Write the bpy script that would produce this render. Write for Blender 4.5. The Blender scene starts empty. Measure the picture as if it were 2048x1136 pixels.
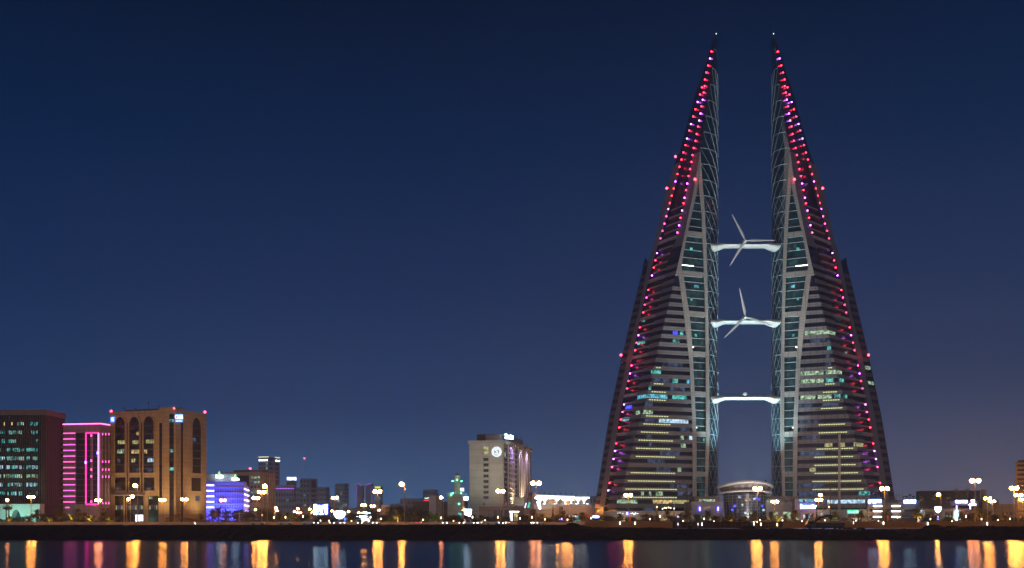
import bpy, math, random
from mathutils import Vector, Matrix

# ------------------------------------------------------------------ camera, sky, key light
scene = bpy.context.scene
col = scene.collection
EYE, HOR, FPX = 5.0, 1042.0, 2400.0       # eye height (m), horizon row, focal length in pixels of a 2048 px wide frame


def lin(r, g, b):
    f = lambda c: (c / 255) / 12.92 if c / 255 <= 0.04045 else ((c / 255 + 0.055) / 1.055) ** 2.4
    return (f(r), f(g), f(b))


cam_data = bpy.data.cameras.new('camera')
cam_data.sensor_width = 36.0
cam_data.lens = 36.0 * FPX / 2048
cam_data.shift_y = (HOR - 568) / 2048
cam_data.clip_start = 0.5
cam_data.clip_end = 20000
cam = bpy.data.objects.new('camera', cam_data)
cam.location = (0, 0, EYE)
cam.rotation_euler = (math.radians(90), 0, 0)
col.objects.link(cam)
scene.camera = cam

scene.view_settings.view_transform = 'Standard'
scene.view_settings.look = 'None'
scene.view_settings.exposure = 0
scene.view_settings.gamma = 1
scene.view_settings.use_curve_mapping = False
scene.cycles.max_bounces = 6
scene.cycles.diffuse_bounces = 2
scene.cycles.glossy_bounces = 3
scene.cycles.volume_bounces = 1
scene.cycles.transparent_max_bounces = 6
scene.cycles.sample_clamp_indirect = 3.0
scene.cycles.caustics_reflective = False
scene.cycles.caustics_refractive = False

world = bpy.data.worlds.new('World')
scene.world = world
world.use_nodes = True
wn, wl_ = world.node_tree.nodes, world.node_tree.links
for n in list(wn):
    wn.remove(n)
w_out = wn.new('ShaderNodeOutputWorld')
w_bg = wn.new('ShaderNodeBackground')
w_tc = wn.new('ShaderNodeTexCoord')
w_sep = wn.new('ShaderNodeSeparateXYZ')
wl_.new(w_tc.outputs['Generated'], w_sep.inputs[0])


def ramp(nodes, stops):
    r = nodes.new('ShaderNodeValToRGB')
    el = r.color_ramp.elements
    while len(el) > 1:
        el.remove(el[-1])
    el[0].position, el[0].color = stops[0][0], (*stops[0][1], 1)
    for p, c in stops[1:]:
        e = el.new(p)
        e.color = (*c, 1)
    return r


# the night sky over the city: paler and hazier near the horizon, warmer towards the right, navy overhead
SKY_L = [(0.0, lin(64, 112, 162)), (0.035, lin(54, 98, 148)), (0.09, lin(34, 67, 116)), (0.19, lin(18, 47, 91)),
         (0.30, lin(0, 33, 72)), (0.41, lin(0, 17, 43)), (1.0, lin(0, 9, 26))]
SKY_R = [(0.0, lin(116, 112, 130)), (0.05, lin(94, 98, 124)), (0.12, lin(55, 69, 104)), (0.2, lin(34, 53, 93)),
         (0.30, lin(8, 37, 74)), (0.41, lin(0, 23, 53)), (1.0, lin(0, 9, 26))]
rL, rR = ramp(wn, SKY_L), ramp(wn, SKY_R)
w_az = wn.new('ShaderNodeMapRange')
w_az.inputs[1].default_value, w_az.inputs[2].default_value = -0.1, 0.36
wl_.new(w_sep.outputs[0], w_az.inputs[0])
w_mix = wn.new('ShaderNodeMix')
w_mix.data_type = 'RGBA'
wl_.new(w_sep.outputs[2], rL.inputs[0])
wl_.new(w_sep.outputs[2], rR.inputs[0])
wl_.new(w_az.outputs[0], w_mix.inputs[0])
wl_.new(rL.outputs[0], w_mix.inputs[6])
wl_.new(rR.outputs[0], w_mix.inputs[7])
wl_.new(w_mix.outputs[2], w_bg.inputs[0])
w_bg.inputs[1].default_value = 1.0
wl_.new(w_bg.outputs[0], w_out.inputs[0])

# broad glow of the city behind the viewer
sun_data = bpy.data.lights.new('city_glow', 'SUN')
sun_data.energy = 0.38
sun_data.angle = math.radians(25)
sun_data.color = (1.0, 0.9, 0.8)
sun = bpy.data.objects.new('city_glow', sun_data)
sun.rotation_euler = Vector((0.12, 1, -0.30)).to_track_quat('-Z', 'Y').to_euler()
col.objects.link(sun)

# ------------------------------------------------------------------ helpers


def WX(px, Y):
    return (px - 1024) * Y / FPX


def WZ(py, Y):
    return EYE - (py - HOR) * Y / FPX


def P(px, py, Y):
    return Vector((WX(px, Y), Y, WZ(py, Y)))


GZ = 3.9       # level of the land behind the bank
wloc = {}      # world location of every object's origin


def tag(o, label=None, cat=None, group=None, kind=None):
    if label: o['label'] = label
    if cat: o['category'] = cat
    if group: o['group'] = group
    if kind: o['kind'] = kind
    return o


def thing(name, label, cat, loc=(0, 0, 0), group=None):
    o = bpy.data.objects.new(name, None)
    o.location = loc
    o.empty_display_size = 1
    col.objects.link(o)
    wloc[o] = Vector(loc)
    return tag(o, label, cat, group)


class MB:
    def __init__(s):
        s.v, s.f = [], []

    def add(s, vs, fs):
        b = len(s.v)
        s.v += [Vector(v) for v in vs]
        s.f += [tuple(i + b for i in f) for f in fs]

    def hexa(s, p):      # 8 corners: bottom 4 ring, top 4 ring
        s.add(p, [(0, 3, 2, 1), (4, 5, 6, 7), (0, 1, 5, 4), (1, 2, 6, 5), (2, 3, 7, 6), (3, 0, 4, 7)])

    def box(s, x0, x1, y0, y1, z0, z1):
        s.hexa([(x0, y0, z0), (x1, y0, z0), (x1, y1, z0), (x0, y1, z0), (x0, y0, z1), (x1, y0, z1), (x1, y1, z1), (x0, y1, z1)])

    def fbox(s, F, u0, u1, w0, w1, n0, n1):
        c = [(u0, n1, w0), (u1, n1, w0), (u1, n0, w0), (u0, n0, w0), (u0, n1, w1), (u1, n1, w1), (u1, n0, w1), (u0, n0, w1)]
        s.hexa([F.at(u, w, n) for u, n, w in c])

    def bar(s, a, b, r, n=4, r2=None):
        a, b = Vector(a), Vector(b)
        r2 = r if r2 is None else r2
        d = (b - a).normalized()
        t = Vector((0, 0, 1)) if abs(d.z) < 0.9 else Vector((1, 0, 0))
        e1 = d.cross(t).normalized()
        e2 = d.cross(e1)
        vs = [a + (e1 * math.cos(k * 2 * math.pi / n + .78) + e2 * math.sin(k * 2 * math.pi / n + .78)) * r for k in range(n)]
        vs += [b + (e1 * math.cos(k * 2 * math.pi / n + .78) + e2 * math.sin(k * 2 * math.pi / n + .78)) * r2 for k in range(n)]
        fs = [(k, (k + 1) % n, n + (k + 1) % n, n + k) for k in range(n)] + [tuple(range(n))[::-1], tuple(range(n, 2 * n))]
        s.add(vs, fs)

    def rings(s, rings, close=True):      # loft through closed rings of equal length
        n = len(rings[0])
        vs = [p for r in rings for p in r]
        fs = [(i * n + k, i * n + (k + 1) % n, (i + 1) * n + (k + 1) % n, (i + 1) * n + k) for i in range(len(rings) - 1) for k in range(n)]
        if close:
            fs += [tuple(range(n))[::-1], tuple(range((len(rings) - 1) * n, len(rings) * n))]
        s.add(vs, fs)

    def lathe(s, cx, cy, prof, n=24):
        s.rings([[(cx + r * math.cos(2 * math.pi * k / n), cy + r * math.sin(2 * math.pi * k / n), z) for k in range(n)] for r, z in prof])

    def ball(s, c, r, n=6, m=4, sz=1.0):
        c = Vector(c)
        rs = [[c + Vector((r * math.sin(math.pi * (i + .02) / (m + .04)) * math.cos(2 * math.pi * k / n), r * math.sin(math.pi * (i + .02) / (m + .04)) * math.sin(2 * math.pi * k / n), -r * sz * math.cos(math.pi * i / m))) for k in range(n)] for i in range(m + 1)]
        s.rings(rs)

    def build(s, name, mat, parent=None, origin=None):
        me = bpy.data.meshes.new(name)
        base = wloc[parent] if parent is not None else (Vector(origin) if origin is not None else Vector((0, 0, 0)))
        me.from_pydata([v - base for v in s.v], [], s.f)
        me.materials.append(mat)
        o = bpy.data.objects.new(name, me)
        if parent is None:
            o.location = base
        else:
            o.parent = parent
        col.objects.link(o)
        wloc[o] = base
        return o


class Frame:      # a facade: origin at its foot, u along it, n outwards (towards the viewer)
    def __init__(s, o, u, n):
        s.o, s.u, s.n = Vector(o), Vector(u).normalized(), Vector(n).normalized()

    def at(s, u, w, n=0.0):
        return s.o + s.u * u + Vector((0, 0, w)) + s.n * n

    def u_px(s, px):      # distance along the facade seen at column px
        k = (px - 1024) / FPX
        return (k * s.o.y - s.o.x) / (s.u.x - k * s.u.y)

    def w_py(s, py, u):
        return WZ(py, s.o.y + s.u.y * u) - s.o.z


cube_cache = {}


def ibox(name, mat, parent, F, u0, u1, w0, w1, n0, n1):
    """one small piece: a shared unit cube placed on a facade"""
    me = cube_cache.get(mat.name)
    if me is None:
        b = MB()
        b.box(0, 1, 0, 1, 0, 1)
        me = bpy.data.meshes.new('piece_' + mat.name)
        me.from_pydata(b.v, [], b.f)
        me.materials.append(mat)
        cube_cache[mat.name] = me
    o = bpy.data.objects.new(name, me)
    o.parent = parent
    nx = -F.n
    M = Matrix(((F.u.x, nx.x, 0, 0), (F.u.y, nx.y, 0, 0), (0, 0, 1, 0), (0, 0, 0, 1)))
    p = F.at(u0, w0, n1) - wloc[parent]
    o.matrix_basis = Matrix.Translation(p) @ M @ Matrix.Diagonal((u1 - u0, n1 - n0, w1 - w0, 1))
    col.objects.link(o)
    return o


def copy_tree(o, parent=None):
    c = o.copy()
    col.objects.link(c)
    if parent is not None:
        c.parent = parent
    for ch in list(o.children):
        copy_tree(ch, c)
    return c


# ------------------------------------------------------------------ materials
def mat(name, color, rough=0.7, metal=0.0, var=0.15, vscale=0.3, grid=None, spec=0.5, bump=0.0):
    m = bpy.data.materials.new(name)
    m.use_nodes = True
    nt = m.node_tree
    b = nt.nodes['Principled BSDF']
    b.inputs['Roughness'].default_value = rough
    b.inputs['Metallic'].default_value = metal
    b.inputs['Specular IOR Level'].default_value = spec
    geo = nt.nodes.new('ShaderNodeNewGeometry')
    nz = nt.nodes.new('ShaderNodeTexNoise')
    nz.inputs['Scale'].default_value = vscale
    nz.inputs['Detail'].default_value = 6
    nt.links.new(geo.outputs['Position'], nz.inputs['Vector'])
    mr = nt.nodes.new('ShaderNodeMapRange')
    mr.inputs[1].default_value, mr.inputs[2].default_value = 0.3, 0.7
    mr.inputs[3].default_value, mr.inputs[4].default_value = 1 - var, 1 + var
    nt.links.new(nz.outputs[0], mr.inputs[0])
    mul = nt.nodes.new('ShaderNodeVectorMath')
    mul.operation = 'SCALE'
    mul.inputs[0].default_value = color
    nt.links.new(mr.outputs[0], mul.inputs['Scale'])
    src = mul.outputs[0]
    if grid:      # cladding panels with dark joints, laid out along the wall and up it
        gw, gh, gj = grid
        sp = nt.nodes.new('ShaderNodeSeparateXYZ')
        cb = nt.nodes.new('ShaderNodeCombineXYZ')
        ad = nt.nodes.new('ShaderNodeMath')
        ad.operation = 'ADD'
        nt.links.new(geo.outputs['Position'], sp.inputs[0])
        nt.links.new(sp.outputs[0], ad.inputs[0])
        nt.links.new(sp.outputs[1], ad.inputs[1])
        nt.links.new(ad.outputs[0], cb.inputs[0])
        nt.links.new(sp.outputs[2], cb.inputs[1])
        br = nt.nodes.new('ShaderNodeTexBrick')
        br.offset = 0.0
        br.inputs['Scale'].default_value = 1.0
        br.inputs['Brick Width'].default_value = gw
        br.inputs['Row Height'].default_value = gh
        br.inputs['Mortar Size'].default_value = gj
        br.inputs['Mortar Smooth'].default_value = 0.0
        br.inputs['Color1'].default_value = (1, 1, 1, 1)
        br.inputs['Color2'].default_value = (.88, .88, .9, 1)
        br.inputs['Mortar'].default_value = (.3, .3, .32, 1)
        nt.links.new(cb.outputs[0], br.inputs['Vector'])
        m2 = nt.nodes.new('ShaderNodeVectorMath')
        m2.operation = 'MULTIPLY'
        nt.links.new(src, m2.inputs[0])
        nt.links.new(br.outputs[0], m2.inputs[1])
        src = m2.outputs[0]
    nt.links.new(src, b.inputs['Base Color'])
    if bump:
        bp = nt.nodes.new('ShaderNodeBump')
        bp.inputs['Strength'].default_value = bump
        nt.links.new(nz.outputs[0], bp.inputs['Height'])
        nt.links.new(bp.outputs[0], b.inputs['Normal'])
    return m


def glow(name, color, strength, sample=True, var=0.0, vscale=0.6):
    m = bpy.data.materials.new(name)
    m.use_nodes = True
    nt = m.node_tree
    b = nt.nodes['Principled BSDF']
    b.inputs['Base Color'].default_value = (0.02, 0.02, 0.02, 1)
    b.inputs['Emission Color'].default_value = (*color, 1)
    b.inputs['Emission Strength'].default_value = strength
    if var:      # blinds, desks and people behind the panes: uneven from pane to pane
        geo = nt.nodes.new('ShaderNodeNewGeometry')
        nz = nt.nodes.new('ShaderNodeTexNoise')
        nz.inputs['Scale'].default_value = vscale
        nz.inputs['Detail'].default_value = 3
        nt.links.new(geo.outputs['Position'], nz.inputs['Vector'])
        mr = nt.nodes.new('ShaderNodeMapRange')
        mr.inputs[1].default_value, mr.inputs[2].default_value = 0.38, 0.66
        mr.inputs[3].default_value, mr.inputs[4].default_value = strength * (1 - var), strength * (1 + var)
        nt.links.new(nz.outputs[0], mr.inputs[0])
        nt.links.new(mr.outputs[0], b.inputs['Emission Strength'])
    if not sample:
        m.cycles.emission_sampling = 'NONE'
    return m


M = {}
M['clad'] = mat('cladding', (0.26, 0.245, 0.255), 0.45, var=.08, vscale=.05, grid=(1.5, 1.0, .07))
M['frame'] = mat('frame_panel', (0.46, 0.44, 0.41), 0.5, var=.08, vscale=.08, grid=(2.0, 1.5, .04))
M['finpanel'] = mat('fin_panel', (0.14, 0.105, 0.11), 0.5, var=.1, vscale=.1, grid=(1.5, 1.0, .07))
M['glass'] = mat('tower_glass', (0.016, 0.022, 0.05), 0.26, var=.3, vscale=.12, spec=.6)
M['tealglass'] = mat('teal_glass', (0.014, 0.06, 0.07), 0.25, var=.7, vscale=.35, spec=.6)
M['steel'] = mat('white_steel', (0.8, 0.83, 0.85), 0.35, var=.05)
M['darkmetal'] = mat('dark_metal', (0.03, 0.03, 0.035), 0.5)
M['pole'] = mat('galvanised_pole', (0.3, 0.28, 0.25), 0.5, .3)
M['blade'] = mat('blade_white', (0.72, 0.72, 0.70), 0.4, var=.03)
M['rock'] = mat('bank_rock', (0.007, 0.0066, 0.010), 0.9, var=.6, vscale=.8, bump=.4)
M['ground'] = mat('ground', (0.20, 0.17, 0.13), 0.9, var=.4, vscale=.1)
M['asphalt'] = mat('asphalt', (0.05, 0.05, 0.05), 0.8, var=.2)
M['concrete'] = mat('concrete', (0.33, 0.30, 0.26), 0.8, var=.2, vscale=.4)
M['sand'] = mat('sandstone_wall', (0.45, 0.32, 0.17), 0.8, var=.12, vscale=.2, grid=(1.8, 1.8, .04))
M['brown'] = mat('brown_wall', (0.055, 0.045, 0.042), 0.8, var=.15, grid=(2.4, 3.4, .05))
M['darkglass'] = mat('dark_glass', (0.018, 0.015, 0.016), 0.2, var=.4, vscale=.5)
M['fins'] = mat('grey_fin', (0.12, 0.125, 0.13), 0.5)
M['mauve'] = mat('mauve_wall', (0.32, 0.22, 0.27), 0.7, var=.1, grid=(1.8, 2.3, .05))
M['navyglass'] = mat('navy_glass', (0.02, 0.02, 0.045), 0.25, var=.3)
M['hotel'] = mat('hotel_wall', (0.46, 0.45, 0.39), 0.8, var=.08, grid=(60, 3.1, .04))
M['white'] = mat('white_paint', (0.75, 0.75, 0.73), 0.5, var=.05)
M['grey'] = mat('grey_wall', (0.27, 0.26, 0.27), 0.8, var=.12, vscale=.1)
M['hazetint'] = mat('haze_tinted_wall', (0.24, 0.33, 0.48), 0.8, var=.12, vscale=.1)  # pale blue of the distance haze is put into this wall colour
M['taupe'] = mat('taupe_wall', (0.22, 0.175, 0.16), 0.8, var=.1, grid=(3, 1.6, .04))
M['darkroof'] = mat('dark_roof', (0.05, 0.045, 0.05), 0.8)
M['trunk'] = mat('palm_trunk', (0.13, 0.09, 0.055), 0.9, var=.4, vscale=3)
M['frond'] = mat('palm_frond', (0.15, 0.14, 0.045), 0.6, var=.4, vscale=1.2)
M['leafd'] = mat('shrub_leaf', (0.05, 0.06, 0.025), 0.7, var=.5, vscale=1)
M['hoard'] = mat('hoarding_sheet', (0.17, 0.10, 0.05), 0.6, var=.2, vscale=.5)
M['hoardd'] = mat('hoarding_sheet_dark', (0.085, 0.055, 0.045), 0.6, var=.2, vscale=.5)
M['carpaint'] = mat('car_paint_white', (0.5, 0.5, 0.5), 0.3)
M['cardark'] = mat('car_paint_dark', (0.05, 0.05, 0.06), 0.3)
M['black'] = mat('black_rubber', (0.01, 0.01, 0.01), 0.8)
M['redpaint'] = mat('red_paint', (0.5, 0.05, 0.03), 0.5)

M['led_r'] = glow('led_red', (1, 0.02, 0.06), 22)
M['led_m'] = glow('led_magenta', (1, 0.04, 0.26), 22)
M['led_p'] = glow('led_violet', (0.68, 0.12, 1.0), 20)
M['beacon'] = glow('beacon_red', (1, 0.03, 0.06), 22)
M['tipw'] = glow('tip_white', (0.8, 1, 0.95), 2.5)
M['sodium'] = glow('sodium_lamp', (1, 0.34, 0.055), 340)
M['sodium2'] = glow('sodium_lamp_far', (1, 0.35, 0.06), 420)
M['dim'] = glow('sodium_lamp_dim', (1, 0.32, 0.12), 110)
M['metal_halide'] = glow('halide_lamp', (0.9, 1, 0.92), 130)
M['headlight'] = glow('headlight', (0.95, 1, 0.95), 26)
M['taillight'] = glow('taillight', (1, 0.02, 0.02), 6)
M['strip'] = glow('strip_light', (0.85, 0.92, 0.42), 1.15, sample=False)
M['w_green'] = glow('lit_pale_green', (0.42, 0.62, 0.40), 0.85, False, .8, .9)
M['w_cyan'] = glow('lit_cyan', (0.13, 0.58, 0.78), 0.9, False, .7, .7)
M['w_white'] = glow('lit_cool_white', (0.55, 0.8, 1.0), 1.0, False, .6, .7)
M['w_teal'] = glow('lit_teal', (0.10, 0.62, 0.55), 0.75, False, .9, .8)
M['w_warm'] = glow('lit_warm', (0.85, 0.62, 0.25), 0.8, False, .8, .9)
M['w_yell'] = glow('lit_yellow', (0.75, 0.72, 0.3), 0.6, False, .5, .9)
M['w_dim'] = glow('lit_dim_blue', (0.05, 0.09, 0.19), 0.55, False, .9, .5)
M['w_tdim'] = glow('lit_dim_teal', (0.01, 0.14, 0.15), 0.3, False, .95, .5)
M['w_blue'] = glow('lit_blue', (0.05, 0.07, 1.0), 1.6, False, .6, 1.2)
M['neon'] = glow('neon_pink', (1, 0.02, 0.22), 5)
M['neon_core'] = glow('neon_pink_bright', (1, 0.10, 0.38), 7.5)
M['neon_lav'] = glow('neon_orchid', (1, 0.10, 0.55), 3)
M['violetled'] = glow('violet_led', (0.45, 0.13, 0.85), 1.3)
M['bluewhite'] = glow('blue_white_tube', (0.26, 0.24, 1.0), 14, sample=False)
M['bluetube'] = glow('blue_tube', (0.10, 0.08, 1.0), 24)
M['bluesign'] = glow('blue_sign', (0.03, 0.20, 0.95), 3)
M['signwhite'] = glow('sign_white', (0.55, 0.82, 1.0), 26)
M['signwhite2'] = glow('sign_white_soft', (0.85, 0.9, 1.0), 2.5)
M['screenblue'] = glow('screen_blue', (0.03, 0.06, 0.9), 3)
M['signgreen'] = glow('sign_green', (0.0, 0.45, 0.20), 2.5)
M['signgreen2'] = glow('sign_pale_green', (0.45, 1.0, 0.75), 2.2)
M['signred'] = glow('sign_red', (1.0, 0.02, 0.02), 2.6)
M['signyel'] = glow('sign_yellow', (0.75, 0.8, 0.05), 1.6)
M['minaret'] = glow('minaret_lamp', (0.10, 1.0, 0.45), 14)
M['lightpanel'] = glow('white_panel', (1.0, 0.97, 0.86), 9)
M['crown'] = glow('roof_crown', (1.0, 0.82, 0.45), 1.4)
M['dots'] = glow('shop_dots', (1.0, 0.75, 0.4), 9)


def text(s, mat_, parent, F, u, w, n, size, name='lettering', depth=.08, squash=1.0):
    """lettering standing on a facade, u and w being its centre"""
    cu = bpy.data.curves.new(name, 'FONT')
    cu.body = s
    cu.align_x, cu.align_y = 'CENTER', 'CENTER'
    cu.size = size
    cu.extrude = depth
    cu.offset = size * .018
    cu.resolution_u = 2
    tmp = bpy.data.objects.new('tmp', cu)
    me = bpy.data.meshes.new_from_object(tmp)
    bpy.data.objects.remove(tmp)
    me.materials.clear()
    me.materials.append(mat_)
    o = bpy.data.objects.new(name, me)
    o.parent = parent
    sg = squash if F.u.x > 0 else -squash
    Mx = Matrix(((F.u.x * sg, 0, F.n.x, 0), (F.u.y * sg, 0, F.n.y, 0), (0, 1, 0, 0), (0, 0, 0, 1)))
    o.matrix_basis = Matrix.Translation(F.at(u, w, n) - wloc[parent]) @ Mx
    col.objects.link(o)
    return o


def building(name, label, x0, xc, x1, top, Y, ang=12, group=None, wall='grey', z0=None, cat='building', depth=None):
    """box seen at its near corner column xc; returns thing, left facade, right facade, height, depth vectors"""
    z0 = GZ - .3 if z0 is None else z0
    C = Vector((WX(xc, Y), Y, z0))
    a = math.radians(ang)
    uL, uR = Vector((-math.cos(a), math.sin(a), 0)), Vector((math.sin(a), math.cos(a), 0))
    FL = Frame(C, uL, Vector((-math.sin(a), -math.cos(a), 0)))
    FR = Frame(C, uR, Vector((math.cos(a), -math.sin(a), 0)))
    L = FL.u_px(x0)
    R = FR.u_px(x1) if x1 is not None else depth
    if R < 0 or R > 120:
        R = depth or 18
    H = WZ(top, Y) - z0
    root = thing(name, label, cat, C, group)
    b = MB()
    A, B2, D = C + uL * L, C + uL * L + uR * R, C + uR * R
    hv = Vector((0, 0, H))
    b.hexa([C, D, B2, A, C + hv, D + hv, B2 + hv, A + hv])
    b.build('wall', M[wall], root)
    return root, FL, FR, L, R, H


def fr(F, xa, xb, ya, yb):
    """facade rectangle seen between columns xa, xb and rows ya, yb -> u0, u1, w0, w1"""
    ua, ub = F.u_px(xa), F.u_px(xb)
    um = (ua + ub) / 2
    return min(ua, ub), max(ua, ub), F.w_py(max(ya, yb), um), F.w_py(min(ya, yb), um)


def front(px, Y, z=0.0, yaw=0.0):
    """an upright plane facing the viewer, origin on the ground at column px"""
    a = math.radians(yaw)
    return Frame((WX(px, Y), Y, z), (math.cos(a), math.sin(a), 0), (math.sin(a), -math.cos(a), 0))
M['violetpane'] = glow('violet_pane', (0.25, 0.1, 0.5), 0.5, False, .3, 1)
M['mauvepane'] = mat('brown_curtain', (0.10, 0.07, 0.06), 0.4)
M['emblem'] = glow('emblem_white', (0.85, 0.95, 1.0), 1.5)
M['innerglass'] = mat('inner_glass', (0.008, 0.036, 0.052), 0.2, var=.35, vscale=.15)
M['blockwall'] = mat('pale_block_wall', (0.34, 0.35, 0.40), 0.6, var=.08)
M['latticesteel'] = mat('lattice_steel', (0.34, 0.44, 0.50), 0.4, var=.1)

# ------------------------------------------------------------------ water, bank, land
wm = bpy.data.materials.new('sea_water')
wm.use_nodes = True
nt = wm.node_tree
pb = nt.nodes['Principled BSDF']
pb.inputs['Base Color'].default_value = (0.006, 0.009, 0.016, 1)
pb.inputs['Roughness'].default_value = 0.2
pb.inputs['Anisotropic'].default_value = 0.8
tg = nt.nodes.new('ShaderNodeCombineXYZ')
tg.inputs[1].default_value = 1
nt.links.new(tg.outputs[0], pb.inputs['Tangent'])
pb.inputs['IOR'].default_value = 1.33
pb.inputs['Specular IOR Level'].default_value = 0.8
tc = nt.nodes.new('ShaderNodeNewGeometry')
mp = nt.nodes.new('ShaderNodeMapping')
mp.inputs['Scale'].default_value = (0.5, 1.1, 1)
nz = nt.nodes.new('ShaderNodeTexNoise')
nz.inputs['Scale'].default_value = 1.0
nz.inputs['Detail'].default_value = 3
bp = nt.nodes.new('ShaderNodeBump')
bp.inputs['Strength'].default_value = 0.16
bp.inputs['Distance'].default_value = 0.06
nt.links.new(tc.outputs['Position'], mp.inputs[0])
nt.links.new(mp.outputs[0], nz.inputs['Vector'])
nt.links.new(nz.outputs[0], bp.inputs['Height'])
nt.links.new(bp.outputs[0], pb.inputs['Normal'])
b = MB()
b.add([(-1500, -300, 0), (1500, -300, 0), (1500, 330, 0), (-1500, 330, 0)], [(0, 1, 2, 3)])
tag(b.build('water', wm), kind='structure')

rnd = random.Random(5)


def crest(px):      # level of the bank's crest along the shore
    pts = [(-900, 3.95), (0, 3.85), (300, 3.88), (560, 3.95), (700, 4.0), (940, 4.05), (1000, 4.0), (1155, 3.95), (1180, 3.3), (1330, 3.15),
           (1345, 2.95), (1500, 2.9), (1520, 3.0), (1700, 2.75), (1840, 2.85), (1880, 3.05), (1920, 3.1), (1930, 3.55), (2048, 3.5), (3000, 3.5)]
    for (a, za), (c, zc) in zip(pts, pts[1:]):
        if px <= c:
            return za + (zc - za) * max(0, px - a) / (c - a)
    return 3.5


# the bank: a rough slope of tipped rock from the water up to its crest, then level ground
b = MB()
NX, prof = 520, [(315.2, -.4), (316.2, .05), (317.5, .25), (319, .42), (320.5, .6), (322, .8), (323.5, .95), (324.6, 1.0), (326, 1.0), (333, .985), (337, .97)]
for i in range(NX + 1):
    X = -330 + 660 * i / NX
    px = 1024 + X * FPX / 325
    c = crest(px)
    for j, (y, t) in enumerate(prof):
        k = .0 if j in (0, 9, 10) else (.32 if j < 7 else .12)
        b.v.append(Vector((X + rnd.uniform(-.3, .3) * (j < 8), y + rnd.uniform(-.4, .4) * (j > 0), c * t + rnd.uniform(-k, k) * (1 if j < 7 else .8) if t > 0 else -.4)))
n = len(prof)
for i in range(NX):
    for j in range(n - 1):
        b.f.append((i * n + j, (i + 1) * n + j, (i + 1) * n + j + 1, i * n + j + 1))
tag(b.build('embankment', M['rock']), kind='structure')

# boulders lying proud of the slope
proto = []
for k in range(4):
    bb = MB()
    rr = random.Random(40 + k)
    bb.ball((0, 0, 0), 1, 7, 5, .7)
    for v in bb.v:
        v *= rr.uniform(.75, 1.2)
    me = bpy.data.meshes.new('boulder')
    me.from_pydata(bb.v, [], bb.f)
    me.materials.append(M['rock'])
    proto.append(me)
bank = [o for o in col.objects if o.name == 'embankment'][0]
for k in range(260):
    px = rnd.uniform(-20, 2068)
    t = rnd.random()
    y = 316.8 + 7.2 * t
    o = bpy.data.objects.new('boulder', proto[k % 4])
    o.parent = bank
    r = rnd.uniform(.25, .75)
    o.location = (WX(px, y), y, crest(px) * (.08 + .88 * t))
    o.scale = (r * rnd.uniform(1, 1.5), r, r * .8)
    o.rotation_euler = (rnd.uniform(-.4, .4), rnd.uniform(-.4, .4), rnd.uniform(0, 6))
    col.objects.link(o)

b = MB()
b.add([(-3000, 336.5, 3.0), (3000, 336.5, 3.0), (3000, 344, 3.0), (-3000, 344, 3.0)], [(0, 1, 2, 3)])
tag(b.build('shore_path', M['ground']), kind='structure')
b = MB()
b.add([(-3000, 343.5, 3.0), (3000, 343.5, 3.0), (3000, 344, GZ - .1), (-3000, 344, GZ - .1), (3000, 1950, GZ - .1), (-3000, 1950, GZ - .1)], [(0, 1, 2, 3), (3, 2, 4, 5)])
tag(b.build('ground', M['ground']), kind='structure')
b = MB()
b.add([(-900, 362, GZ - .09), (900, 362, GZ - .09), (900, 378, GZ - .09), (-900, 378, GZ - .09)], [(0, 1, 2, 3)])
tag(b.build('road', M['asphalt']), kind='structure')
b = MB()
for k in range(-60, 60):
    b.add([(k * 9, 369.9, GZ - .085), (k * 9 + 4, 369.9, GZ - .085), (k * 9 + 4, 370.1, GZ - .085), (k * 9, 370.1, GZ - .085)], [(0, 1, 2, 3)])
tag(b.build('road_marking', M['white']), kind='structure')
for y0 in (361.4, 378):
    b = MB()
    b.box(-900, 900, y0, y0 + .6, GZ - .1, GZ + .03)
    tag(b.build('kerb', M['concrete']), kind='structure')

# ------------------------------------------------------------------ the twin towers


def ipl(tab, y):
    if y <= tab[0][0]: return tab[0][1]
    for (a, xa), (c, xc) in zip(tab, tab[1:]):
        if y <= c:
            return xa + (xc - xa) * (y - a) / (c - a)
    return tab[-1][1]


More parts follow.
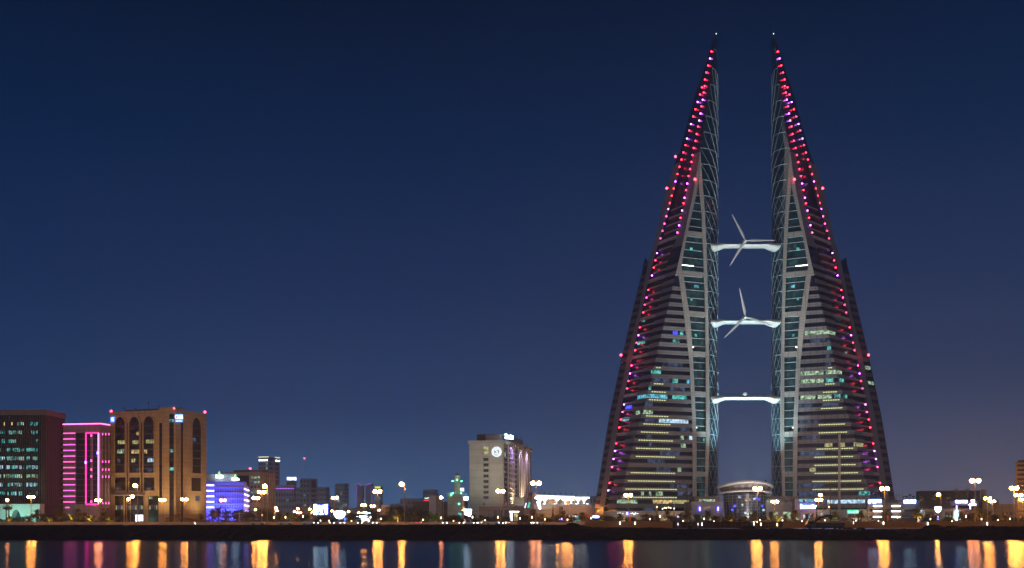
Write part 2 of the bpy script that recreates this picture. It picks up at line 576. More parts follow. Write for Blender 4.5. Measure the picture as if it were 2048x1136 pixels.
TB = {
    'S': [(66, 1431.5), (185, 1392), (306, 1358.5), (322, 1351), (386, 1331), (476, 1312), (521, 1298), (630, 1276), (700, 1257.5), (757, 1247), (825, 1231), (866, 1224), (913, 1216), (971, 1206), (1030, 1197)],
    'FN': [(504, 1292), (545, 1284), (628, 1264), (732, 1240.5), (825, 1220.5), (866, 1213.5), (913, 1206), (971, 1197), (1001, 1191.5), (1030, 1186.5)],
    'RL': [(303, 1362), (322, 1361), (373, 1350), (415, 1339), (483, 1318), (514, 1309), (564, 1296), (637, 1280), (713, 1265), (757, 1256), (825, 1240), (866, 1234), (913, 1226), (971, 1216), (1030, 1206)],
    'RR': [(290, 1391), (337, 1382), (380, 1375), (421, 1366), (466, 1357), (481, 1352), (494, 1343), (523, 1336), (549, 1330), (583, 1323), (628, 1312), (661, 1305), (706, 1295), (722, 1290), (769, 1279), (817, 1266), (862, 1255), (913, 1241), (943, 1233), (971, 1225), (1000, 1217), (1030, 1210)],
    'B': [(64, 1433), (87, 1428.5), (149, 1423), (201, 1415), (259, 1408), (290, 1401), (303, 1399), (343, 1394), (390, 1385.6), (440, 1375), (512, 1360), (578, 1344), (644, 1329), (694, 1316), (722, 1311), (753, 1303), (800, 1292), (823, 1285), (852, 1276), (900, 1264), (950, 1251), (1030, 1232)],
    'C': [(303, 1399.3), (373, 1396), (474, 1373), (512, 1366), (533, 1362.5), (547, 1366), (556, 1367.5), (618, 1377), (637, 1380), (699, 1385), (760, 1388), (874, 1393), (1001, 1393), (1030, 1393)],
    'Wn': [(540, 1355.5), (571, 1360), (618, 1366), (651, 1370), (685, 1374), (730, 1379), (794, 1382), (826, 1384), (922, 1385), (1030, 1385)],
    'D': [(303, 1399.5), (373, 1396.8), (400, 1400), (428, 1402.5), (474, 1404.5), (560, 1408), (628, 1410), (704, 1411), (858, 1411.5), (1004, 1409.5), (1030, 1409)],
    'E': [(303, 1400.4), (345, 1403), (400, 1407.5), (430, 1409.5), (502, 1413), (632, 1416), (760, 1418), (858, 1419), (938, 1416.5), (1001, 1415), (1030, 1415)],
    'F': [(60, 1434), (95, 1436), (1030, 1436)],
}


def edgeP(nm, z, mir, back=0.0):
    """where tower edge nm stands at height z: (X, Y); the right tower mirrors the left"""
    Y = 600.0
    for _ in range(3):
        py = HOR - (z - EYE) * FPX / Y
        xB, xE = ipl(TB['B'], py), (ipl(TB['E'], py) if py > 303 else ipl(TB['B'], py))
        YB = 600 - .42 * (xE - xB) * .25
        if nm == 'F': Y = 615.0
        elif nm in ('D', 'E'): Y = 600.0
        elif nm == 'B': Y = YB
        elif nm in ('C', 'Wn'): Y = YB + .42 * (ipl(TB[nm], py) - xB) * .25
        else: Y = YB + 1.8 * (xB - ipl(TB['S' if nm == 'FN' else nm], py)) * .25 + (7 if nm == 'FN' else 0)
    if nm == 'E' and py <= 303:
        px = xB
    else:
        px = ipl(TB[nm], py)
    if nm == 'S' and py < 303:
        px = min(px, xB - .2)
    if mir:
        px = 2979 - px
    return Vector(((px - 1024) * Y / FPX, Y + back, z))


def zpy(py, Y=600):
    return EYE - (py - HOR) * Y / FPX


def strip(b, ea, eb, z0, z1, off, th, mir, step=4.0, ba=0.0, bb=0.0):
    """upright slab between two tower edges, its face standing off metres in front of them"""
    n = max(1, int(math.ceil((z1 - z0) / step)))
    rs = []
    for i in range(n + 1):
        z = z0 + (z1 - z0) * i / n
        a, c = edgeP(ea, z, mir), edgeP(eb, z, mir)
        a.y += ba
        c.y += bb
        f = Vector((0, 1, 0))
        rs.append([a - f * off, c - f * off, c + f * (th - off), a + f * (th - off)])
    b.rings(rs)


ZF = lambda k: 68.2 + 3.98 * k
EARC = 6


def arcP(t, z, mir):      # inner curved glass, t from 0 at the column to 1 at the silhouette
    e, f = edgeP('E', z, mir), edgeP('F', z, mir)
    s, c = math.sin(t * math.pi / 2), math.cos(t * math.pi / 2)
    # straight part in plan blended with an elliptic bulge
    Y = e.y + (f.y - e.y) * (1 - c)
    kx = (e.x / e.y) + (f.x / f.y - e.x / e.y) * s
    return Vector((kx * Y, Y, z))


LEDL = [(1423, 103, 'r'), (1420, 117, 'p'), (1416.6, 131, 'r'), (1413, 145, 'r'), (1410, 159, 'r'), (1404, 174.5, 'r'), (1400, 189, 'r'), (1395.5, 204, 'p'), (1391, 218.5, 'r'),
        (1386.5, 233, 'r'), (1382, 248, 'p'), (1378.5, 261, 'r'), (1374, 277, 'p'), (1371, 290, 'r'), (1367, 305, 'r'), (1363, 319, 'r'), (1359, 333.5, 'r'), (1355, 348, 'r'),
        (1351, 363, 'p'), (1347.5, 377, 'r'), (1343.5, 391.5, 'r'), (1339.7, 406, 'r'), (1336.6, 418, 'p'), (1332.7, 432.6, 'm'), (1329, 447.4, 'm'), (1325, 461.7, 'r'), (1321, 476.5, 'r'),
        (1314, 506, 'p'), (1310.8, 520.6, 'r'), (1307.6, 535, 'r'), (1304, 551, 'p'), (1296.5, 580, 'r'), (1293, 595, 'm'), (1289.6, 609.5, 'r'), (1286.6, 625, 'r'),
        (1279.7, 654.6, 'r'), (1276.8, 670.5, 'p'), (1273, 685.5, 'r'), (1270, 700.5, 'r'), (1263, 731, 'm'), (1260, 747, 'p'), (1257, 762, 'r'), (1254, 777, 'r'),
        (1248, 809, 'p'), (1245, 824, 'm'), (1241.5, 839, 'r'), (1238.5, 855, 'r'), (1232.5, 887, 'r'), (1230, 902, 'p'), (1227, 918, 'p'), (1224, 934, 'm'), (1219, 966, 'r'), (1216.5, 981, 'p')]
LEDR = [(1409.5, 172, 'r'), (1407.5, 185, 'r'), (1405.5, 199.5, 'p'), (1403, 212.6, 'r'), (1401, 227, 'p'), (1398.5, 241, 'p'), (1396, 253, 'r'), (1393.6, 268, 'r'), (1391, 281.6, 'r'),
        (1387.6, 296, 'r'), (1385, 310, 'r'), (1382.6, 324, 'r'), (1380, 338, 'r'), (1377, 352, 'r'), (1374.5, 367, 'p'), (1372, 380, 'r'), (1369, 395.5, 'p'), (1367, 406.5, 'r'),
        (1364, 421, 'p'), (1361, 435.6, 'r'), (1358, 450.6, 'p'), (1354.6, 465, 'm')]


def tower(mir):
    side = 'right' if mir else 'left'
    lab = ('right-hand sail-shaped glass skyscraper of the twin pair, with more lit office floors facing the water' if mir else
           'left-hand sail-shaped glass skyscraper of the twin pair, red lights running up its left edge')
    base = edgeP('D', GZ, mir)
    root = thing('sail_tower', lab, 'skyscraper', (base.x, 600, GZ), 'twin sail-shaped towers joined by bridges')
    zt = zpy(68)
    # glass core
    b = MB()
    rs, zs = [], [3.5] + [ZF(k) for k in range(-15, 45)] + [zt]
    for z in zs:
        py = HOR - (z - EYE) * FPX / 600
        ring = []
        setb = 3.0 if py > 300 else .3
        g = lambda nm, dy, e=0.: edgeP(nm, z, mir) + Vector((0, dy, 0))
        ring.append(g('S', 1.0))
        ring.append(g('RL', setb) if py > 296 else g('S', .9))
        ring.append(g('RR', setb) if py > 290 else (g('S', .8) * .5 + g('B', .5) * .5))
        ring.append(g('B', .6 if py > 303 else .15))
        if py > 303:
            ring.append(g('D', .9))
            ring.append(g('E', .3))
        else:
            ring += [g('B', .15), g('B', .15)]
        for i in range(1, EARC + 1):
            p = arcP(i / EARC, z, mir)
            p.y += .25
            ring.append(p)
        f = edgeP('F', z, mir)
        s_ = edgeP('S', z, mir)
        w = max(0.3, (615 - 590) * min(1, (zt - z) / 120))
        ring.append(Vector((f.x + (-1 if not mir else 1) * w * .15, f.y + w * .5, z)))
        ring.append(Vector(((f.x + s_.x) / 2, max(f.y, s_.y) + w * .6, z)))
        ring.append(Vector((s_.x + (.5 if not mir else -.5), s_.y + w * .3, z)))
        rs.append(ring)
    b.rings(rs)
    b.build('glass_core', M['glass'], root)
    b = MB()
    rs = []
    for z in zs[:-1]:
        pts = [arcP(i / EARC, z, mir) for i in range(EARC + 1)]
        rs.append([p + Vector((0, .02, 0)) for p in pts] + [p + Vector((0, .22, 0)) for p in pts[::-1]])
    b.rings(rs)
    b.build('inner_glass', M['innerglass'], root)
    b = MB()
    strip(b, 'C', 'D', 3.6, zpy(375), -.5, .3, mir)
    b.build('bay_glass', M['tealglass'], root)
    # pale frames: side strip, panel beside the recess, diagonal leg, column
    b = MB()
    strip(b, 'S', 'RL', 3.6, zpy(310, 603), .5, 3.6, mir)
    b.build('edge_frame', M['clad'], root)
    b = MB()
    strip(b, 'RR', 'B', zpy(494, 600), zpy(303), .3, 3.4, mir)
    b.build('side_panel', M['clad'], root)
    b = MB()
    strip(b, 'B', 'C', zpy(556), zpy(304), .55, 1.2, mir)
    strip(b, 'Wn', 'C', 3.6, zpy(556), .5, 1.2, mir)
    b.build('diagonal_frame', M['frame'], root)
    b = MB()
    strip(b, 'D', 'E', 3.6, zpy(304), .9, 1.4, mir)
    b.build('column', M['frame'], root)
    for k in (-10, -5, 0, 5, 10, 15, 20):
        z = ZF(k)
        b = MB()
        strip(b, 'C', 'D', z - 1.3, z + 1.3, .7, 1.2, mir)
        b.build('crossbeam', M['frame'], root)
    # bay glazing with a bar at every floor
    for k in range(-15, 26):
        z = ZF(k)
        if k % 5 == 0 and -11 < k < 21: continue
        b = MB()
        strip(b, 'C', 'D', z - .12, z + .12, -.35, .5, mir)
        b.build('glazing_bar', M['steel'], root)
    for k in range(-14, 24):
        z = ZF(k)
        if k < 20 and rndt.random() < .8:
            b = MB()
            f0, f1 = sorted((rndt.uniform(.05, .6), rndt.uniform(.4, .95)))
            a0, c0, a1, c1 = edgeP('C', z + .5, mir), edgeP('D', z + .5, mir), edgeP('C', z + 3.3, mir), edgeP('D', z + 3.3, mir)
            q = [a0.lerp(c0, f0), a0.lerp(c0, f1), a1.lerp(c1, f1), a1.lerp(c1, f0)]
            f = Vector((0, 1, 0))
            b.hexa([q[0] + f * .35, q[1] + f * .35, q[1] + f * 1.2, q[0] + f * 1.2, q[3] + f * .35, q[2] + f * .35, q[2] + f * 1.2, q[3] + f * 1.2])
            b.build('bay_window', M['w_tdim'], root)
    # spandrels of the striped faces, floor by floor
    for k in range(-16, 14):
        z = ZF(k)
        top = min(z + 1.0, zpy(545))
        b = MB()
        strip(b, 'B', 'Wn', z - 1.0, top, .45, .9, mir, 1.0)
        b.build('spandrel', M['clad'], root)
    for k in range(-16, 17):
        z = ZF(k)
        if z - 1 > zpy(500): continue
        b = MB()
        strip(b, 'RR', 'B', z - 1.0, z + 1.0, .35, 1.2, mir, 1.0)
        b.build('spandrel', M['clad'], root)
    # sunshades across the recess, a deep one at every fifth floor
    for k in range(-15, 25):
        z = ZF(k)
        thick = k % 5 == 0
        b = MB()
        n = 2
        a0, c0 = edgeP('RL', z, mir), edgeP('RR', z, mir)
        h = .75 if thick else .26
        if not thick:
            a0 = a0.lerp(c0, .2)
        f = Vector((0, 1, 0))
        b.hexa([a0 - f * .2 - Vector((0, 0, h)), c0 - f * .2 - Vector((0, 0, h)), c0 + f * 2.9 - Vector((0, 0, h)), a0 + f * 2.9 - Vector((0, 0, h)),
                a0 - f * .2 + Vector((0, 0, h)), c0 - f * .2 + Vector((0, 0, h)), c0 + f * 2.9 + Vector((0, 0, h)), a0 + f * 2.9 + Vector((0, 0, h))])
        b.build('sunshade', M['frame'], root)
    # outer fin with its own floor bands
    b = MB()
    zfin = zpy(505, 615)
    rs = []
    for z in [3.6 + (zfin - 7.6) * i / 30 for i in range(31)] + [zfin - 2, zfin]:
        a, c = edgeP('FN', z, mir), edgeP('S', z, mir)
        a.y = c.y + 4.5
        if z > zfin - 3: c = a.lerp(c, .45 if z < zfin else .03)
        if z == zfin:
            rs.append([a, a + Vector((.1, .1, 0)), a + Vector((.1, .3, 0)), a + Vector((0, .3, 0))])
            continue
        rs.append([a, c + Vector((.3 if not mir else -.3, 1.2, 0)), c + Vector((.3 if not mir else -.3, 9, 0)), a + Vector((0, 6, 0))])
    b.rings(rs)
    b.build('fin', M['glass'], root)
    for k in range(-16, 17):
        z = ZF(k)
        if z + 1 > zfin - 3: continue
        b = MB()
        rs = []
        for zz in (z - 1, z + 1):
            a, c = edgeP('FN', zz, mir), edgeP('S', zz, mir)
            a.y = c.y + 4.5
            rs.append([a + Vector((0, -.35, 0)), c + Vector((0, .8, 0)), c + Vector((0, 1.6, 0)), a + Vector((0, .5, 0))])
        b.rings(rs)
        b.build('fin_band', M['finpanel'], root)
    # inner curved glass: hoops and crossing bars
    hz = [ZF(k) for k in range(-15, 42, 2)]
    bars = 3
    for i, z in enumerate(hz + [zpy(98)]):
        b = MB()
        r = .17
        pts = [arcP(t / EARC, z, mir) for t in range(EARC + 1)]
        rs = [[p + Vector((0, 0, -r)), p + Vector((0, -r * 1.5, 0)), p + Vector((0, 0, r)), p + Vector((0, r, 0))] for p in pts]
        b.rings(rs)
        b.build('hoop', M['latticesteel'], root)
    for i in range(len(hz) - 1):
        for j in range(bars):
            for fam in (0, 1):
                if hz[i] > zpy(420) and fam == 1: continue
                t0, t1 = (j / bars, (j + 1) / bars) if fam == 0 else ((j + 1) / bars, j / bars)
                b = MB()
                pv_ = None
                for s_ in range(3):
                    t_ = t1 + (t0 - t1) * s_ / 2
                    q = arcP(t_, hz[i] + (hz[i + 1] - hz[i]) * s_ / 2, mir) + Vector((.14 * t_ * (-1 if mir else 1), -.14, 0))
                    if pv_ is not None: b.bar(pv_, q, .125 if fam == 0 else .095, 3)
                    pv_ = q
                b.build('lattice_bar', M['latticesteel'], root)
    # lights up the sail's edge
    mats = {'r': M['led_r'], 'm': M['led_m'], 'p': M['led_p']}
    for lst, e in ((LEDL, 'RL'), (LEDR, 'RR')):
        for px, py, c in lst:
            Y0 = 600
            for _ in range(3):
                z = zpy(py, Y0)
                pxB = ipl(TB['B'], py)
                xE = ipl(TB['E'], py) if py > 303 else pxB
                Y0 = 600 - .42 * (xE - pxB) * .25 + 1.8 * (pxB - px) * .25 - .7
            qx = 2979 - px if mir else px
            b = MB()
            b.ball(((qx - 1024) * Y0 / FPX, Y0, z), .38, 7, 4)
            b.build('edge_light', mats[c], root)
    for px, py in ((1351, 313), (1333.6, 376.5), (1390, 358.6), (1242, 710)):
        if mir and py == 313: continue
        qx = 2979 - px if mir else px
        Y0 = {313: 608, 376.5: 612, 358.6: 597.5, 710: 613}[py]
        b = MB()
        b.ball(((qx - 1024) * Y0 / FPX, Y0, zpy(py, Y0)), .6, 8, 5)
        b.build('warning_light', M['beacon'], root)
    tp = edgeP('B', zt, mir)
    b = MB()
    b.bar(tp - Vector((0, 0, 2)), (tp.x + (.2 if not mir else -.2), tp.y, zpy(52)), .35, 5, .05)
    b.build('mast', M['darkmetal'], root)
    b = MB()
    b.ball((tp.x, tp.y - .4, zt), .28, 6, 4)
    b.build('tip_light', M['tipw'], root)
    # dotted light strips along the spandrels
    L = ([(1311, 1322, -4, 735)] and
         [(735, 1311, 1322), (767, 1307, 1327), (784, 1302, 1332), (800, 1297, 1332), (831, 1291, 1337), (848, 1286, 1341), (864, 1281, 1337), (880, 1276, 1346),
          (897, 1271, 1341), (913, 1271, 1350), (945, 1261, 1350), (962, 1255, 1350), (978, 1250, 1354), (994, 1245, 1354)])
    R = [(733, 1655, 1664), (765, 1649, 1669), (781, 1645, 1674), (798, 1645, 1679), (814, 1641, 1684), (846, 1636, 1690), (862, 1636, 1694), (894, 1632, 1706),
         (910, 1628, 1706), (927, 1628, 1711), (944, 1628, 1716), (960, 1624, 1722), (976, 1624, 1727)]
    for py, xa, xb in (R if mir else L):
        k = round((zpy(py, 590) - 68.2) / 3.98)
        z = ZF(k) + .1
        b = MB()
        n = max(2, round((xb - xa) / 5.0))
        ys = 600 - .42 * (1416 - (2979 - (xa + xb) / 2 if mir else (xa + xb) / 2)) * .25
        for i in range(n):
            for s_ in (0,):
                x_ = xa + (xb - xa) * (i + .5) / n
                ox = 2979 - x_ if mir else x_
                eB, eD = edgeP('B', z, mir), edgeP('Wn', z, mir)
                kx = (x_ - 1024) / FPX      # meet the facet line with the view ray of that lamp's column
                t = (kx * eB.y - eB.x) / ((eD.x - eB.x) - kx * (eD.y - eB.y))
                p = eB + (eD - eB) * t
                h = .42
                b.box(p.x - h, p.x + h, p.y - .65, p.y - .45, z - .22, z + .22)
        b.build('light_strip', M['strip'], root)
    # lit office windows: (row, from, to, material)
    LW = [(790, 1275, 1335, 'w_cyan'), (790, 1345, 1373, 'w_teal'), (822, 1272, 1280, 'w_green'), (822, 1286, 1306, 'w_green'), (839, 1318, 1377, 'w_white'), (839, 1290, 1310, 'w_dim'),
          (742, 1302, 1322, 'w_teal'), (758, 1345, 1356, 'w_teal'), (775, 1297, 1303, 'w_teal'), (758, 1374, 1379, 'w_cyan'), (681, 1346, 1359, 'w_teal'), (667, 1360, 1368, 'w_teal'),
          (667, 1346, 1356, 'w_blue'), (935, 1313, 1342, 'w_dim'), (935, 1355, 1363, 'w_green'), (984, 1282, 1288, 'w_green'), (984, 1298, 1303, 'w_green'), (984, 1312, 1326, 'w_green'),
          (999, 1234, 1275, 'w_green'), (999, 1306, 1345, 'w_warm'), (999, 1346, 1378, 'w_yell'), (806, 1290, 1306, 'w_dim'), (870, 1293, 1304, 'w_dim'), (886, 1298, 1304, 'w_dim'),
          (870, 1362, 1368, 'w_green'), (1017, 1285, 1310, 'w_dim'), (758, 1305, 1340, 'w_dim'), (728, 1325, 1366, 'w_dim'), (854, 1360, 1380, 'w_dim'),
          (886, 1362, 1372, 'w_green'), (902, 1320, 1360, 'w_dim'), (918, 1295, 1330, 'w_dim'), (968, 1340, 1378, 'w_dim'), (774, 1340, 1370, 'w_dim'), (870, 1379, 1385, 'w_white'), (984, 1355, 1382, 'w_dim')]
    RW = [(663, 1610, 1671, 'w_green'), (695, 1655, 1662, 'w_teal'), (743, 1602, 1648, 'w_green'), (743, 1652, 1684, 'w_green'), (758, 1602, 1631, 'w_green'), (758, 1633, 1648, 'w_green'),
          (758, 1652, 1667, 'w_teal'), (758, 1680, 1688, 'w_teal'), (791, 1602, 1631, 'w_green'), (791, 1636, 1664, 'w_green'), (791, 1669, 1681, 'w_teal'), (791, 1691, 1695, 'w_teal'),
          (807, 1597, 1625, 'w_dim'), (807, 1645, 1684, 'w_dim'), (886, 1650, 1665, 'w_yell'), (886, 1679, 1690, 'w_yell'), (886, 1708, 1727, 'w_yell'), (935, 1620, 1632, 'w_yell'),
          (727, 1652, 1662, 'w_dim'), (711, 1652, 1662, 'w_dim'), (984, 1718, 1740, 'w_teal'), (1000, 1596, 1622, 'w_cyan'), (1000, 1630, 1655, 'w_dim'), (1000, 1655, 1730, 'w_white'),
          (855, 1602, 1614, 'w_dim'), (680, 1620, 1660, 'w_dim'), (838, 1600, 1640, 'w_dim'), (968, 1598, 1650, 'w_dim'), (984, 1598, 1640, 'w_dim'), (903, 1600, 1650, 'w_dim'), (870, 1605, 1640, 'w_dim')]
    for py, xa, xb, m in (RW if mir else LW):
        k = math.floor((zpy(py, 590) - 68.2) / 3.98)
        z0, z1 = ZF(k) + 1.1, ZF(k) + 2.9
        npn = max(1, round((xb - xa) / 8))
        for i in range(npn):
            xs = [xa + (xb - xa) * i / npn + .3, xa + (xb - xa) * (i + 1) / npn - .4]
            q = []
            for z in (z0, z1):
                eB, eD, eR = edgeP('B', z, mir), edgeP('Wn', z, mir), edgeP('RR', z, mir)
                for x_ in xs:
                    kx = (x_ - 1024) / FPX
                    A, D_ = (eB, eD)
                    t = (kx * A.y - A.x) / ((D_.x - A.x) - kx * (D_.y - A.y))
                    if t < 0:
                        A, D_ = eB, eR
                        t = (kx * A.y - A.x) / ((D_.x - A.x) - kx * (D_.y - A.y))
                    q.append(A + (D_ - A) * t)
            f = Vector((0, 1, 0))
            o_ = -.12
            b = MB()
            b.hexa([q[0] + f * o_, q[1] + f * o_, q[1] + f * 1.4, q[0] + f * 1.4, q[2] + f * o_, q[3] + f * o_, q[3] + f * 1.4, q[2] + f * 1.4])
            b.build('lit_window', M[m], root)
    # lamps and lit rooms deep in the glazed bays and on the fin
    for py, f0, f1, m in ((534, .0, .55, 'lightpanel'), (696, .0, .12, 'lightpanel'), (856, .0, .1, 'lightpanel'), (470, .1, .4, 'w_cyan'), (500, .3, .45, 'w_teal'), (574, .5, .7, 'w_cyan'),
                          (600, .2, .3, 'w_teal'), (672, .25, .4, 'w_teal'), (880, .75, .95, 'w_teal')):
        z = zpy(py)
        h = .14 if m == 'lightpanel' else .7
        q = []
        for zz in (z - h, z + h):
            a, c = edgeP('C', zz, mir), edgeP('D', zz, mir)
            q += [a.lerp(c, f0), a.lerp(c, f1)]
        f = Vector((0, 1, 0))
        b = MB()
        b.hexa([q[0] + f * .2, q[1] + f * .2, q[1] + f * .4, q[0] + f * .4, q[2] + f * .2, q[3] + f * .2, q[3] + f * .4, q[2] + f * .4])
        b.build('bay_light', M[m], root)
    for py, lo, hi, m in (((735, .15, .8, 'w_green'), (766, .15, .8, 'w_green')) if mir else ((985, .2, .7, 'w_tdim'),)):
        z = zpy(py, 615)
        q = []
        for zz in (z - .8, z + .8):
            a, c = edgeP('FN', zz, mir), edgeP('S', zz, mir)
            a.y = c.y + 4.5
            q += [a.lerp(c, lo), a.lerp(c, hi)]
        f = Vector((0, 1, 0))
        b = MB()
        b.hexa([q[0] - f * .5, q[1] - f * .5, q[1] + f * .4, q[0] + f * .4, q[2] - f * .5, q[3] - f * .5, q[3] + f * .4, q[2] + f * .4])
        b.build('lit_window', M[m], root)
    # lit rooms behind the sunshades
    for py, f0, f1, m in (((793, .1, .7, 'w_teal'), (711, .3, .5, 'w_teal'), (760, .5, .7, 'w_dim'), (640, .2, .5, 'w_tdim')) if mir else ((818, .1, .6, 'w_blue'), (842, .1, .7, 'w_cyan'), (687, .3, .8, 'w_teal'), (640, .6, .8, 'w_teal'))):
        z = zpy(py, 612)
        q = []
        for zz in (z - .9, z + .9):
            a, c = edgeP('RR', zz, mir), edgeP('RL', zz, mir)
            q += [a.lerp(c, f0), a.lerp(c, f1)]
        f = Vector((0, 1, 0))
        b = MB()
        b.hexa([q[0] + f * 2.75, q[1] + f * 2.75, q[1] + f * 3.2, q[0] + f * 3.2, q[2] + f * 2.75, q[3] + f * 2.75, q[3] + f * 3.2, q[2] + f * 3.2])
        b.build('lit_window', M[m], root)
    return root


rndt = random.Random(11)
TL = tower(False)
TR = tower(True)

# ------------------------------------------------------------------ bridges and their turbines
BY = 604.0
for i, (py, labb) in enumerate(((493, 'topmost footbridge between the towers, carrying the upper wind turbine'), (645, 'middle footbridge between the towers, carrying the lower wind turbine'),
                                (797, 'lowest footbridge between the towers, with a bladeless turbine housing'))):
    zc = zpy(py, BY)
    x0, x1 = WX(1418.5, BY), WX(1560.5, BY)
    cx = (x0 + x1) / 2
    br = thing('bridge', labb, 'footbridge', (cx, BY, zc), 'three bridges between the towers')
    b = MB()
    secs = []
    N = 28
    for j in range(N + 1):
        X = x0 + 3 + (x1 - x0 - 6) * j / N
        hh = .98
        secs.append([(X, BY + 3.6 * math.cos(a), zc + .25 + hh * math.sin(a) * (1 if math.sin(a) < 0 else .75)) for a in [2 * math.pi * q / 12 for q in range(12)]])
    b.rings(secs)
    b.build('deck', M['blade'], br)
    for s in (0, 1):      # swollen shrouds where it meets the towers
        b = MB()
        secs = []
        for t, hh, dz in ((0, .5, .6), (.04, 1.3, 0), (.15, 1.85, -.55), (.3, 2.0, -.7), (.5, 1.8, -.5), (.7, 1.65, -.2), (.88, 1.3, .1), (1, 1.16, .22)):
            X = (x0 + 7.4 * t) if s == 0 else (x1 - 7.4 * t)
            secs.append([(X, BY + (hh + 2.6) * math.cos(a), zc + dz + hh * math.sin(a)) for a in [2 * math.pi * q / 14 for q in range(14)]])
        b.rings(secs)
        b.build('shroud', M['blade'], br)
    b = MB()
    for j in range(0, 13):
        X = x0 + 6 + (x1 - x0 - 12) * j / 12
        b.bar((X, BY - 2, zc + 1), (X, BY - 2, zc + 2.2), .05, 3)
    b.bar((x0 + 6, BY - 2, zc + 2.2), (x1 - 6, BY - 2, zc + 2.2), .06, 3)
    b.build('handrail', M['darkmetal'], br)
    # turbine housing
    hx, hz = WX(1487.5, BY), zc + 1.95
    tb = thing('wind_turbine', ('upper wind turbine, one white blade pointing right along the top bridge', 'lower wind turbine with its blades swung slightly clockwise, on the middle bridge',
                                'turbine housing without blades in the middle of the lowest bridge')[i], 'wind turbine', (hx, BY, zc + 1.1), 'wind turbines on the bridges')
    b = MB()
    b.rings([[(hx + r * math.cos(a), BY + y, hz + r * .85 * math.sin(a)) for a in [2 * math.pi * q / 10 for q in range(10)]] for y, r in ((-3.8, .7), (-3.2, 1.15), (2.5, 1.25), (3.6, .6))])
    b.box(hx - .5, hx + .5, BY - 1, BY + 1, zc + 1.0, hz)
    b.build('nacelle', M['blade'], tb)
    if i < 2:
        b = MB()
        b.rings([[(hx + r * math.cos(a), BY + y, hz + r * math.sin(a)) for a in [2 * math.pi * q / 10 for q in range(10)]] for y, r in ((-5.3, .15), (-4.9, .6), (-3.9, .8))])
        b.build('hub', M['blade'], tb)
        ends = (((-26.5, 52), (-31, -50), (60, 0.5)), ((-12, 58.5), (-42.5, -41.5), (56, -17)))[i]
        for dx, dy in ends:
            d = Vector((dx, 0, dy)).normalized()
            nrm = Vector((d.z, 0, -d.x))
            if nrm.z < 0: nrm = -nrm
            b = MB()
            rs = []
            for t, c, th, off in ((0, .35, .35, 0), (.06, .35, .33, 0), (.16, .78, .22, .18), (.3, .7, .16, .15), (.6, .45, .10, .08), (.85, .28, .06, .03), (1, .08, .03, 0)):
                ctr = Vector((hx, BY - 4.4, hz)) + d * (.5 + 14.4 * t) + nrm * off
                tw = .35 * (1 - t)
                ca = nrm * math.cos(tw) + Vector((0, 1, 0)) * math.sin(tw)
                cb_ = Vector((0, 1, 0)) * math.cos(tw) - nrm * math.sin(tw)
                rs.append([ctr + ca * c, ctr + cb_ * th, ctr - ca * c, ctr - cb_ * th])
            b.rings(rs)
            b.build('blade', M['blade'], tb)

# ------------------------------------------------------------------ domed entrance hall between the towers
DX, DY, DR = WX(1490, 572), 572.0, 12.6
hall = thing('entrance_hall', 'round glass hall with a white saucer-shaped roof between the two towers', 'building', (DX, DY, GZ - .1))
zd = lambda py: zpy(py, 565)
b = MB()
b.lathe(DX, DY, [(9.4, GZ - .2), (10.2, zd(990)), (10.2, zd(987))], 40)
b.build('glass_drum', M['glass'], hall)
for i in range(9):
    b = MB()
    z = zd(1036) + i * 1.32
    r = 9.5 + .7 * (z - GZ) / 12 + .12
    b.rings([[(DX + rr * math.cos(2 * math.pi * k / 36), DY + rr * math.sin(2 * math.pi * k / 36), zz) for k in range(36)] for rr, zz in ((r - .4, z - .12), (r, z - .12), (r, z + .12), (r - .4, z + .12))])
    b.build('glazing_ring', M['fins'], hall)
for i in range(14):
    b = MB()
    a = math.pi + math.pi * (i + .5) / 14
    b.bar((DX + 9.6 * math.cos(a), DY + 9.6 * math.sin(a), GZ), (DX + 10.35 * math.cos(a), DY + 10.35 * math.sin(a), zd(989)), .12, 4)
    b.build('mullion', M['fins'], hall)


def ringband(name, R, zlo, zhi, arch, w_in, m):
    b = MB()
    n = 48
    rs = []
    for rr, zz in ((R - w_in, zlo + .3), (R - .4, zlo), (R, (zlo + zhi) / 2), (R - .5, zhi), (R - w_in, zhi + .1)):
        rs.append([(DX + rr * math.cos(2 * math.pi * k / n), DY + rr * math.sin(2 * math.pi * k / n), zz + arch * max(0, -math.sin(2 * math.pi * k / n)) ** 1.6) for k in range(n)])
    rs.append(rs[0])
    b.rings(rs, close=False)
    return b.build(name, m, hall)


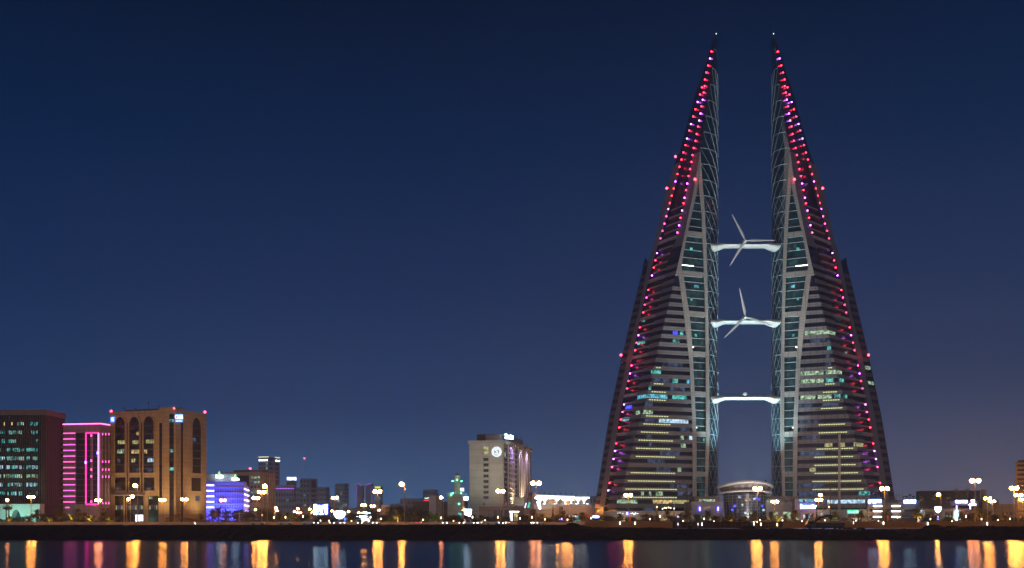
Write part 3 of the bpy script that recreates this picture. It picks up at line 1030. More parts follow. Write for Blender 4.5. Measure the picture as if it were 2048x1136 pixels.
ringband('lower_canopy', 12.8, zd(988), zd(984), 1.0, 2.9, M['white'])
ringband('roof_rim', 13.4, zd(977), zd(971), 2.3, 1.6, M['white'])
b = MB()
b.rings([[(DX + rr * math.cos(2 * math.pi * k / 48), DY + rr * math.sin(2 * math.pi * k / 48), zz + 2.6 * (rr / 13) ** 2 * max(0, -math.sin(2 * math.pi * k / 48)) ** 1.6) for k in range(48)]
         for rr, zz in ((10.3, zd(986)), (12.2, zd(976.5)), (8, zd(968)), (.1, zd(966)))])
b.build('roof_shell', M['taupe'], hall)
for k in range(11):
    a = math.pi + math.pi * (k + .5) / 11
    b = MB()
    b.add([(DX + 10.4 * math.cos(a), DY + 10.4 * math.sin(a), zd(983)), (DX + 12.0 * math.cos(a - .09), DY + 12.0 * math.sin(a - .09), zd(977) + 2.1 * max(0, -math.sin(a - .09)) ** 1.6),
           (DX + 12.0 * math.cos(a + .09), DY + 12.0 * math.sin(a + .09), zd(977) + 2.1 * max(0, -math.sin(a + .09)) ** 1.6), (DX + 11.3 * math.cos(a), DY + 11.3 * math.sin(a), zd(980) + 1)],
          [(0, 1, 2), (1, 2, 3), (0, 1, 3), (0, 2, 3)])
    b.build('roof_bracket', M['grey'], hall)
for a_, zpx, m in ((-115, 994, 'w_white'), (-108, 1010, 'w_green'), (-98, 1000, 'w_warm'), (-90, 999, 'w_warm'), (-76, 998, 'w_white'), (-70, 996, 'w_blue'), (-62, 999, 'w_blue'), (-128, 1012, 'w_blue'),
                   (-50, 1012, 'w_blue'), (-135, 1020, 'w_blue'), (-44, 1020, 'w_white'), (-100, 1026, 'w_white'), (-84, 1026, 'w_green'), (-120, 1022, 'w_dim'), (-66, 1018, 'w_dim'), (-85, 1012, 'w_dim')):
    a = math.radians(a_)
    b = MB()
    z = zd(zpx)
    b.box(DX + 10.25 * math.cos(a) - .55, DX + 10.25 * math.cos(a) + .55, DY + 10.25 * math.sin(a) - .08, DY + 10.25 * math.sin(a) + .3, z - .5, z + .5)
    b.build('lit_pane', M[m], hall)

# low wings of the podium on either side of the hall
for xa, xb, lb in ((1383, 1446, 'low podium wing with blue wall lights left of the round hall'), (1532, 1600, 'low podium wing right of the round hall')):
    Yp = 566.0
    rt = thing('podium_wing', lb, 'building', (WX(xa, Yp), Yp, GZ - .3))
    F = front(xa, Yp, GZ - .3)
    W_ = WX(xb, Yp) - WX(xa, Yp)
    b = MB()
    b.fbox(F, 0, W_, 0, F.w_py(1003, 0), -25, 0)
    b.build('wall', M['grey'], rt)
    b = MB()
    b.fbox(F, 2.5, W_, F.w_py(1003, 0), F.w_py(992, 0), -18, -6)
    b.build('upper_storey', M['taupe'], rt)
    for k in range(5):
        u0, u1, w0, w1 = fr(F, xa + 24 + k * 6.5, xa + 29.5 + k * 6.5, 998, 1003)
        if xa > 1500: u0, u1 = u0 - 3.2 - k * .2, u1 - 3.2 - k * .2
        ibox('lit_window', M['w_green'], rt, F, u0 - 1, u1 - 1, w0, w1, -6.1, -5.9)
    if xa < 1500:
        for px in (1399.5, 1436):
            u0, u1, w0, w1 = fr(F, px - 1, px + 1, 1014, 1021.5)
            ibox('wall_light', M['bluetube'], rt, F, u0, u1, w0, w1, .05, .5)
        u0, u1, w0, w1 = fr(F, 1402, 1420, 1011.5, 1018)
        ibox('dark_panel', M['navyglass'], rt, F, u0, u1, w0, w1, 0, .1)
    else:
        u0, u1, w0, w1 = fr(F, 1544, 1556, 1023, 1040)
        ibox('lit_window', M['w_green'], rt, F, u0, u1, w0, w1, 0, .1)
        u0, u1, w0, w1 = fr(F, 1566, 1582, 1024, 1040)
        ibox('lit_window', M['w_green'], rt, F, u0, u1, w0, w1, 0, .1)
    for k in range(3):
        xx = (1385, 1401, 1415, 1535, 1547, 1560)[k + (3 if xa > 1500 else 0)]
        u0, u1, w0, w1 = fr(F, xx, xx + 9, 1033, 1040)
        ibox('shop_window', M['w_green'], rt, F, u0, u1, w0, w1, 0, .12)

# ------------------------------------------------------------------ floodlights of the towers (lamps standing on the podium) and added fill lights


def flood(name, label, loc, target, power, color, size_deg, group=None, blend=.6, radius=.4):
    rt = thing(name, label, 'floodlight', loc, group)
    d = (Vector(target) - Vector(loc)).normalized()
    b = MB()
    l = Vector(loc)
    b.bar(l - d * .1, l - d * .7, .45, 8, .3)
    b.bar(l - d * .5, l - Vector((0, 0, 1.0)), .08, 4)
    b.build('housing', M['darkmetal'], rt)
    ld = bpy.data.lights.new(name, 'SPOT')
    ld.energy = power
    ld.color = color
    ld.spot_size = math.radians(size_deg)
    ld.spot_blend = blend
    ld.shadow_soft_size = radius
    lo = bpy.data.objects.new('beam', ld)
    lo.parent = rt
    lo.matrix_basis = d.to_track_quat('-Z', 'Y').to_matrix().to_4x4()
    col.objects.link(lo)
    return rt


KW = 1.0
tcx = WX(1490, 604)
g_ = 'cool white floodlights aimed up at the towers'
flood('floodlight', 'floodlight on the podium aimed up the inner curve of the left tower', (tcx - 4, 589, 23), (WX(1434, 606), 606, 130), 150000 * KW, (.62, .92, 1), 75, g_)
flood('floodlight', 'floodlight on the podium aimed up the inner curve of the right tower', (tcx + 4, 589, 23), (WX(1545, 606), 606, 130), 150000 * KW, (.62, .92, 1), 75, g_)
flood('floodlight', 'floodlight on the podium aimed up at the underside of the bridges', (tcx, 555, 24), (tcx, 604, 128), 125000 * KW, (.3, .86, 1), 30, g_)
flood('floodlight', 'small floodlight on the podium aimed up at the lowest bridge only', (tcx, 591, 21), (tcx, 604, 66), 5000 * KW, (.45, .9, 1), 60, g_)
flood('floodlight', 'floodlight in front of the left tower aimed at its pale column', (WX(1408, 535), 535, 14), (WX(1400, 600), 600, 150), 230000 * KW, (1, .97, .88), 34, g_)
flood('floodlight', 'floodlight in front of the right tower aimed at its pale column', (WX(1572, 535), 535, 14), (WX(1577, 600), 600, 150), 230000 * KW, (1, .97, .88), 34, g_)

flood('floodlight', 'added fill light in front of the round hall, brightening its white saucer roof', (DX, 545, 5), (DX, 562, 20), 20000, (1, .95, .85), 90, None, 1.0)  # added lamp, there to whiten the roof rim and canopy
flood('floodlight', 'added fill light before the round hall, brightening the inward faces of the left tower', (tcx - 3, 470, 13), (WX(1340, 590), 590, 85), 72000, (1, .84, .7), 95, 'added fill lights facing the towers', 1.0, .8)  # added pair of lamps, so inward tower faces outshine the outer ones
flood('floodlight', 'added fill light before the round hall, brightening the inward faces of the right tower', (tcx + 3, 470, 13), (WX(1640, 590), 590, 85), 72000, (1, .84, .7), 95, 'added fill lights facing the towers', 1.0, .8)  # the right tower's half of the added pair
flood('floodlight', 'added fill light at the hotel podium, aimed up at the hotel facade', (WX(968, 517), 517, 12.5), (WX(980, 540), 540, 34), 15000, (1, .97, .8), 100, None, 1.0, .5)  # added lamp that lifts the otherwise dim hotel front
for px, w_ in ((1255, 'left end of the left tower'), (1345, 'right end of the left tower'), (1635, 'left end of the right tower'), (1725, 'right end of the right tower')):
    flood('floodlight', 'added warm fill light washing the lowest floors, ' + w_, (WX(px, 549), 549, 4.6), (WX(px, 575), 575, 16), 5000, (1, .66, .3), 120, 'added warm fill lights at the foot of the towers', 1.0)  # added lamps standing in for street lamp light on these floors

# ------------------------------------------------------------------ dark office block at the far left
rt, FL, FR, L, R, H = building('office_block', 'dark office block with teal-lit window rows behind vertical fins, cut by the left edge', -60, 91, 129.5, 830, 470, 3, wall='brown')
b = MB()
b.fbox(FL, -.3, L, FL.w_py(830, 0), FL.w_py(819, 0), -R - .3, .5)
b.build('parapet', M['taupe'], rt)
u0, u1, w0, w1 = fr(FL, -58, 84, 1006, 831)
ibox('dark_glazing', M['darkglass'], rt, FL, u0, u1, w0, w1, .02, .10)
for i in range(38):      # fins
    px = 84 - i * 3.83
    u = FL.u_px(px)
    w_lo = FL.w_py(1006, u)
    ibox('fin', M['fins'], rt, FL, u - .07, u + .07, w_lo, FL.w_py(831, u), .10, .55)
rw = random.Random(3)
rows = [(848, [(8, 11), (17, 19), (23, 27), (35, 39), (42, 48), (54, 57), (60, 66), (68, 71), (73, 76)], 'w_warm'), (865, [(0, 10), (13, 45), (59, 64), (66, 70), (73, 76)], 'w_teal'),
        (882.5, [(0, 10), (13, 40), (73, 76)], 'w_teal'), (900, [(0, 10), (13, 49), (52, 70), (73, 76)], 'w_teal'), (917, [(0, 10), (13, 49), (53, 65), (66, 76)], 'w_teal'),
        (934.5, [(0, 8), (13, 20), (24, 48), (52, 72), (73, 76)], 'w_white'), (952.5, [(0, 10), (12, 30), (30, 48), (52, 70), (73, 76)], 'w_green'),
        (969.5, [(0, 5), (16, 26), (27, 44), (52, 76)], 'w_white'), (987, [(0, 9), (14, 48), (73, 76)], 'w_teal'), (1002, [(73, 76), (6, 18)], 'w_warm')]
for py, segs, m in rows:
    for xa, xb in segs:
        x = xa
        while x < xb - .5:
            w = min(xb - x, 3.83)
            if rw.random() < .86:
                uu0, uu1, ww0, ww1 = fr(FL, x + .3, x + w - .3, py + 3.6, py - 3.8)
                mm = m if rw.random() < .6 else rw.choice(['w_teal', 'w_white', 'w_green', 'w_teal'])
                if m == 'w_warm' and x > 50: mm = 'w_teal'
                ibox('lit_window', M[mm], rt, FL, uu0, uu1, ww0 + rw.choice([0, 0, .25]), ww1, .1, .16)
            x += 3.83
for k in range(11):      # floor edges between the window rows
    py = 856.5 + 17.3 * (k - 1)
    u0, u1, w0, w1 = fr(FL, -58, 84, py + 1.2, py - 1.2)
    ibox('floor_edge', M['brown'], rt, FL, u0, u1, w0, w1, .1, .2)
for k in range(9):
    u = FR.u_px(93 + k * 4)
    ibox('side_joint', M['fins'], rt, FR, u - .05, u + .05, 8, FR.w_py(832, u), .0, .12)
# pale porch with pointed arch
Fp = Frame(FL.at(0, 0, 5), FL.u, FL.n)
pr = thing('entrance_porch', 'teal-lit pale porch with a pointed arch at the foot of the dark office', 'porch', Fp.o)
wt = Fp.w_py(1008, 0)
b = MB()
hw, cxu = (Fp.u_px(20) - Fp.u_px(44)) / 2, (Fp.u_px(20) + Fp.u_px(44)) / 2
ht = Fp.w_py(1019, cxu)
Ltop = Fp.u_px(-58)
arch = [(cxu - hw, 0)] + [(cxu - hw * math.cos(t), ht * math.sin(t) ** 1.25) for t in [math.pi * k / 16 for k in range(1, 16)]] + [(cxu + hw, 0)]
b.fbox(Fp, 0, cxu - hw, 0, wt, -4, 0)
b.fbox(Fp, cxu + hw, Ltop, 0, wt, -4, 0)
for (ua, wa), (ub, wb) in zip(arch, arch[1:]):
    b.hexa([Fp.at(ua, wa, 0), Fp.at(ub, wb, 0), Fp.at(ub, wb, -4), Fp.at(ua, wa, -4), Fp.at(ua, wt, 0), Fp.at(ub, wt, 0), Fp.at(ub, wt, -4), Fp.at(ua, wt, -4)])
b.build('wall', M['white'], pr)
b = MB()
b.fbox(Fp, cxu - hw, cxu + hw, 0, ht, -4.6, -4.1)
b.build('glazing', M['w_tdim'], pr)
for k in range(5):
    u = cxu - hw + hw * 2 * (k + .5) / 5
    ibox('mullion', M['darkmetal'], pr, Fp, u - .06, u + .06, 0, ht * .8, -4.1, -3.9)
flood('floodlight', 'teal ground lamp washing the pointed-arch porch', Fp.at(cxu + 1, 1.2, 9), Fp.at(cxu, 5, 0), 3600, (.25, 1, .80), 150, None, 1.0)
flood('floodlight', 'teal ground lamp beside the young palm right of the porch', Fp.at(Fp.u_px(76), 1.2, 8), Fp.at(Fp.u_px(76), 4, 0), 2400, (.25, 1, .80), 150, None, 1.0)
Fq = Frame(FR.at(0, 0, .0), FR.u, FR.n)

# ------------------------------------------------------------------ pink neon building
rt, FL, FR, L, R, H = building('neon_building', 'mauve office building outlined in pink neon between the dark block and the arched sandstone block', 126, 201, 219.6, 847.5, 480, 12, wall='mauve')
for F, Ln in ((FL, L), (FR, R)):
    ibox('roof_neon', M['neon_core'], rt, F, 0, Ln, H - .1, H + .22, -.1, .25)
for k in range(13):
    py = 866.5 + 11.45 * k
    u0, u1, w0, w1 = fr(FL, 127, 150.5, py + .7, py - .7)
    ibox('neon_line', M['neon_lav'], rt, FL, u0, u1, w0, w1, .05, .25)
    u0, u1, w0, w1 = fr(FL, 114, 150.5, py + 6, py + 3)
    ibox('ledge', M['mauve'], rt, FL, u0, u1, w0, w1, 0, .3)
u0, u1, w0, w1 = fr(FL, 131, 139, 1015.8, 1014.2)
ibox('neon_line', M['neon_lav'], rt, FL, u0, u1, w0, w1, .05, .25)
u0, u1, w0, w1 = fr(FL, 152.5, 171, 1008, 866)
ibox('dark_glazing', M['navyglass'], rt, FL, u0, u1, w0, w1, .02, .1)
u0, u1, w0, w1 = fr(FL, 172.5, 197.5, 1008, 866)
ibox('dark_glazing', M['navyglass'], rt, FL, u0, u1, w0, w1, .02, .1)
for a in (172.5, 197.5):
    u = FL.u_px(a)
    ibox('neon_frame', M['neon'] if a < 180 else M['neon_core'], rt, FL, u - .17, u + .17, w0, w1, .1, .4)
for py in (866, 1008.5):
    w = FL.w_py(py, FL.u_px(185))
    ibox('neon_frame', M['neon'], rt, FL, FL.u_px(197.5) + .2, FL.u_px(172.5) - .2, w - .15, w + .15, .1, .4)
u0, u1, _, _ = fr(FL, 182.3, 186.3, 1008, 866)
ibox('pilaster', M['mauve'], rt, FL, u0, u1, w0 + .2, w1 - .2, .1, .5)
for k in range(12):
    py = 878 + k * 11.5
    a0, a1, c0, c1 = fr(FL, 153, 197, py + .5, py - .5)
    ibox('floor_line', M['mauve'], rt, FL, a0, a1, c0, c1, .1, .16)
for py in (871, 921, 939, 952.5, 1003):
    uu = FL.u_px(184.3)
    w = FL.w_py(py, uu)
    ibox('up_light', M['neon_lav'], rt, FL, uu - .28, uu + .28, w - .45, w + .35, .5, .8)
for xp in (202, 208.3, 214.6):
    u = FR.u_px(xp)
    wa, wb = FR.w_py(1008, u), FR.w_py(866, u)
    ibox('pilaster', M['mauve'], rt, FR, u, u + FR.u_px(xp + 2.6) - u, wa, wb, .02, .5)
    for py in (868, 923, 939, 953, 1006):
        w = FR.w_py(py, u)
        ibox('up_light', M['neon_lav'], rt, FR, u, FR.u_px(xp + 1.6), w - .5, w + .4, .5, .55)
    for ya, yb in ((900, 868), (935, 902), (1006, 950)):
        u0, u1, w0, w1 = fr(FR, xp + 2.9, xp + 5.8, ya, yb)
        ibox('window', M['navyglass'], rt, FR, u0, u1, w0, w1, .02, .12)
for px, py, F in ((158 + 38.5, 906, FL), (172.5, 925, FL)):
    u = F.u_px(px)
    w = F.w_py(py, u)
    ibox('blue_lamp', M['bluetube'], rt, F, u - .25, u + .25, w - .5, w + .5, .4, .6)

# ------------------------------------------------------------------ arched sandstone office with the blue sign
rt, FL, FR, L, R, H = building('arched_office', 'sandstone office block with tall round-topped arches and a blue lit sign near its top corner', 219.5, 352, 413, 819.0, 480, 20, wall='sand')


def arch_window(F, xa, xb, ytop, ybot, parent, lit):
    u0, u1, w0, w1 = fr(F, xa, xb, ybot, ytop)
    r = (u1 - u0) / 2
    cu = (u0 + u1) / 2
    b = MB()
    pts = [(u0, w0), (u1, w0)] + [(cu + r * math.cos(t), w1 - r * 1.25 + r * 1.25 * math.sin(t)) for t in [math.pi * k / 12 for k in range(13)]]
    fr_ = [F.at(u, w, .06) for u, w in pts]
    bk = [F.at(u, w, -.2) for u, w in pts]
    b.rings([bk, fr_])
    b.build('arch_glazing', M['darkglass'], parent)
    # raised stone surround
    b = MB()
    ins = pts[1:] + [pts[0]]
    for (ua, wa), (ub, wb) in zip(ins, ins[1:]):
        fa = lambda u, w: (u + (.45 if u > cu else -.45) * (1 if abs(u - cu) > .2 * r else abs(u - cu) / (.2 * r + 1e-6)), w + (.45 if w > w1 - r else 0))
        A, B_ = fa(ua, wa), fa(ub, wb)
        b.hexa([F.at(ua, wa, .5), F.at(ub, wb, .5), F.at(*B_, .5), F.at(*A, .5), F.at(ua, wa, 0), F.at(ub, wb, 0), F.at(*B_, 0), F.at(*A, 0)])
    b.build('arch_surround', M['sand'], parent)
    n = 7
    for k in range(1, n):      # floor lines
        w = w0 + (w1 - r - w0) * k / (n - .6)
        ibox('floor_line', M['brown'], parent, F, u0, u1, w - .25, w + .25, .06, .14)
    for py, fa, fb, m in lit:
        a0, a1 = u0 + (u1 - u0) * fa, u0 + (u1 - u0) * fb
        w = F.w_py(py, cu)
        q = max(2, int((a1 - a0) / .75))
        for i in range(q):
            ibox('lit_window', M[m], parent, F, a0 + (a1 - a0) * (i + .12) / q, a0 + (a1 - a0) * (i + .8) / q, w - .75, w + .75, .1, .18)


# fractions run along u, which is right-to-left on this face
arch_window(FL, 230.5, 251, 834, 945.5, rt, [(884.5, .05, .75, 'w_yell'), (903, .1, .8, 'w_green'), (921, .5, .8, 'w_dim')])
arch_window(FL, 258.8, 279.6, 833.5, 945.5, rt, [(867, .1, .3, 'w_warm'), (884.5, .1, .7, 'w_yell'), (903.5, .0, .8, 'w_warm'), (921, .4, .8, 'w_yell'), (940, .1, .7, 'w_dim')])
arch_window(FL, 287.8, 308.6, 832.5, 945.5, rt, [(883, .0, .8, 'w_yell'), (903, .65, 1., 'w_warm'), (920.5, .0, .65, 'w_white'), (939, .0, .8, 'w_dim')])
arch_window(FR, 383, 401.3, 835.5, 946.5, rt, [(880, .1, .5, 'w_dim')])
for xa, xb in ((230.5, 251), (258.8, 279.6), (287.8, 308.6)):
    u0, u1, w0, w1 = fr(FL, xa, xb, 981, 955)
    ibox('lower_window', M['darkglass'], rt, FL, u0, u1, w0, w1, .0, .08)
    ibox('lower_window_sill', M['sand'], rt, FL, u0 - .3, u1 + .3, w0 - .5, w0, .0, .5)
    a0, a1, c0, c1 = fr(FL, xa + 2, xb - 6, 979, 975)
    ibox('lit_window', M['w_dim'], rt, FL, a0, a1, c0, c1, .1, .16)
u0, u1, w0, w1 = fr(FR, 383, 401, 982, 956)
ibox('lower_window', M['darkglass'], rt, FR, u0, u1, w0, w1, .0, .08)
for F, xa, xb, ya, yb in ((FL, 254, 256.5, 846, 985), (FL, 282.5, 285, 846, 985), (FL, 318.8, 324.2, 846, 1000), (FL, 339, 347.5, 828, 1044), (FR, 362, 365.5, 846, 1044)):
    u0, u1, w0, w1 = fr(F, xa, xb, yb, ya)
    ibox('slot_window', M['darkglass'], rt, F, u0, u1, w0, w1, .0, .1)
for py, m in ((841.5, 'w_teal'), (901.5, 'w_teal'), (938, 'w_teal')):
    u0, u1, w0, w1 = fr(FL, 339.5, 347.3, py + 3, py - 3)
    ibox('lit_window', M[m], rt, FL, u0, u1, w0, w1, .1, .16)
for py in (855, 873, 890, 920, 956, 974):
    u0, u1, w0, w1 = fr(FL, 339.5, 347.3, py + .5, py - .5)
    ibox('slot_bar', M['fins'], rt, FL, u0, u1, w0, w1, .1, .16)
for xa, xb in ((319.5, 324), (354, 357)):
    pass
for xa, xb, ya, yb in ((230, 247, 1044, 992), (250, 287, 1044, 992), (297, 317, 1044, 992)):
    u0, u1, w0, w1 = fr(FL, xa, xb, ya, yb)
    ibox('ground_floor_glazing', M['darkglass'], rt, FL, u0, u1, w0, w1, .0, .1)
    a0, a1, c0, c1 = fr(FL, xa + 1, xb - 1, 1019, 1011)
    q = int((a1 - a0) / .9)
    for i in range(q):
        ibox('lit_window', M['w_dim' if i % 3 else 'w_yell'], rt, FL, a0 + (a1 - a0) * (i + .2) / q, a0 + (a1 - a0) * (i + .75) / q, c0, c1, .1, .16)
u0, u1, w0, w1 = fr(FL, 228, 290, 991.5, 984.5)
b = MB()
b.hexa([FL.at(u0, w0, 2.2), FL.at(u1, w0, 2.2), FL.at(u1, w0 + .2, 0), FL.at(u0, w0 + .2, 0), FL.at(u0, w0 + .3, 2.2), FL.at(u1, w0 + .3, 2.2), FL.at(u1, w1, 0), FL.at(u0, w1, 0)])
b.build('entrance_canopy', M['concrete'], rt)
for i in range(4):
    for j in range(3):
        u0, u1, w0, w1 = fr(FL, 271.5 + i * 3.9, 274.9 + i * 3.9, 1034 + j * 5.0, 1029.6 + j * 5.0)
        ibox('doorway_pane', M['signwhite2'], rt, FL, u0, u1, w0, w1, .1, .2)
u0, u1, w0, w1 = fr(FL, 298.5, 306, 998, 993)
ibox('lit_window', M['w_green'], rt, FL, u0, u1, w0, w1, .1, .16)
u0, u1, w0, w1 = fr(FR, 391, 399, 1002, 992)
ibox('lit_window', M['w_dim'], rt, FR, u0, u1, w0, w1, .0, .16)
# parapet, sunken roof edge
b = MB()
b.fbox(FL, FL.u_px(318), FL.u_px(242), H, H + .8, -14, -2.5)
b.build('roof_screen', M['darkroof'], rt)
b = MB()
b.fbox(FL, .4, FL.u_px(318.6), H, H + 1.0, -6, -.02)
b.build('parapet', M['sand'], rt)
for px, hgt in ((242, 1.6), (265, 1.4), (291, 3.4), (311, 1.8), (370, 1.5)):
    F = FL if px < 352 else FR
    u = F.u_px(px)
    b = MB()
    b.bar(F.at(u, H, -2), F.at(u, H + hgt, -2), .09, 4)
    b.ball(F.at(u, H + hgt, -2), .33, 6, 4)
    b.build('roof_aerial', M['darkmetal'], rt)
for px, py, F in ((221.5, 822.5, FL), (348, 816.5, FL), (411, 824, FR)):
    u = F.u_px(px)
    b = MB()
    b.ball(F.at(u, F.w_py(py, u), -.3), .5, 8, 5)
    b.build('warning_light', M['beacon'], rt)


def gib(F, px0, px1, py0, py1, label, full=True):
    u0, u1, w0, w1 = fr(F, px0, px1, py1, py0)
    sg = thing('lit_sign', label, 'sign', F.at((u0 + u1) / 2, w0, .3), 'blue signs on the arched sandstone office')
    b = MB()
    b.fbox(F, u0, u1, w0, w1, .15, .5)
    b.build('sign_box', M['bluesign'], sg)
    cu = (u0 + u1) / 2
    if full:
        text('GIB', M['signwhite2'], sg, F, cu, w0 + (w1 - w0) * .62, .58, (w1 - w0) * .72, squash=.95)
        b = MB()
        un = F.at(u1, 0, 0) - F.at(u0, 0, 0)
        for k in range(5):
            b.fbox(F, u0 + (u1 - u0) * (.12 + k * .16), u0 + (u1 - u0) * (.23 + k * .16), w0 + .18, w0 + .45 + .12 * (k % 2), .5, .62)
        b.build('small_lettering', M['signwhite2'], sg)
        uu = F.u_px(px0 + 3.2)
        ibox('red_mark', M['signred'], sg, F, uu - .3, uu + .3, w0 + (w1 - w0) * .5, w0 + (w1 - w0) * .68, .6, .68)
    else:
        text('G', M['signwhite2'], sg, F, cu, (w0 + w1) / 2, .58, (w1 - w0) * .95, squash=.9)


Fs = Frame(FL.at(FL.u_px(351.8), 0, .3), Vector((1, .12, 0)), Vector((.12, -1, 0)))
gib(Fs, 350.5, 366, 828.5, 844, 'blue square sign reading GIB on the sandstone office')
gib(FL, 222.5, 231, 834, 844.5, 'small blue sign with a single G at the left end of the sandstone office', False)

for px, F in ((262, FL), (331, FL), (390, FR)):
    u = F.u_px(px)
    flood('floodlight', 'warm ground lamp washing the arched sandstone office, ' + {262: 'by its canopy', 331: 'before the plain stair wall', 390: 'before its right wing'}[px], F.at(u, 1.2, 9), F.at(u, 22, 0), 13000, (1, .68, .34), 110, 'warm lamps washing the arched office', 1.0)

# ------------------------------------------------------------------ blue-lit hotel-like block and its grey neighbour
rt, FL, FR, L, R, H = building('blue_lit_building', 'low block washed in blue light with white light bars at both ends', 380, 488, 497, 968, 520, -9, wall='blockwall')
FL = Frame(FL.o, FL.u, FL.n)
b = MB()
b.fbox(FL, -.4, L, H, H + 1.0, -12, .4)
b.build('cornice', M['grey'], rt)
b = MB()
b.fbox(FL, FL.u_px(472), L, H + 1.0, H + 4.4, -14, -3)
b.build('roof_plant_room', M['grey'], rt)
for r_ in range(5):
    py = 970.5 + r_ * 11
    for xa, xb, dy in ((410, 428, 0), (490, 496.5, 7)):
        F = FL if xb < 450 else FR
        u0, u1, w0, w1 = fr(F, xa, xb, py + dy + 1.1, py + dy - .9) if xb < 450 else (.2, R - .2, F.w_py(py + dy + 1.1, 1), F.w_py(py + dy - .9, 1))
        ibox('light_bar', M['bluewhite'], rt, F, u0, u1, w0, w1, .05, .35)
    uu = FL.u_px(458)
    w = FL.w_py(py + 5, uu)
    ibox('floor_band', M['blockwall'], rt, FL, 0, L, w - .35, w + .35, .0, .35)
for r_ in range(5):
    for c_ in range(17):
        px = 430 + c_ * 3.4
        u0, u1, w0, w1 = fr(FL, px, px + 1.6, 0, 10)
        wa = FL.w_py(973 + r_ * 11 + 11.5 - .6, u0)
        ibox('window', M['navyglass'], rt, FL, u0, u1, wa, wa + 1.5, .0, .06)
for px in (420, 446, 472):
    u = FL.u_px(px)
    flood('floodlight', 'blue ground lamp ' + {420: 'at the left end', 446: 'in the middle', 472: 'at the right end'}[px] + ' of the blue-lit block', FL.at(u, 1.0, 7), FL.at(u, 9.5, 0), 36000, (.04, .06, 1), 120, 'blue lamps washing the block', 1.0)


def lotus(F, px0, px1, py0, py1, label):
    u0, u1, w0, w1 = fr(F, px0, px1, py1, py0)
    sg = thing('roof_sign', label, 'sign', F.at((u0 + u1) / 2, w0 - .8, -1), 'white lit signs with a green and yellow emblem')
    b = MB()
    n = 6
    for k in range(n):
        a0 = u0 + (u1 - u0) * k / n
        b.fbox(F, a0 + .06, a0 + (u1 - u0) / n - .06, w0 + .1, w0 + (w1 - w0) * (.75 + .25 * ((k * 37) % 3) / 2), -1, -.7)
    b.fbox(F, u0, u1, w0, w0 + .35, -1, -.75)
    b.build('lettering', M['signwhite'], sg)
    cu = (u0 + u1) / 2
    for s, m in ((-1, 'signyel'), (1, 'signgreen')):
        b = MB()
        sgn = s * (1 if F.u.x > 0 else -1)
        pts = [(cu, w1), (cu + sgn * .55, w1 + .5), (cu + sgn * .5, w1 + 1.1), (cu, w1 + 1.75)]
        b.rings([[F.at(u, w, -1) for u, w in pts], [F.at(u, w, -.7) for u, w in pts]])
        b.build('emblem_leaf', M[m], sg)
    b = MB()
    b.fbox(F, u0 + .4, u0 + .5, w0 - .9, w0, -1, -.9)
    b.fbox(F, u1 - .5, u1 - .4, w0 - .9, w0, -1, -.9)
    b.build('sign_leg', M['darkmetal'], sg)


lotus(FL, 431, 446, 950, 955.3, 'white lit roof sign with a green and yellow emblem, left one on the blue-lit block')
lotus(FL, 464, 477.5, 955.5, 960.5, 'white lit roof sign with a green and yellow emblem, right one on the blue-lit block')

rt, FL, FR, L, R, H = building('grey_office', 'tall grey office block rising behind the blue-lit block', 440, 523, 549.5, 943.5, 640, 20, wall='grey')
u0, u1, w0, w1 = fr(FL, 462, 498, 1000, 951)
ibox('dark_glazing', M['navyglass'], rt, FL, u0, u1, w0, w1, .0, .1)
b = MB()
b.fbox(FL, FL.u_px(523) + 1, FL.u_px(465), H, H + 1.1, -8, -1)
b.build('roof_screen', M['darkroof'], rt)
for r_ in range(6):
    for c_, px in enumerate((502, 509, 516)):
        u0, u1, w0, w1 = fr(FL, px, px + 3.8, 957 + r_ * 9.6, 952.5 + r_ * 9.6)
        ibox('lit_window' if r_ < 2 else 'window', M['w_teal' if (r_ in (1, 3) and c_ < 2) else ('w_green' if r_ < 2 else 'navyglass')], rt, FL, u0, u1, w0, w1, .0, .1)
for r_ in range(9):
    for c_ in range(5):
        px = 526.5 + c_ * 4.2
        u0, u1, w0, w1 = fr(FR, px, px + 2.4, 955 + r_ * 9.2, 950 + r_ * 9.2)
        ibox('window', M['w_tdim' if (r_ * 5 + c_) % 7 == 3 else 'navyglass'], rt, FR, u0, u1, w0, w1, .0, .1)
for px in (524.8, 529.8, 534, 538.2, 542.4, 547):
    u0, u1, w0, w1 = fr(FR, px, px + 1.1, 1035, 948)
    ibox('pilaster', M['concrete'], rt, FR, u0, u1, w0, w1, .0, .6)
b = MB()
u = FL.u_px(494.3)
b.bar(FL.at(u, H, -3), FL.at(u, H + 1.8, -3), .12, 4)
b.build('roof_mast', M['darkmetal'], rt)
b = MB()
b.ball(FL.at(u, H + 2.0, -3), .55, 8, 5)
b.build('warning_light', M['beacon'], rt)

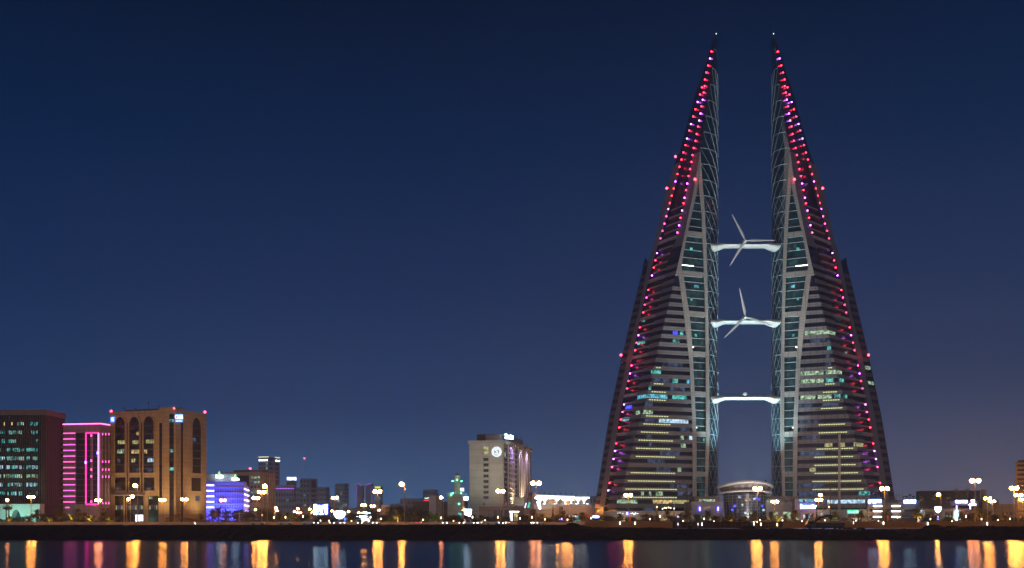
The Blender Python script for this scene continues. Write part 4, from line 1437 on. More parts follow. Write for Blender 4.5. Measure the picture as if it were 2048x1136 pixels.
# ------------------------------------------------------------------ hazy skyline between the sandstone block and the hotel
SK = [  # name, label, x0, xc, x1, top, Y, ang, wall, rows, cols, lit share
    ('twin_crown_tower', 'slim far tower with two glowing roof crowns above the grey office', 517, 536, 559.5, 914, 1100, 25, 'hazetint', 14, 4, .12),
    ('far_building', 'far block with a thin violet-blue light line under its roof', 551, 588, 592, 970, 900, 4, 'hazetint', 5, 7, .05),
    ('far_building', 'pale far tower with a square opening near its top, left of the blue screen', 600, 619, 635, 957, 1200, 30, 'hazetint', 8, 3, .08),
    ('far_building', 'low hazy block between the violet-lined block and the pale far tower', 588, 602, 606, 975, 1250, 10, 'hazetint', 6, 3, .05),
    ('far_building', 'hazy brownish block just right of the pale far tower', 634, 652, 659, 974, 1350, 10, 'hazetint', 6, 4, .04),
    ('far_building', 'hazy far tower with small teal lit windows over the glowing dome', 670, 690, 698, 967, 1500, 8, 'hazetint', 9, 4, .2),
    ('far_building', 'short hazy block behind the lamps left of the glowing dome', 655, 668, 676, 992, 1500, 8, 'hazetint', 4, 3, .1),
    ('far_building', 'wide low hazy block left of the minaret', 846, 868, 877, 979, 1300, 10, 'hazetint', 5, 5, .03),
    ('far_building', 'tower with a yellow-green lit top behind the tallest lamp', 750, 761, 765.5, 973, 1300, 10, 'hazetint', 7, 3, .05),
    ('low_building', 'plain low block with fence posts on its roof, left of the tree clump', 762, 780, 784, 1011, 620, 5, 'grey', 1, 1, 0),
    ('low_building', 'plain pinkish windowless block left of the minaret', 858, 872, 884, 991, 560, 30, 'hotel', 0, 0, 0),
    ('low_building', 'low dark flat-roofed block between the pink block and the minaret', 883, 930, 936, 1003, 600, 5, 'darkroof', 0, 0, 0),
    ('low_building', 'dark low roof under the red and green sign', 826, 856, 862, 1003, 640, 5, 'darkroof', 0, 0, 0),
    ('low_building', 'long hazy wall between the lamps and the tree clump', 780, 858, 862, 1007, 900, 2, 'hazetint', 0, 0, 0),
    ('far_building', 'distant hazy block right of the grey office', 560, 570, 578, 985, 1500, 20, 'hazetint', 4, 3, .1),
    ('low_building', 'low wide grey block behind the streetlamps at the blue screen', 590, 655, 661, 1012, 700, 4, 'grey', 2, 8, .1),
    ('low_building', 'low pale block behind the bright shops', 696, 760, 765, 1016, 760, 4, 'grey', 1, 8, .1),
    ('far_building', 'hazy long low skyline block right of the hotel pod', 1180, 1192, 1198, 992, 1100, 8, 'hazetint', 2, 2, .2),
    ('far_building', 'hazy long low block left of the minaret, beyond the tree clump', 800, 842, 846, 997, 1500, 4, 'hazetint', 2, 6, .05),
]
rs_ = random.Random(8)
roots = {}
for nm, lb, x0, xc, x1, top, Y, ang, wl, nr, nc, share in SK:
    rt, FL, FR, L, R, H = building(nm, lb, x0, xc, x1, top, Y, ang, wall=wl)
    roots[lb] = (rt, FL, FR, L, R, H)
    for F, Ln in ((FL, L), (FR, R)):
        c2 = nc if F is FL else max(1, nc // 2)
        for r_ in range(nr):
            for c_ in range(c2):
                w = H * (1 - (r_ + .8) / (nr + 1.2))
                if w < 8: continue
                u0 = Ln * (c_ + .25) / c2
                m = rs_.choice(['w_teal', 'w_green', 'w_white']) if rs_.random() < share else 'navyglass'
                ibox('window', M[m], rt, F, u0, u0 + Ln * .5 / c2, w, w + H * .42 / (nr + 1), .0, .12)
rt, FL, FR, L, R, H = roots[SK[0][1]]
for F, Ln in ((FL, L), (FR, R)):
    a = 0 if F is FL else Ln * .62
    ibox('roof_crown', M['crown'], rt, F, a, Ln, H - .2, H + .5, -1, .4)
    for k in range(4):
        ibox('crown_light', M['lightpanel'], rt, F, a + (Ln - a) * (k + .2) / 4, a + (Ln - a) * (k + .7) / 4, H - 3.4, H - 2.2, .1, .4)
rt, FL, FR, L, R, H = roots[SK[1][1]]
ibox('light_line', M['violetled'], rt, FL, 0, L, H - 3, H - 2.3, .1, .4)
sg = thing('roof_sign', 'pale cyan lit sign standing alone above the violet-lined far block', 'sign', FL.at(FL.u_px(579), H, -6))
uS = FL.u_px(579)
for k in range(4):
    ibox('letter_block', M['signwhite2'], sg, FL, uS - 3.6 + k * 1.9, uS - 2.2 + k * 1.9, H + 3.6 + (k % 2) * .3, H + 6.2, -6.4, -6)
ibox('sign_frame', M['darkmetal'], sg, FL, uS - 3.8, uS + 4, H, H + 3.4, -6.6, -6.4)
rt, FL, FR, L, R, H = roots[SK[8][1]]
ibox('lit_top', M['signyel'], rt, FL, 0, L, H - 2, H, .05, .4)
rt, FL, FR, L, R, H = roots[SK[2][1]]
ibox('roof_opening', M['navyglass'], rt, FR, R * .3, R * .75, H - 9, H - 4, .02, .3)

# two towers outlined in violet lamps, their roofs sloping towards each other
for x0, x1, ya, yb, lb in ((713, 725, 967, 971.5, 'hazy tower outlined in violet lamps, roof sloping down to the right'), (731.5, 744, 971.5, 966.5, 'hazy tower outlined in violet lamps, roof sloping up to the right')):
    Y = 1600
    F = front(x0, Y, GZ)
    rt = thing('violet_outlined_tower', lb, 'skyscraper', F.o, 'pair of far towers with sloping violet roof lines')
    W_ = WX(x1, Y) - WX(x0, Y)
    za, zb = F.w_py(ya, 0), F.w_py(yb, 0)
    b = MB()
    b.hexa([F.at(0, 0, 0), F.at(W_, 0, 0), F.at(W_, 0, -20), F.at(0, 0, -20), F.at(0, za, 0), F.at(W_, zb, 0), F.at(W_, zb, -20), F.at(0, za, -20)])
    b.build('wall', M['hazetint'], rt)
    b = MB()
    b.bar(F.at(0, za + .4, .3), F.at(W_, zb + .4, .3), .5, 4)
    b.build('roof_line', M['violetled'], rt)
    u = 0 if x0 < 720 else W_
    for k in range(8):
        ibox('edge_lamp', M['violetled'], rt, F, u - .6, u + .6, za - 4 - k * 3.1, za - 2.8 - k * 3.1, .1, .6)

# minaret
MX, MY = WX(914.5, 540), 540.0
mn = thing('minaret', 'sand-coloured minaret lit bright green at its lantern, left of the hotel', 'minaret', (MX, MY, GZ))
zm = lambda py: zpy(py, MY)
b = MB()
b.box(MX - 2.3, MX + 2.3, MY - 2.3, MY + 2.3, GZ - .2, zm(988))
b.build('base', M['hotel'], mn)
b = MB()
b.lathe(MX, MY, [(1.5, zm(988)), (1.45, zm(965)), (2.0, zm(963.5)), (2.0, zm(961.5))], 8)
b.build('shaft', M['hotel'], mn)
b = MB()
b.lathe(MX, MY, [(1.15, zm(961.5)), (1.15, zm(953)), (1.5, zm(952)), (1.45, zm(951))], 8)
b.build('lantern', M['white'], mn)
b = MB()
b.lathe(MX, MY, [(1.3, zm(951)), (1.25, zm(949.5)), (.8, zm(947.7)), (.2, zm(946.8)), (.06, zm(943.5))], 12)
b.build('dome', M['taupe'], mn)
for k in range(8):
    a = math.pi / 4 * k + .39
    b = MB()
    b.bar((MX + 1.35 * math.cos(a), MY + 1.35 * math.sin(a), zm(961)), (MX + 1.35 * math.cos(a), MY + 1.35 * math.sin(a), zm(952)), .1, 4)
    b.build('lantern_post', M['hotel'], mn)
b = MB()
b.fbox(front(914.5, MY - 2.35, GZ), .4, 1.9, 1.5, 5, -.1, .06)
b.build('arched_niche', M['w_teal'], mn)
for dx, py in ((-2.0, 962.5), (2.0, 962.5), (-1.9, 986.5), (1.9, 986.5), (.9, 1008)):
    b = MB()
    b.ball((MX + dx, MY - 1.9 - (.6 if py > 1000 else 0), zm(py)), .3, 6, 4)
    b.build('green_lamp', M['minaret'], mn)
b = MB()
b.ball((MX, MY - 1.45, zm(960.5)), .25, 6, 4)
b.build('green_lamp', M['minaret'], mn)
pl = thing('mosque_wall', 'low pale wall lit green beside the minaret', 'wall', (WX(899, 545), 545, GZ))
b = MB()
b.box(WX(895, 545), WX(906, 545), 545, 552, GZ, zpy(985, 545))
b.build('wall', M['hotel'], pl)
b = MB()
b.ball((WX(903, 545), 544.3, zpy(989, 545)), .4, 6, 4)
b.build('green_lamp', M['minaret'], pl)

# ------------------------------------------------------------------ the hotel with the round emblem
rt, FL, FR, L, R, H = building('hotel_building', 'tall pale hotel slab with a round white emblem and lettering on its roof', 938.8, 1007.5, 1062.5, 887.5, 540, 14, wall='hotel')
for F, Ln in ((FL, L), (FR, R)):
    b = MB()
    b.fbox(F, -.5 if F is FL else .02, Ln + .6, H, H + 1.6, -3, .7)
    b.build('cornice', M['hotel'], rt)
b = MB()
u0, u1 = FL.u_px(1009), FL.u_px(951)
b.fbox(FL, -1.0, FL.u_px(951), H + 1.6, H + 4.6, -9, -2.2)
b.build('roof_plant_room', M['darkroof'], rt)
b = MB()
b.fbox(FR, 2, FR.u_px(1052), H + 1.6, H + 4.4, -9, -1.5)
b.build('roof_plant_room', M['grey'], rt)
for k in range(6):
    u = FR.u_px(1036 + k * 3)
    b = MB()
    b.bar(FR.at(u, H + 1.6, -2), FR.at(u, H + 4.5 + (k % 3) * 1.2, -2), .16, 4)
    b.build('roof_aerial', M['darkmetal'], rt)
for k in range(10):
    py = (896.5, 905, 918.8, 930, 941, 952, 963, 974, 984.5, 995)[k]
    u0, u1, w0, w1 = fr(FL, 967.2, 977.3, py + 2.9, py - 2.9)
    ibox('lit_window' if k < 2 else 'window', M['w_yell' if k < 2 else 'navyglass'], rt, FL, u0, u1, w0, w1, .0, .08)
    um = (u0 + u1) / 2
    ibox('window_bar', M['fins'], rt, FL, um - .08, um + .08, w0, w1, .08, .14)
for a in (966, 978, 1005):
    u = FL.u_px(a)
    ibox('joint_rib', M['hotel'], rt, FL, u - .15, u + .15, 8, H, .0, .3)
flp = FL.u_px
# facade grid on the right face
for r_ in range(12):
    py0 = 896 + r_ * 9.9
    for c_, (xa, xb) in enumerate(((1009, 1011.3), (1012.2, 1014), (1017.5, 1020), (1021.2, 1022.8), (1023.4, 1025), (1025.7, 1027.3), (1030.2, 1033.6))):
        uu = FR.u_px((xa + xb) / 2)
        dy = (xa - 1009) * .21
        w0_, w1_ = FR.w_py(py0 + dy + 6.8, uu), FR.w_py(py0 + dy, uu)
        if w0_ < 6: continue
        m = 'navyglass'
        if r_ == 0 and 2 <= c_ <= 5: m = 'violetpane'
        elif r_ == 1 and c_ < 1: m = 'w_green'
        elif 2 <= c_ <= 5: m = 'mauvepane'
        ibox('window', M[m] if m in M else M['navyglass'], rt, FR, FR.u_px(xa), FR.u_px(xb), w0_, w1_, .0, .06)
    uu = FR.u_px(1022)
    w_ = FR.w_py(py0 - 1.2 + 2.6, uu)
    if w_ > 6:
        ibox('floor_ledge', M['white'], rt, FR, FR.u_px(1016), FR.u_px(1029), w_ - .25, w_ + .25, .0, .5)
for xp in (1016, 1020.4, 1023.1, 1025.3, 1028.2, 1036, 1040, 1044.5, 1049, 1053.5, 1058):
    u = FR.u_px(xp)
    ibox('pilaster', M['white'] if xp < 1030 else M['hotel'], rt, FR, u - .12, u + (.12 if xp < 1030 else .7), 6, H - .2, .0, .45)
for xp, tgt in ((1040, .8), (1052, .8)):
    u = FR.u_px(xp)
    flood('floodlight', 'violet roof lamp shining down the hotel\'s side, ' + ('near' if xp < 1045 else 'far') + ' one', FR.at(u, H - .3, 2.5), FR.at(u, H - 12, 0), 9000, (.75, .5, 1), 120, None, 1.0)
flood('floodlight', 'violet roof lamp above the hotel\'s window grid', FR.at(FR.u_px(1021), H - .2, 2.2), FR.at(FR.u_px(1021), H - 10, 0), 8000, (.55, .3, 1), 120, None, 1.0)
flood('floodlight', 'warm ground lamp at the foot of the hotel\'s far pilasters', FR.at(FR.u_px(1043), 8, 4), FR.at(FR.u_px(1043), 20, 0), 22000, (1, .68, .4), 100, None, 1.0)
flood('floodlight', 'warm ground lamp at the foot of the hotel\'s window grid', FR.at(FR.u_px(1022), 7.5, 3), FR.at(FR.u_px(1022), 16, 0), 15000, (1, .68, .4), 100, None, 1.0)
# emblem and lettering
uE = FL.u_px(993.5)
wE = FL.w_py(903.6, uE)
em = thing('round_emblem', 'round white lit emblem with a wreath ring and a curled letter on the hotel wall', 'sign', FL.at(uE, wE, .2))
Re = 10 * 540 / FPX
for r0, r1, nm in ((Re * .82, Re, 'outer_wreath'), (Re * .60, Re * .70, 'inner_ring')):
    b = MB()
    n = 36
    ring = lambda r, nn, wv=0: [FL.at(uE + (r + wv * math.cos(k * 18 * math.pi * 2 / n)) * math.cos(2 * math.pi * k / n), wE + (r + wv * math.cos(k * 18 * math.pi * 2 / n)) * math.sin(2 * math.pi * k / n), nn) for k in range(n)]
    rr = [ring(r0, .1), ring(r0, .4), ring(r1, .4, .06 if nm == 'outer_wreath' else 0), ring(r1, .1)]
    rr.append(rr[0])
    b.rings(rr, close=False)
    b.build(nm, M['emblem'], em)
text('S', M['emblem'], em, FL, uE, wE, .35, Re * 1.45, 'letter', .1)
for s in (-1, 1):
    b = MB()
    for k in range(5):
        a = math.radians(-60 + 30 * k) + (math.pi if s < 0 else 0)
        b.bar(FL.at(uE + Re * .70 * math.cos(a), wE + Re * .7 * math.sin(a), .3), FL.at(uE + Re * .84 * math.cos(a + .12), wE + Re * .84 * math.sin(a + .12), .3), .12, 4)
    b.build('laurel_leaves', M['emblem'], em)
hs = thing('hotel_sign', 'white lit lettering on the roof corner of the pale hotel', 'sign', FR.at(2, H + 1.6, -.2))
Fh = Frame(FR.at(.5, H + 1.7, .2), (math.cos(math.radians(48)), math.sin(math.radians(48)), 0), (math.sin(math.radians(48)), -math.cos(math.radians(48)), 0))
Lh = Fh.u_px(1026.5)
text('Sheraton', M['signwhite'], hs, Fh, Lh * .5, 1.7, .2, 3.1, 'lettering', .12, squash=Lh / 12.6)
ibox('sign_rail', M['darkmetal'], hs, Fh, 0, Lh, .1, .3, -.2, -.1)
for k in range(4):
    ibox('sign_stay', M['darkmetal'], hs, Fh, Lh * (.1 + .26 * k), Lh * (.1 + .26 * k) + .1, -.1, 2.6, -.2, -.1)
# podium of the hotel
rt, FL, FR, L, R, H = building('hotel_podium', 'low grey podium in front of the hotel', 958, 1058, 1066, 1013, 500, 2, wall='taupe')
for k in range(6):
    u0, u1, w0, w1 = fr(FL, 976 + 11 * k, 983 + 11 * k, 1040, 1020)
    ibox('window', M['navyglass'], rt, FL, u0, u1, w0, w1, .0, .1)
b = MB()
b.fbox(FL, FL.u_px(1046), FL.u_px(1026), FL.w_py(1010, 0), FL.w_py(993, 0), -20, -16)
b.build('stepped_block', M['hotel'], rt)
ps = thing('entrance_pylon', 'white and orange lit pylon below the hotel, beside the road', 'sign', (WX(1027, 470), 470, GZ))
Fq = front(1020, 470, GZ)
for k, (a, c_, m) in enumerate(((1020, 1025, 'signwhite2'), (1028, 1030.5, 'w_yell'), (1031.5, 1036, 'w_warm'))):
    u0, u1, w0, w1 = fr(Fq, a, c_, 1046, 1023.5)
    ibox('lit_panel', M[m], ps, Fq, u0, u1, w0, w1, 0, .5)
u0, u1, w0, w1 = fr(Fq, 1019, 1038, 1024, 1022.5)
ibox('top_beam', M['lightpanel'], ps, Fq, u0, u1, w0, w1, -.1, .7)

# ------------------------------------------------------------------ white canopied hall right of the hotel, with a leaning glass fin
Y = 500.0
F = front(1058, Y, GZ - .3)
rt = thing('canopy_hall', 'hall with glowing white funnel columns under a flat canopy, between hotel and left tower', 'building', F.o)
u0, u1, w0, w1 = fr(F, 1058, 1186, 1046, 1009)
ibox('wall', M['taupe'], rt, F, u0, u1, w0, w1, -20, 0)
u0, u1, w0, w1 = fr(F, 1061, 1108, 1046, 1019)
ibox('front_block', M['hotel'], rt, F, u0, u1, w0, w1, .01, 5)
u0, u1, w0, w1 = fr(F, 1069, 1148, 994, 989)
b = MB()
b.hexa([F.at(u0, w0, 1), F.at(u1, w0, 1), F.at(u1, w0, -18), F.at(u0, w0, -18), F.at(u0, w1, 1), F.at(u1, w0 + .3, 1), F.at(u1, w0 + .3, -18), F.at(u0, w1, -18)])
b.build('roof', M['white'], rt)
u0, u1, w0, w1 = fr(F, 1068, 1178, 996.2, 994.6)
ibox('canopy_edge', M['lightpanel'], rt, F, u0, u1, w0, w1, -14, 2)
u0, u1, w0, w1 = fr(F, 1082, 1180, 1007, 996.5)
ibox('dark_glazing', M['darkglass'], rt, F, u0, u1, w0, w1, -13, -12)
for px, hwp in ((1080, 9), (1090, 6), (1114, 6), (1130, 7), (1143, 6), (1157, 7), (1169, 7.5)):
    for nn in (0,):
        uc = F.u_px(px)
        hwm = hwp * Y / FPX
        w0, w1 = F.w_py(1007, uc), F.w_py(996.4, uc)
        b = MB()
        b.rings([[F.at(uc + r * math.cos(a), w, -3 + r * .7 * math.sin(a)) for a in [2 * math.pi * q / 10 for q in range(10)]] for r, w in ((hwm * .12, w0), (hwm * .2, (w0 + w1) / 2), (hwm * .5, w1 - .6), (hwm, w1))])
        b.build('funnel_column', M['lightpanel'] if px in (1080, 1090, 1157, 1169, 1143) else M['white'], rt)  # emission in most columns replaces the light falling on them
u0, u1, w0, w1 = fr(F, 1086, 1180, 1008.4, 1006.6)
for k in range(13):
    ibox('lit_rail', M['w_teal' if k % 3 else 'signwhite2'], rt, F, u0 + (u1 - u0) * k / 13, u0 + (u1 - u0) * (k + .7) / 13, w0, w1, -2, -1.8)
for k in range(10):
    u = F.u_px(1078 + k * 11)
    b = MB()
    b.bar(F.at(u, w1 + 2.4, -4), F.at(u, w1 + 4.3, -4), .12, 4)
    b.box(F.at(u, 0, -4).x - .4, F.at(u, 0, -4).x + .4, Y + 3.8, Y + 4.2, F.o.z + w1 + 4.2, F.o.z + w1 + 4.5)
    b.build('roof_post', M['darkmetal'], rt)
for px, s in ((1118, 1), (1134.5, 1.3)):
    pass
for xa, xb, m in ((1118, 1126, 'darkglass'), (1103, 1107, 'darkglass')):
    u0, u1, w0, w1 = fr(F, xa, xb, 1036, 1013)
    ibox('doorway', M[m], rt, F, u0, u1, w0, w1, 5.02 if xa < 1110 else .02, 5.1 if xa < 1110 else .12)
for k in range(5):
    u0, u1, w0, w1 = fr(F, 1082 + k * .8, 1085 + k * .8, 1011 + k * 1.6, 1009 + k * 1.6)
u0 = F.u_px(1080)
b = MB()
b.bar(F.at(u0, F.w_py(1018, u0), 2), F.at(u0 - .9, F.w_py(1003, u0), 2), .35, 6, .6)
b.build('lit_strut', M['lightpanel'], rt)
lf = thing('leaning_fin', 'slab-like leaning tower of dark and green glass beside the hotel', 'tower', (WX(1055, 495), 495, GZ))
F = front(1048, 495, GZ)
for (xb0, xb1, xt0, xt1, m, nm) in ((1049, 1060, 1058, 1065, 'darkglass', 'dark_slab'), (1060.2, 1067.5, 1065.2, 1071, 'grey', 'grey_slab')):
    b = MB()
    ub0, ub1, ut0, ut1 = [F.u_px(q) for q in (xb0, xb1, xt0, xt1)]
    wb, wt = F.w_py(1018, 0), F.w_py(984 if m == 'darkglass' else 986, 0)
    b.hexa([F.at(ub0, wb, 0), F.at(ub1, wb, 0), F.at(ub1, wb, -5), F.at(ub0, wb, -5), F.at(ut0, wt, 0), F.at(ut1, wt, 0), F.at(ut1, wt, -5), F.at(ut0, wt, -5)])
    b.build(nm, M[m], lf)
b = MB()
b.hexa([F.at(F.u_px(x_), F.w_py(y_, 0), n_) for x_, y_, n_ in ((1054, 1016, .1), (1059, 1016, .1), (1059, 1016, 0), (1054, 1016, 0), (1058, 1001, .1), (1062, 1001, .1), (1062, 1001, 0), (1058, 1001, 0))])
b.build('green_pane', M['w_teal'], lf)
b = MB()
b.bar(F.at(F.u_px(1049.5), F.w_py(1016, 0), .2), F.at(F.u_px(1052.5), F.w_py(1006, 0), .2), .25, 4)
b.build('white_edge_light', M['signwhite2'], lf)
b = MB()
b.box(F.at(0, 0).x, F.at(5, 0).x, 495, 500, GZ - .2, GZ + F.w_py(1018, 0))
b.build('plinth', M['taupe'], lf)

# ------------------------------------------------------------------ shopping podium right of the towers
F = front(1737, 555, GZ - .3, -14)
rt = thing('car_park_block', 'beige car park block with white light bars on three decks beside the right tower', 'building', F.o)
u1 = F.u_px(1840)
H = F.w_py(1000, 0)
for ya, yb, nm in ((1046, 1036, 'lower_wall'), (1031.8, 1023, 'deck_wall'), (1018, 1006, 'deck_wall'), (1006, 1000, 'top_wall')):
    a, b_ = F.w_py(ya, 0), F.w_py(yb, 0)
    ibox(nm, M['taupe'], rt, F, F.u_px(1735), u1, a, b_, -20, 0 if nm != 'top_wall' else -.6)
ibox('dark_deck', M['darkglass'], rt, F, F.u_px(1736), u1 - .3, 0, H - .2, -19, -2.5)
for x in (1745.5, 1782.5, 1765.5, 1802.5, 1737, 1838):
    ibox('pier', M['taupe'], rt, F, F.u_px(x) - .3, F.u_px(x) + .3, .1, F.w_py(1006, 0), -3, .25)
for x in (1746.5, 1783.5):
    for py in (1012, 1022.3, 1033.8):
        u0, u1_, w0, w1 = fr(F, x, x + 17.5, py + 1.0, py - .9)
        ibox('light_bar', M['lightpanel'], rt, F, u0, u1_, w0, w1, .26, .5)
u0, u1_, w0, w1 = fr(F, 1772, 1796, 1005, 1000.5)
ibox('dark_sign', M['darkroof'], rt, F, u0, u1_, w0, w1, -.58, -.3)
for k in range(14):
    u = F.u_px(1770 + k * 1.2)
for px, h in ((1822, 2.4), (1809, 1.5), (1815, 1.6), (1829, 1.6)):
    u = F.u_px(px)
    b = MB()
    b.bar(F.at(u, H, -6), F.at(u, H + h, -6), .15, 4)
    b.ball(F.at(u, H + h, -6), .8, 6, 4, .5)
    b.build('roof_plant', M['leafd'], rt)
for k in range(3):
    ibox('roof_scaffold', M['pole'], rt, F, F.u_px(1795 + k * 6), F.u_px(1795 + k * 6) + .25, H, H + 3.0 + k * .8, -10, -9.8)
ibox('roof_scaffold', M['pole'], rt, F, F.u_px(1795), F.u_px(1807.5), H + 2.2, H + 2.4, -10, -9.8)


def shape_sign(label, F, xa, xb, ya, yb, m, parts_, back=None, cat='sign', n0=.3):
    """lit sign made of separate stroke blocks given as fractions of its box"""
    u0, u1, w0, w1 = fr(F, xa, xb, yb, ya)
    sg = thing('lit_sign', label, cat, F.at((u0 + u1) / 2, w0, n0))
    if back:
        ibox('sign_board', M[back], sg, F, u0 - .3, u1 + .3, w0 - .25, w1 + .25, n0 - .2, n0)
    flip = F.u.x < 0
    for a, c_, lo, hi in parts_:
        if flip: a, c_ = 1 - c_, 1 - a
        ibox('letter', M[m], sg, F, u0 + (u1 - u0) * a, u0 + (u1 - u0) * c_, w0 + (w1 - w0) * lo, w0 + (w1 - w0) * hi, n0 + .01, n0 + .3)
    return sg, u0, u1, w0, w1


shape_sign('left one of two blue-white glowing signs atop the car park', F, 1737, 1762, 999, 1007, 'signwhite', [(0, .15, .0, .8), (.12, .4, .5, .9), (.36, .58, .1, .95), (.55, .8, .45, .9), (.78, 1, .35, .95)], 'bluesign')
shape_sign('right one of two blue-white glowing signs atop the car park block', F, 1808, 1831, 1000, 1006.5, 'signwhite', [(0, .18, .1, .9), (.2, .36, .1, 1), (.38, .52, .1, .85), (.54, .68, .1, 1), (.70, .8, .1, .9), (.86, 1, .0, 1)], 'bluesign')

# entrance front of the right tower: blue sign, green sign, canopy, pier
F = front(1586, 560, GZ - .3)
sg, u0, u1, w0, w1 = shape_sign('large glowing blue and white sign at the foot of the right tower', F, 1601, 1629, 1007.5, 1018, 'signwhite', [(0, .06, .1, .9)], 'screenblue')
text('omniv', M['signwhite'], sg, F, u0 + (u1 - u0) * .58, (w0 + w1) / 2, .5, 2.7, 'lettering', .1)
rt = thing('shop_front', 'pale shop front under the glowing blue sign of the right tower', 'building', F.o)
u0, u1, w0, w1 = fr(F, 1590, 1632, 1046, 998)
ibox('wall', M['mauve'], rt, F, u0, u1, w0, w1, -14, -.2)
for k in range(6):
    u0, u1, w0, w1 = fr(F, 1598 + k * 5, 1602 + k * 5, 1004, 998)
    ibox('lit_window', M['w_cyan'], rt, F, u0, u1, w0, w1, -.2, -.1)
for xa, xb, m in ((1592, 1597, 'w_green'), (1607, 1611, 'w_white'), (1615, 1625, 'w_white')):
    u0, u1, w0, w1 = fr(F, xa, xb, 1040, 1029)
    ibox('shop_window', M[m], rt, F, u0, u1, w0, w1, -.2, -.05)
F = front(1690, 556, GZ - .3)
sg, u0, u1, w0, w1 = shape_sign('green sign with white script and round white badge low on the right tower', F, 1695.5, 1716.5, 1021, 1026.5, 'signgreen2',
                                [(.04, .14, .2, .8), (.16, .2, .2, .95), (.22, .34, .2, .6), (.36, .44, .3, .75), (.46, .56, .15, .55), (.58, .66, .2, .9), (.74, .98, .25, .95), (.78, .94, .05, .3)], 'signgreen')
rt = thing('tower_base_wall', 'beige lowest storeys of the right tower behind the palms', 'building', F.o)
u0, u1, w0, w1 = fr(F, 1638, 1734, 1046, 1019)
ibox('wall', M['clad'], rt, F, u0, u1, w0, w1, -12, -.2)
u0, u1, w0, w1 = fr(F, 1696, 1720, 1036, 1028)
ibox('shop_window', M['darkglass'], rt, F, u0, u1, w0, w1, -.2, -.1)
u0, u1, w0, w1 = fr(F, 1696, 1700, 1018.5, 860)
ibox('service_pier', M['frame'], rt, F, u0, u1, 0, F.w_py(860, 0), -17.2, -16)
tt = thing('tent_roof', 'small white tent roof at the foot of the right tower', 'tent', (WX(1653, 545), 545, GZ))
b = MB()
zt0, zt1 = zpy(1029, 545), zpy(1018, 545)
x0, x1_, xm = WX(1645, 545), WX(1661, 545), WX(1656, 545)
b.add([(x0, 542, zt0), (x1_, 542, zt0), (x1_, 550, zt0), (x0, 550, zt0), (xm, 546, zt1), ((x0 + xm) / 2, 544, zt0 + 1.0)], [(0, 1, 4), (1, 2, 4), (2, 3, 4), (3, 0, 4)])
b.build('canvas', M['white'], tt)
for x_ in (x0, x1_):
    for y_ in (542, 550):
        b = MB()
        b.bar((x_, y_, GZ), (x_, y_, zt0), .1, 4)
        b.build('leg', M['pole'], tt)

# left tower entrance sign, lamps and piers at its foot
F = front(1225, 560, GZ - .3)
rt = thing('tower_base_wall', 'beige lowest storeys of the left tower with white script over the door', 'building', F.o)
u0, u1, w0, w1 = fr(F, 1210, 1386, 1046, 1022)
ibox('wall', M['clad'], rt, F, u0, u1, w0, w1, -8, -.2)
u0, u1, w0, w1 = fr(F, 1280, 1300, 1034, 1030)
ibox('dark_window', M['darkglass'], rt, F, u0, u1, w0, w1, -.2, -.1)
u0, u1, w0, w1 = fr(F, 1235, 1260, 1046, 1034)
ibox('doorway', M['darkglass'], rt, F, u0, u1, w0, w1, -.2, -.1)
shape_sign('white script lettering over the door of the left tower\'s lowest storey', F, 1235, 1277, 1024.5, 1030, 'signwhite2',
           [(.0, .03, .5, .8), (.11, .14, .5, .9), (.16, .22, .45, .6), (.23, .27, .5, .8), (.19, .22, .0, .25), (.62, .7, .45, .65), (.7, .73, .45, .9), (.74, .84, .4, .6), (.84, .87, .5, .95), (.88, 1, .45, .6), (.76, .85, .05, .3)], None, n0=-.15)
shape_sign('small blue-white square emblem above the left tower\'s door', F, 1252.5, 1257.5, 1024, 1029.5, 'bluewhite', [(.1, .9, .1, .9)], 'screenblue')
for px, yt, lb in ((1313.5, 1007, 'gold-lit round pier at the left tower\'s entrance'), (1348, 1010, 'slim pier with a lamp right of the entrance tree'), (1657, 1007, 'gold-lit round pier at the right tower\'s entrance')):
    Yp = 548
    pr = thing('entrance_pier', lb, 'pillar', (WX(px, Yp), Yp, GZ))
    b = MB()
    r = .55 if px != 1348 else .3
    b.lathe(WX(px, Yp), Yp, [(r, GZ - .1), (r, zpy(yt + 2, Yp)), (r * 1.25, zpy(yt + 1.5, Yp)), (r * 1.25, zpy(yt, Yp))], 12)
    b.build('shaft', M['sand'], pr)
    b = MB()
    b.ball((WX(px, Yp), Yp - r - .25, zpy(yt + 7, Yp)), .22, 6, 4)
    b.build('lamp', M['dots'], pr)
for i, (px, py) in enumerate(((1325, 1017.5), (1329, 1015), (1332, 1016), (1337, 1015.5), (1341, 1016))):
    b = MB()
pr = thing('lamp_cluster', 'cluster of small warm lamps above the palm at the left tower\'s entrance', 'lamp', (WX(1333, 552), 552, GZ))
b = MB()
b.bar((WX(1333, 552), 552, GZ), (WX(1333, 552), 552, zpy(1016, 552)), .1, 5)
for px in (1325, 1341):
    b.bar((WX(1333, 552), 552, zpy(1017, 552)), (WX(px, 552), 552, zpy(1016, 552)), .06, 4)
b.build('post', M['pole'], pr)
for px, py in ((1325, 1017.5), (1329, 1015.5), (1332, 1016), (1337, 1015), (1341, 1016)):
    b = MB()
    b.ball((WX(px, 552), 551.7, zpy(py, 552)), .26, 6, 4)
    b.build('lamp_globe', M['dots'], pr)

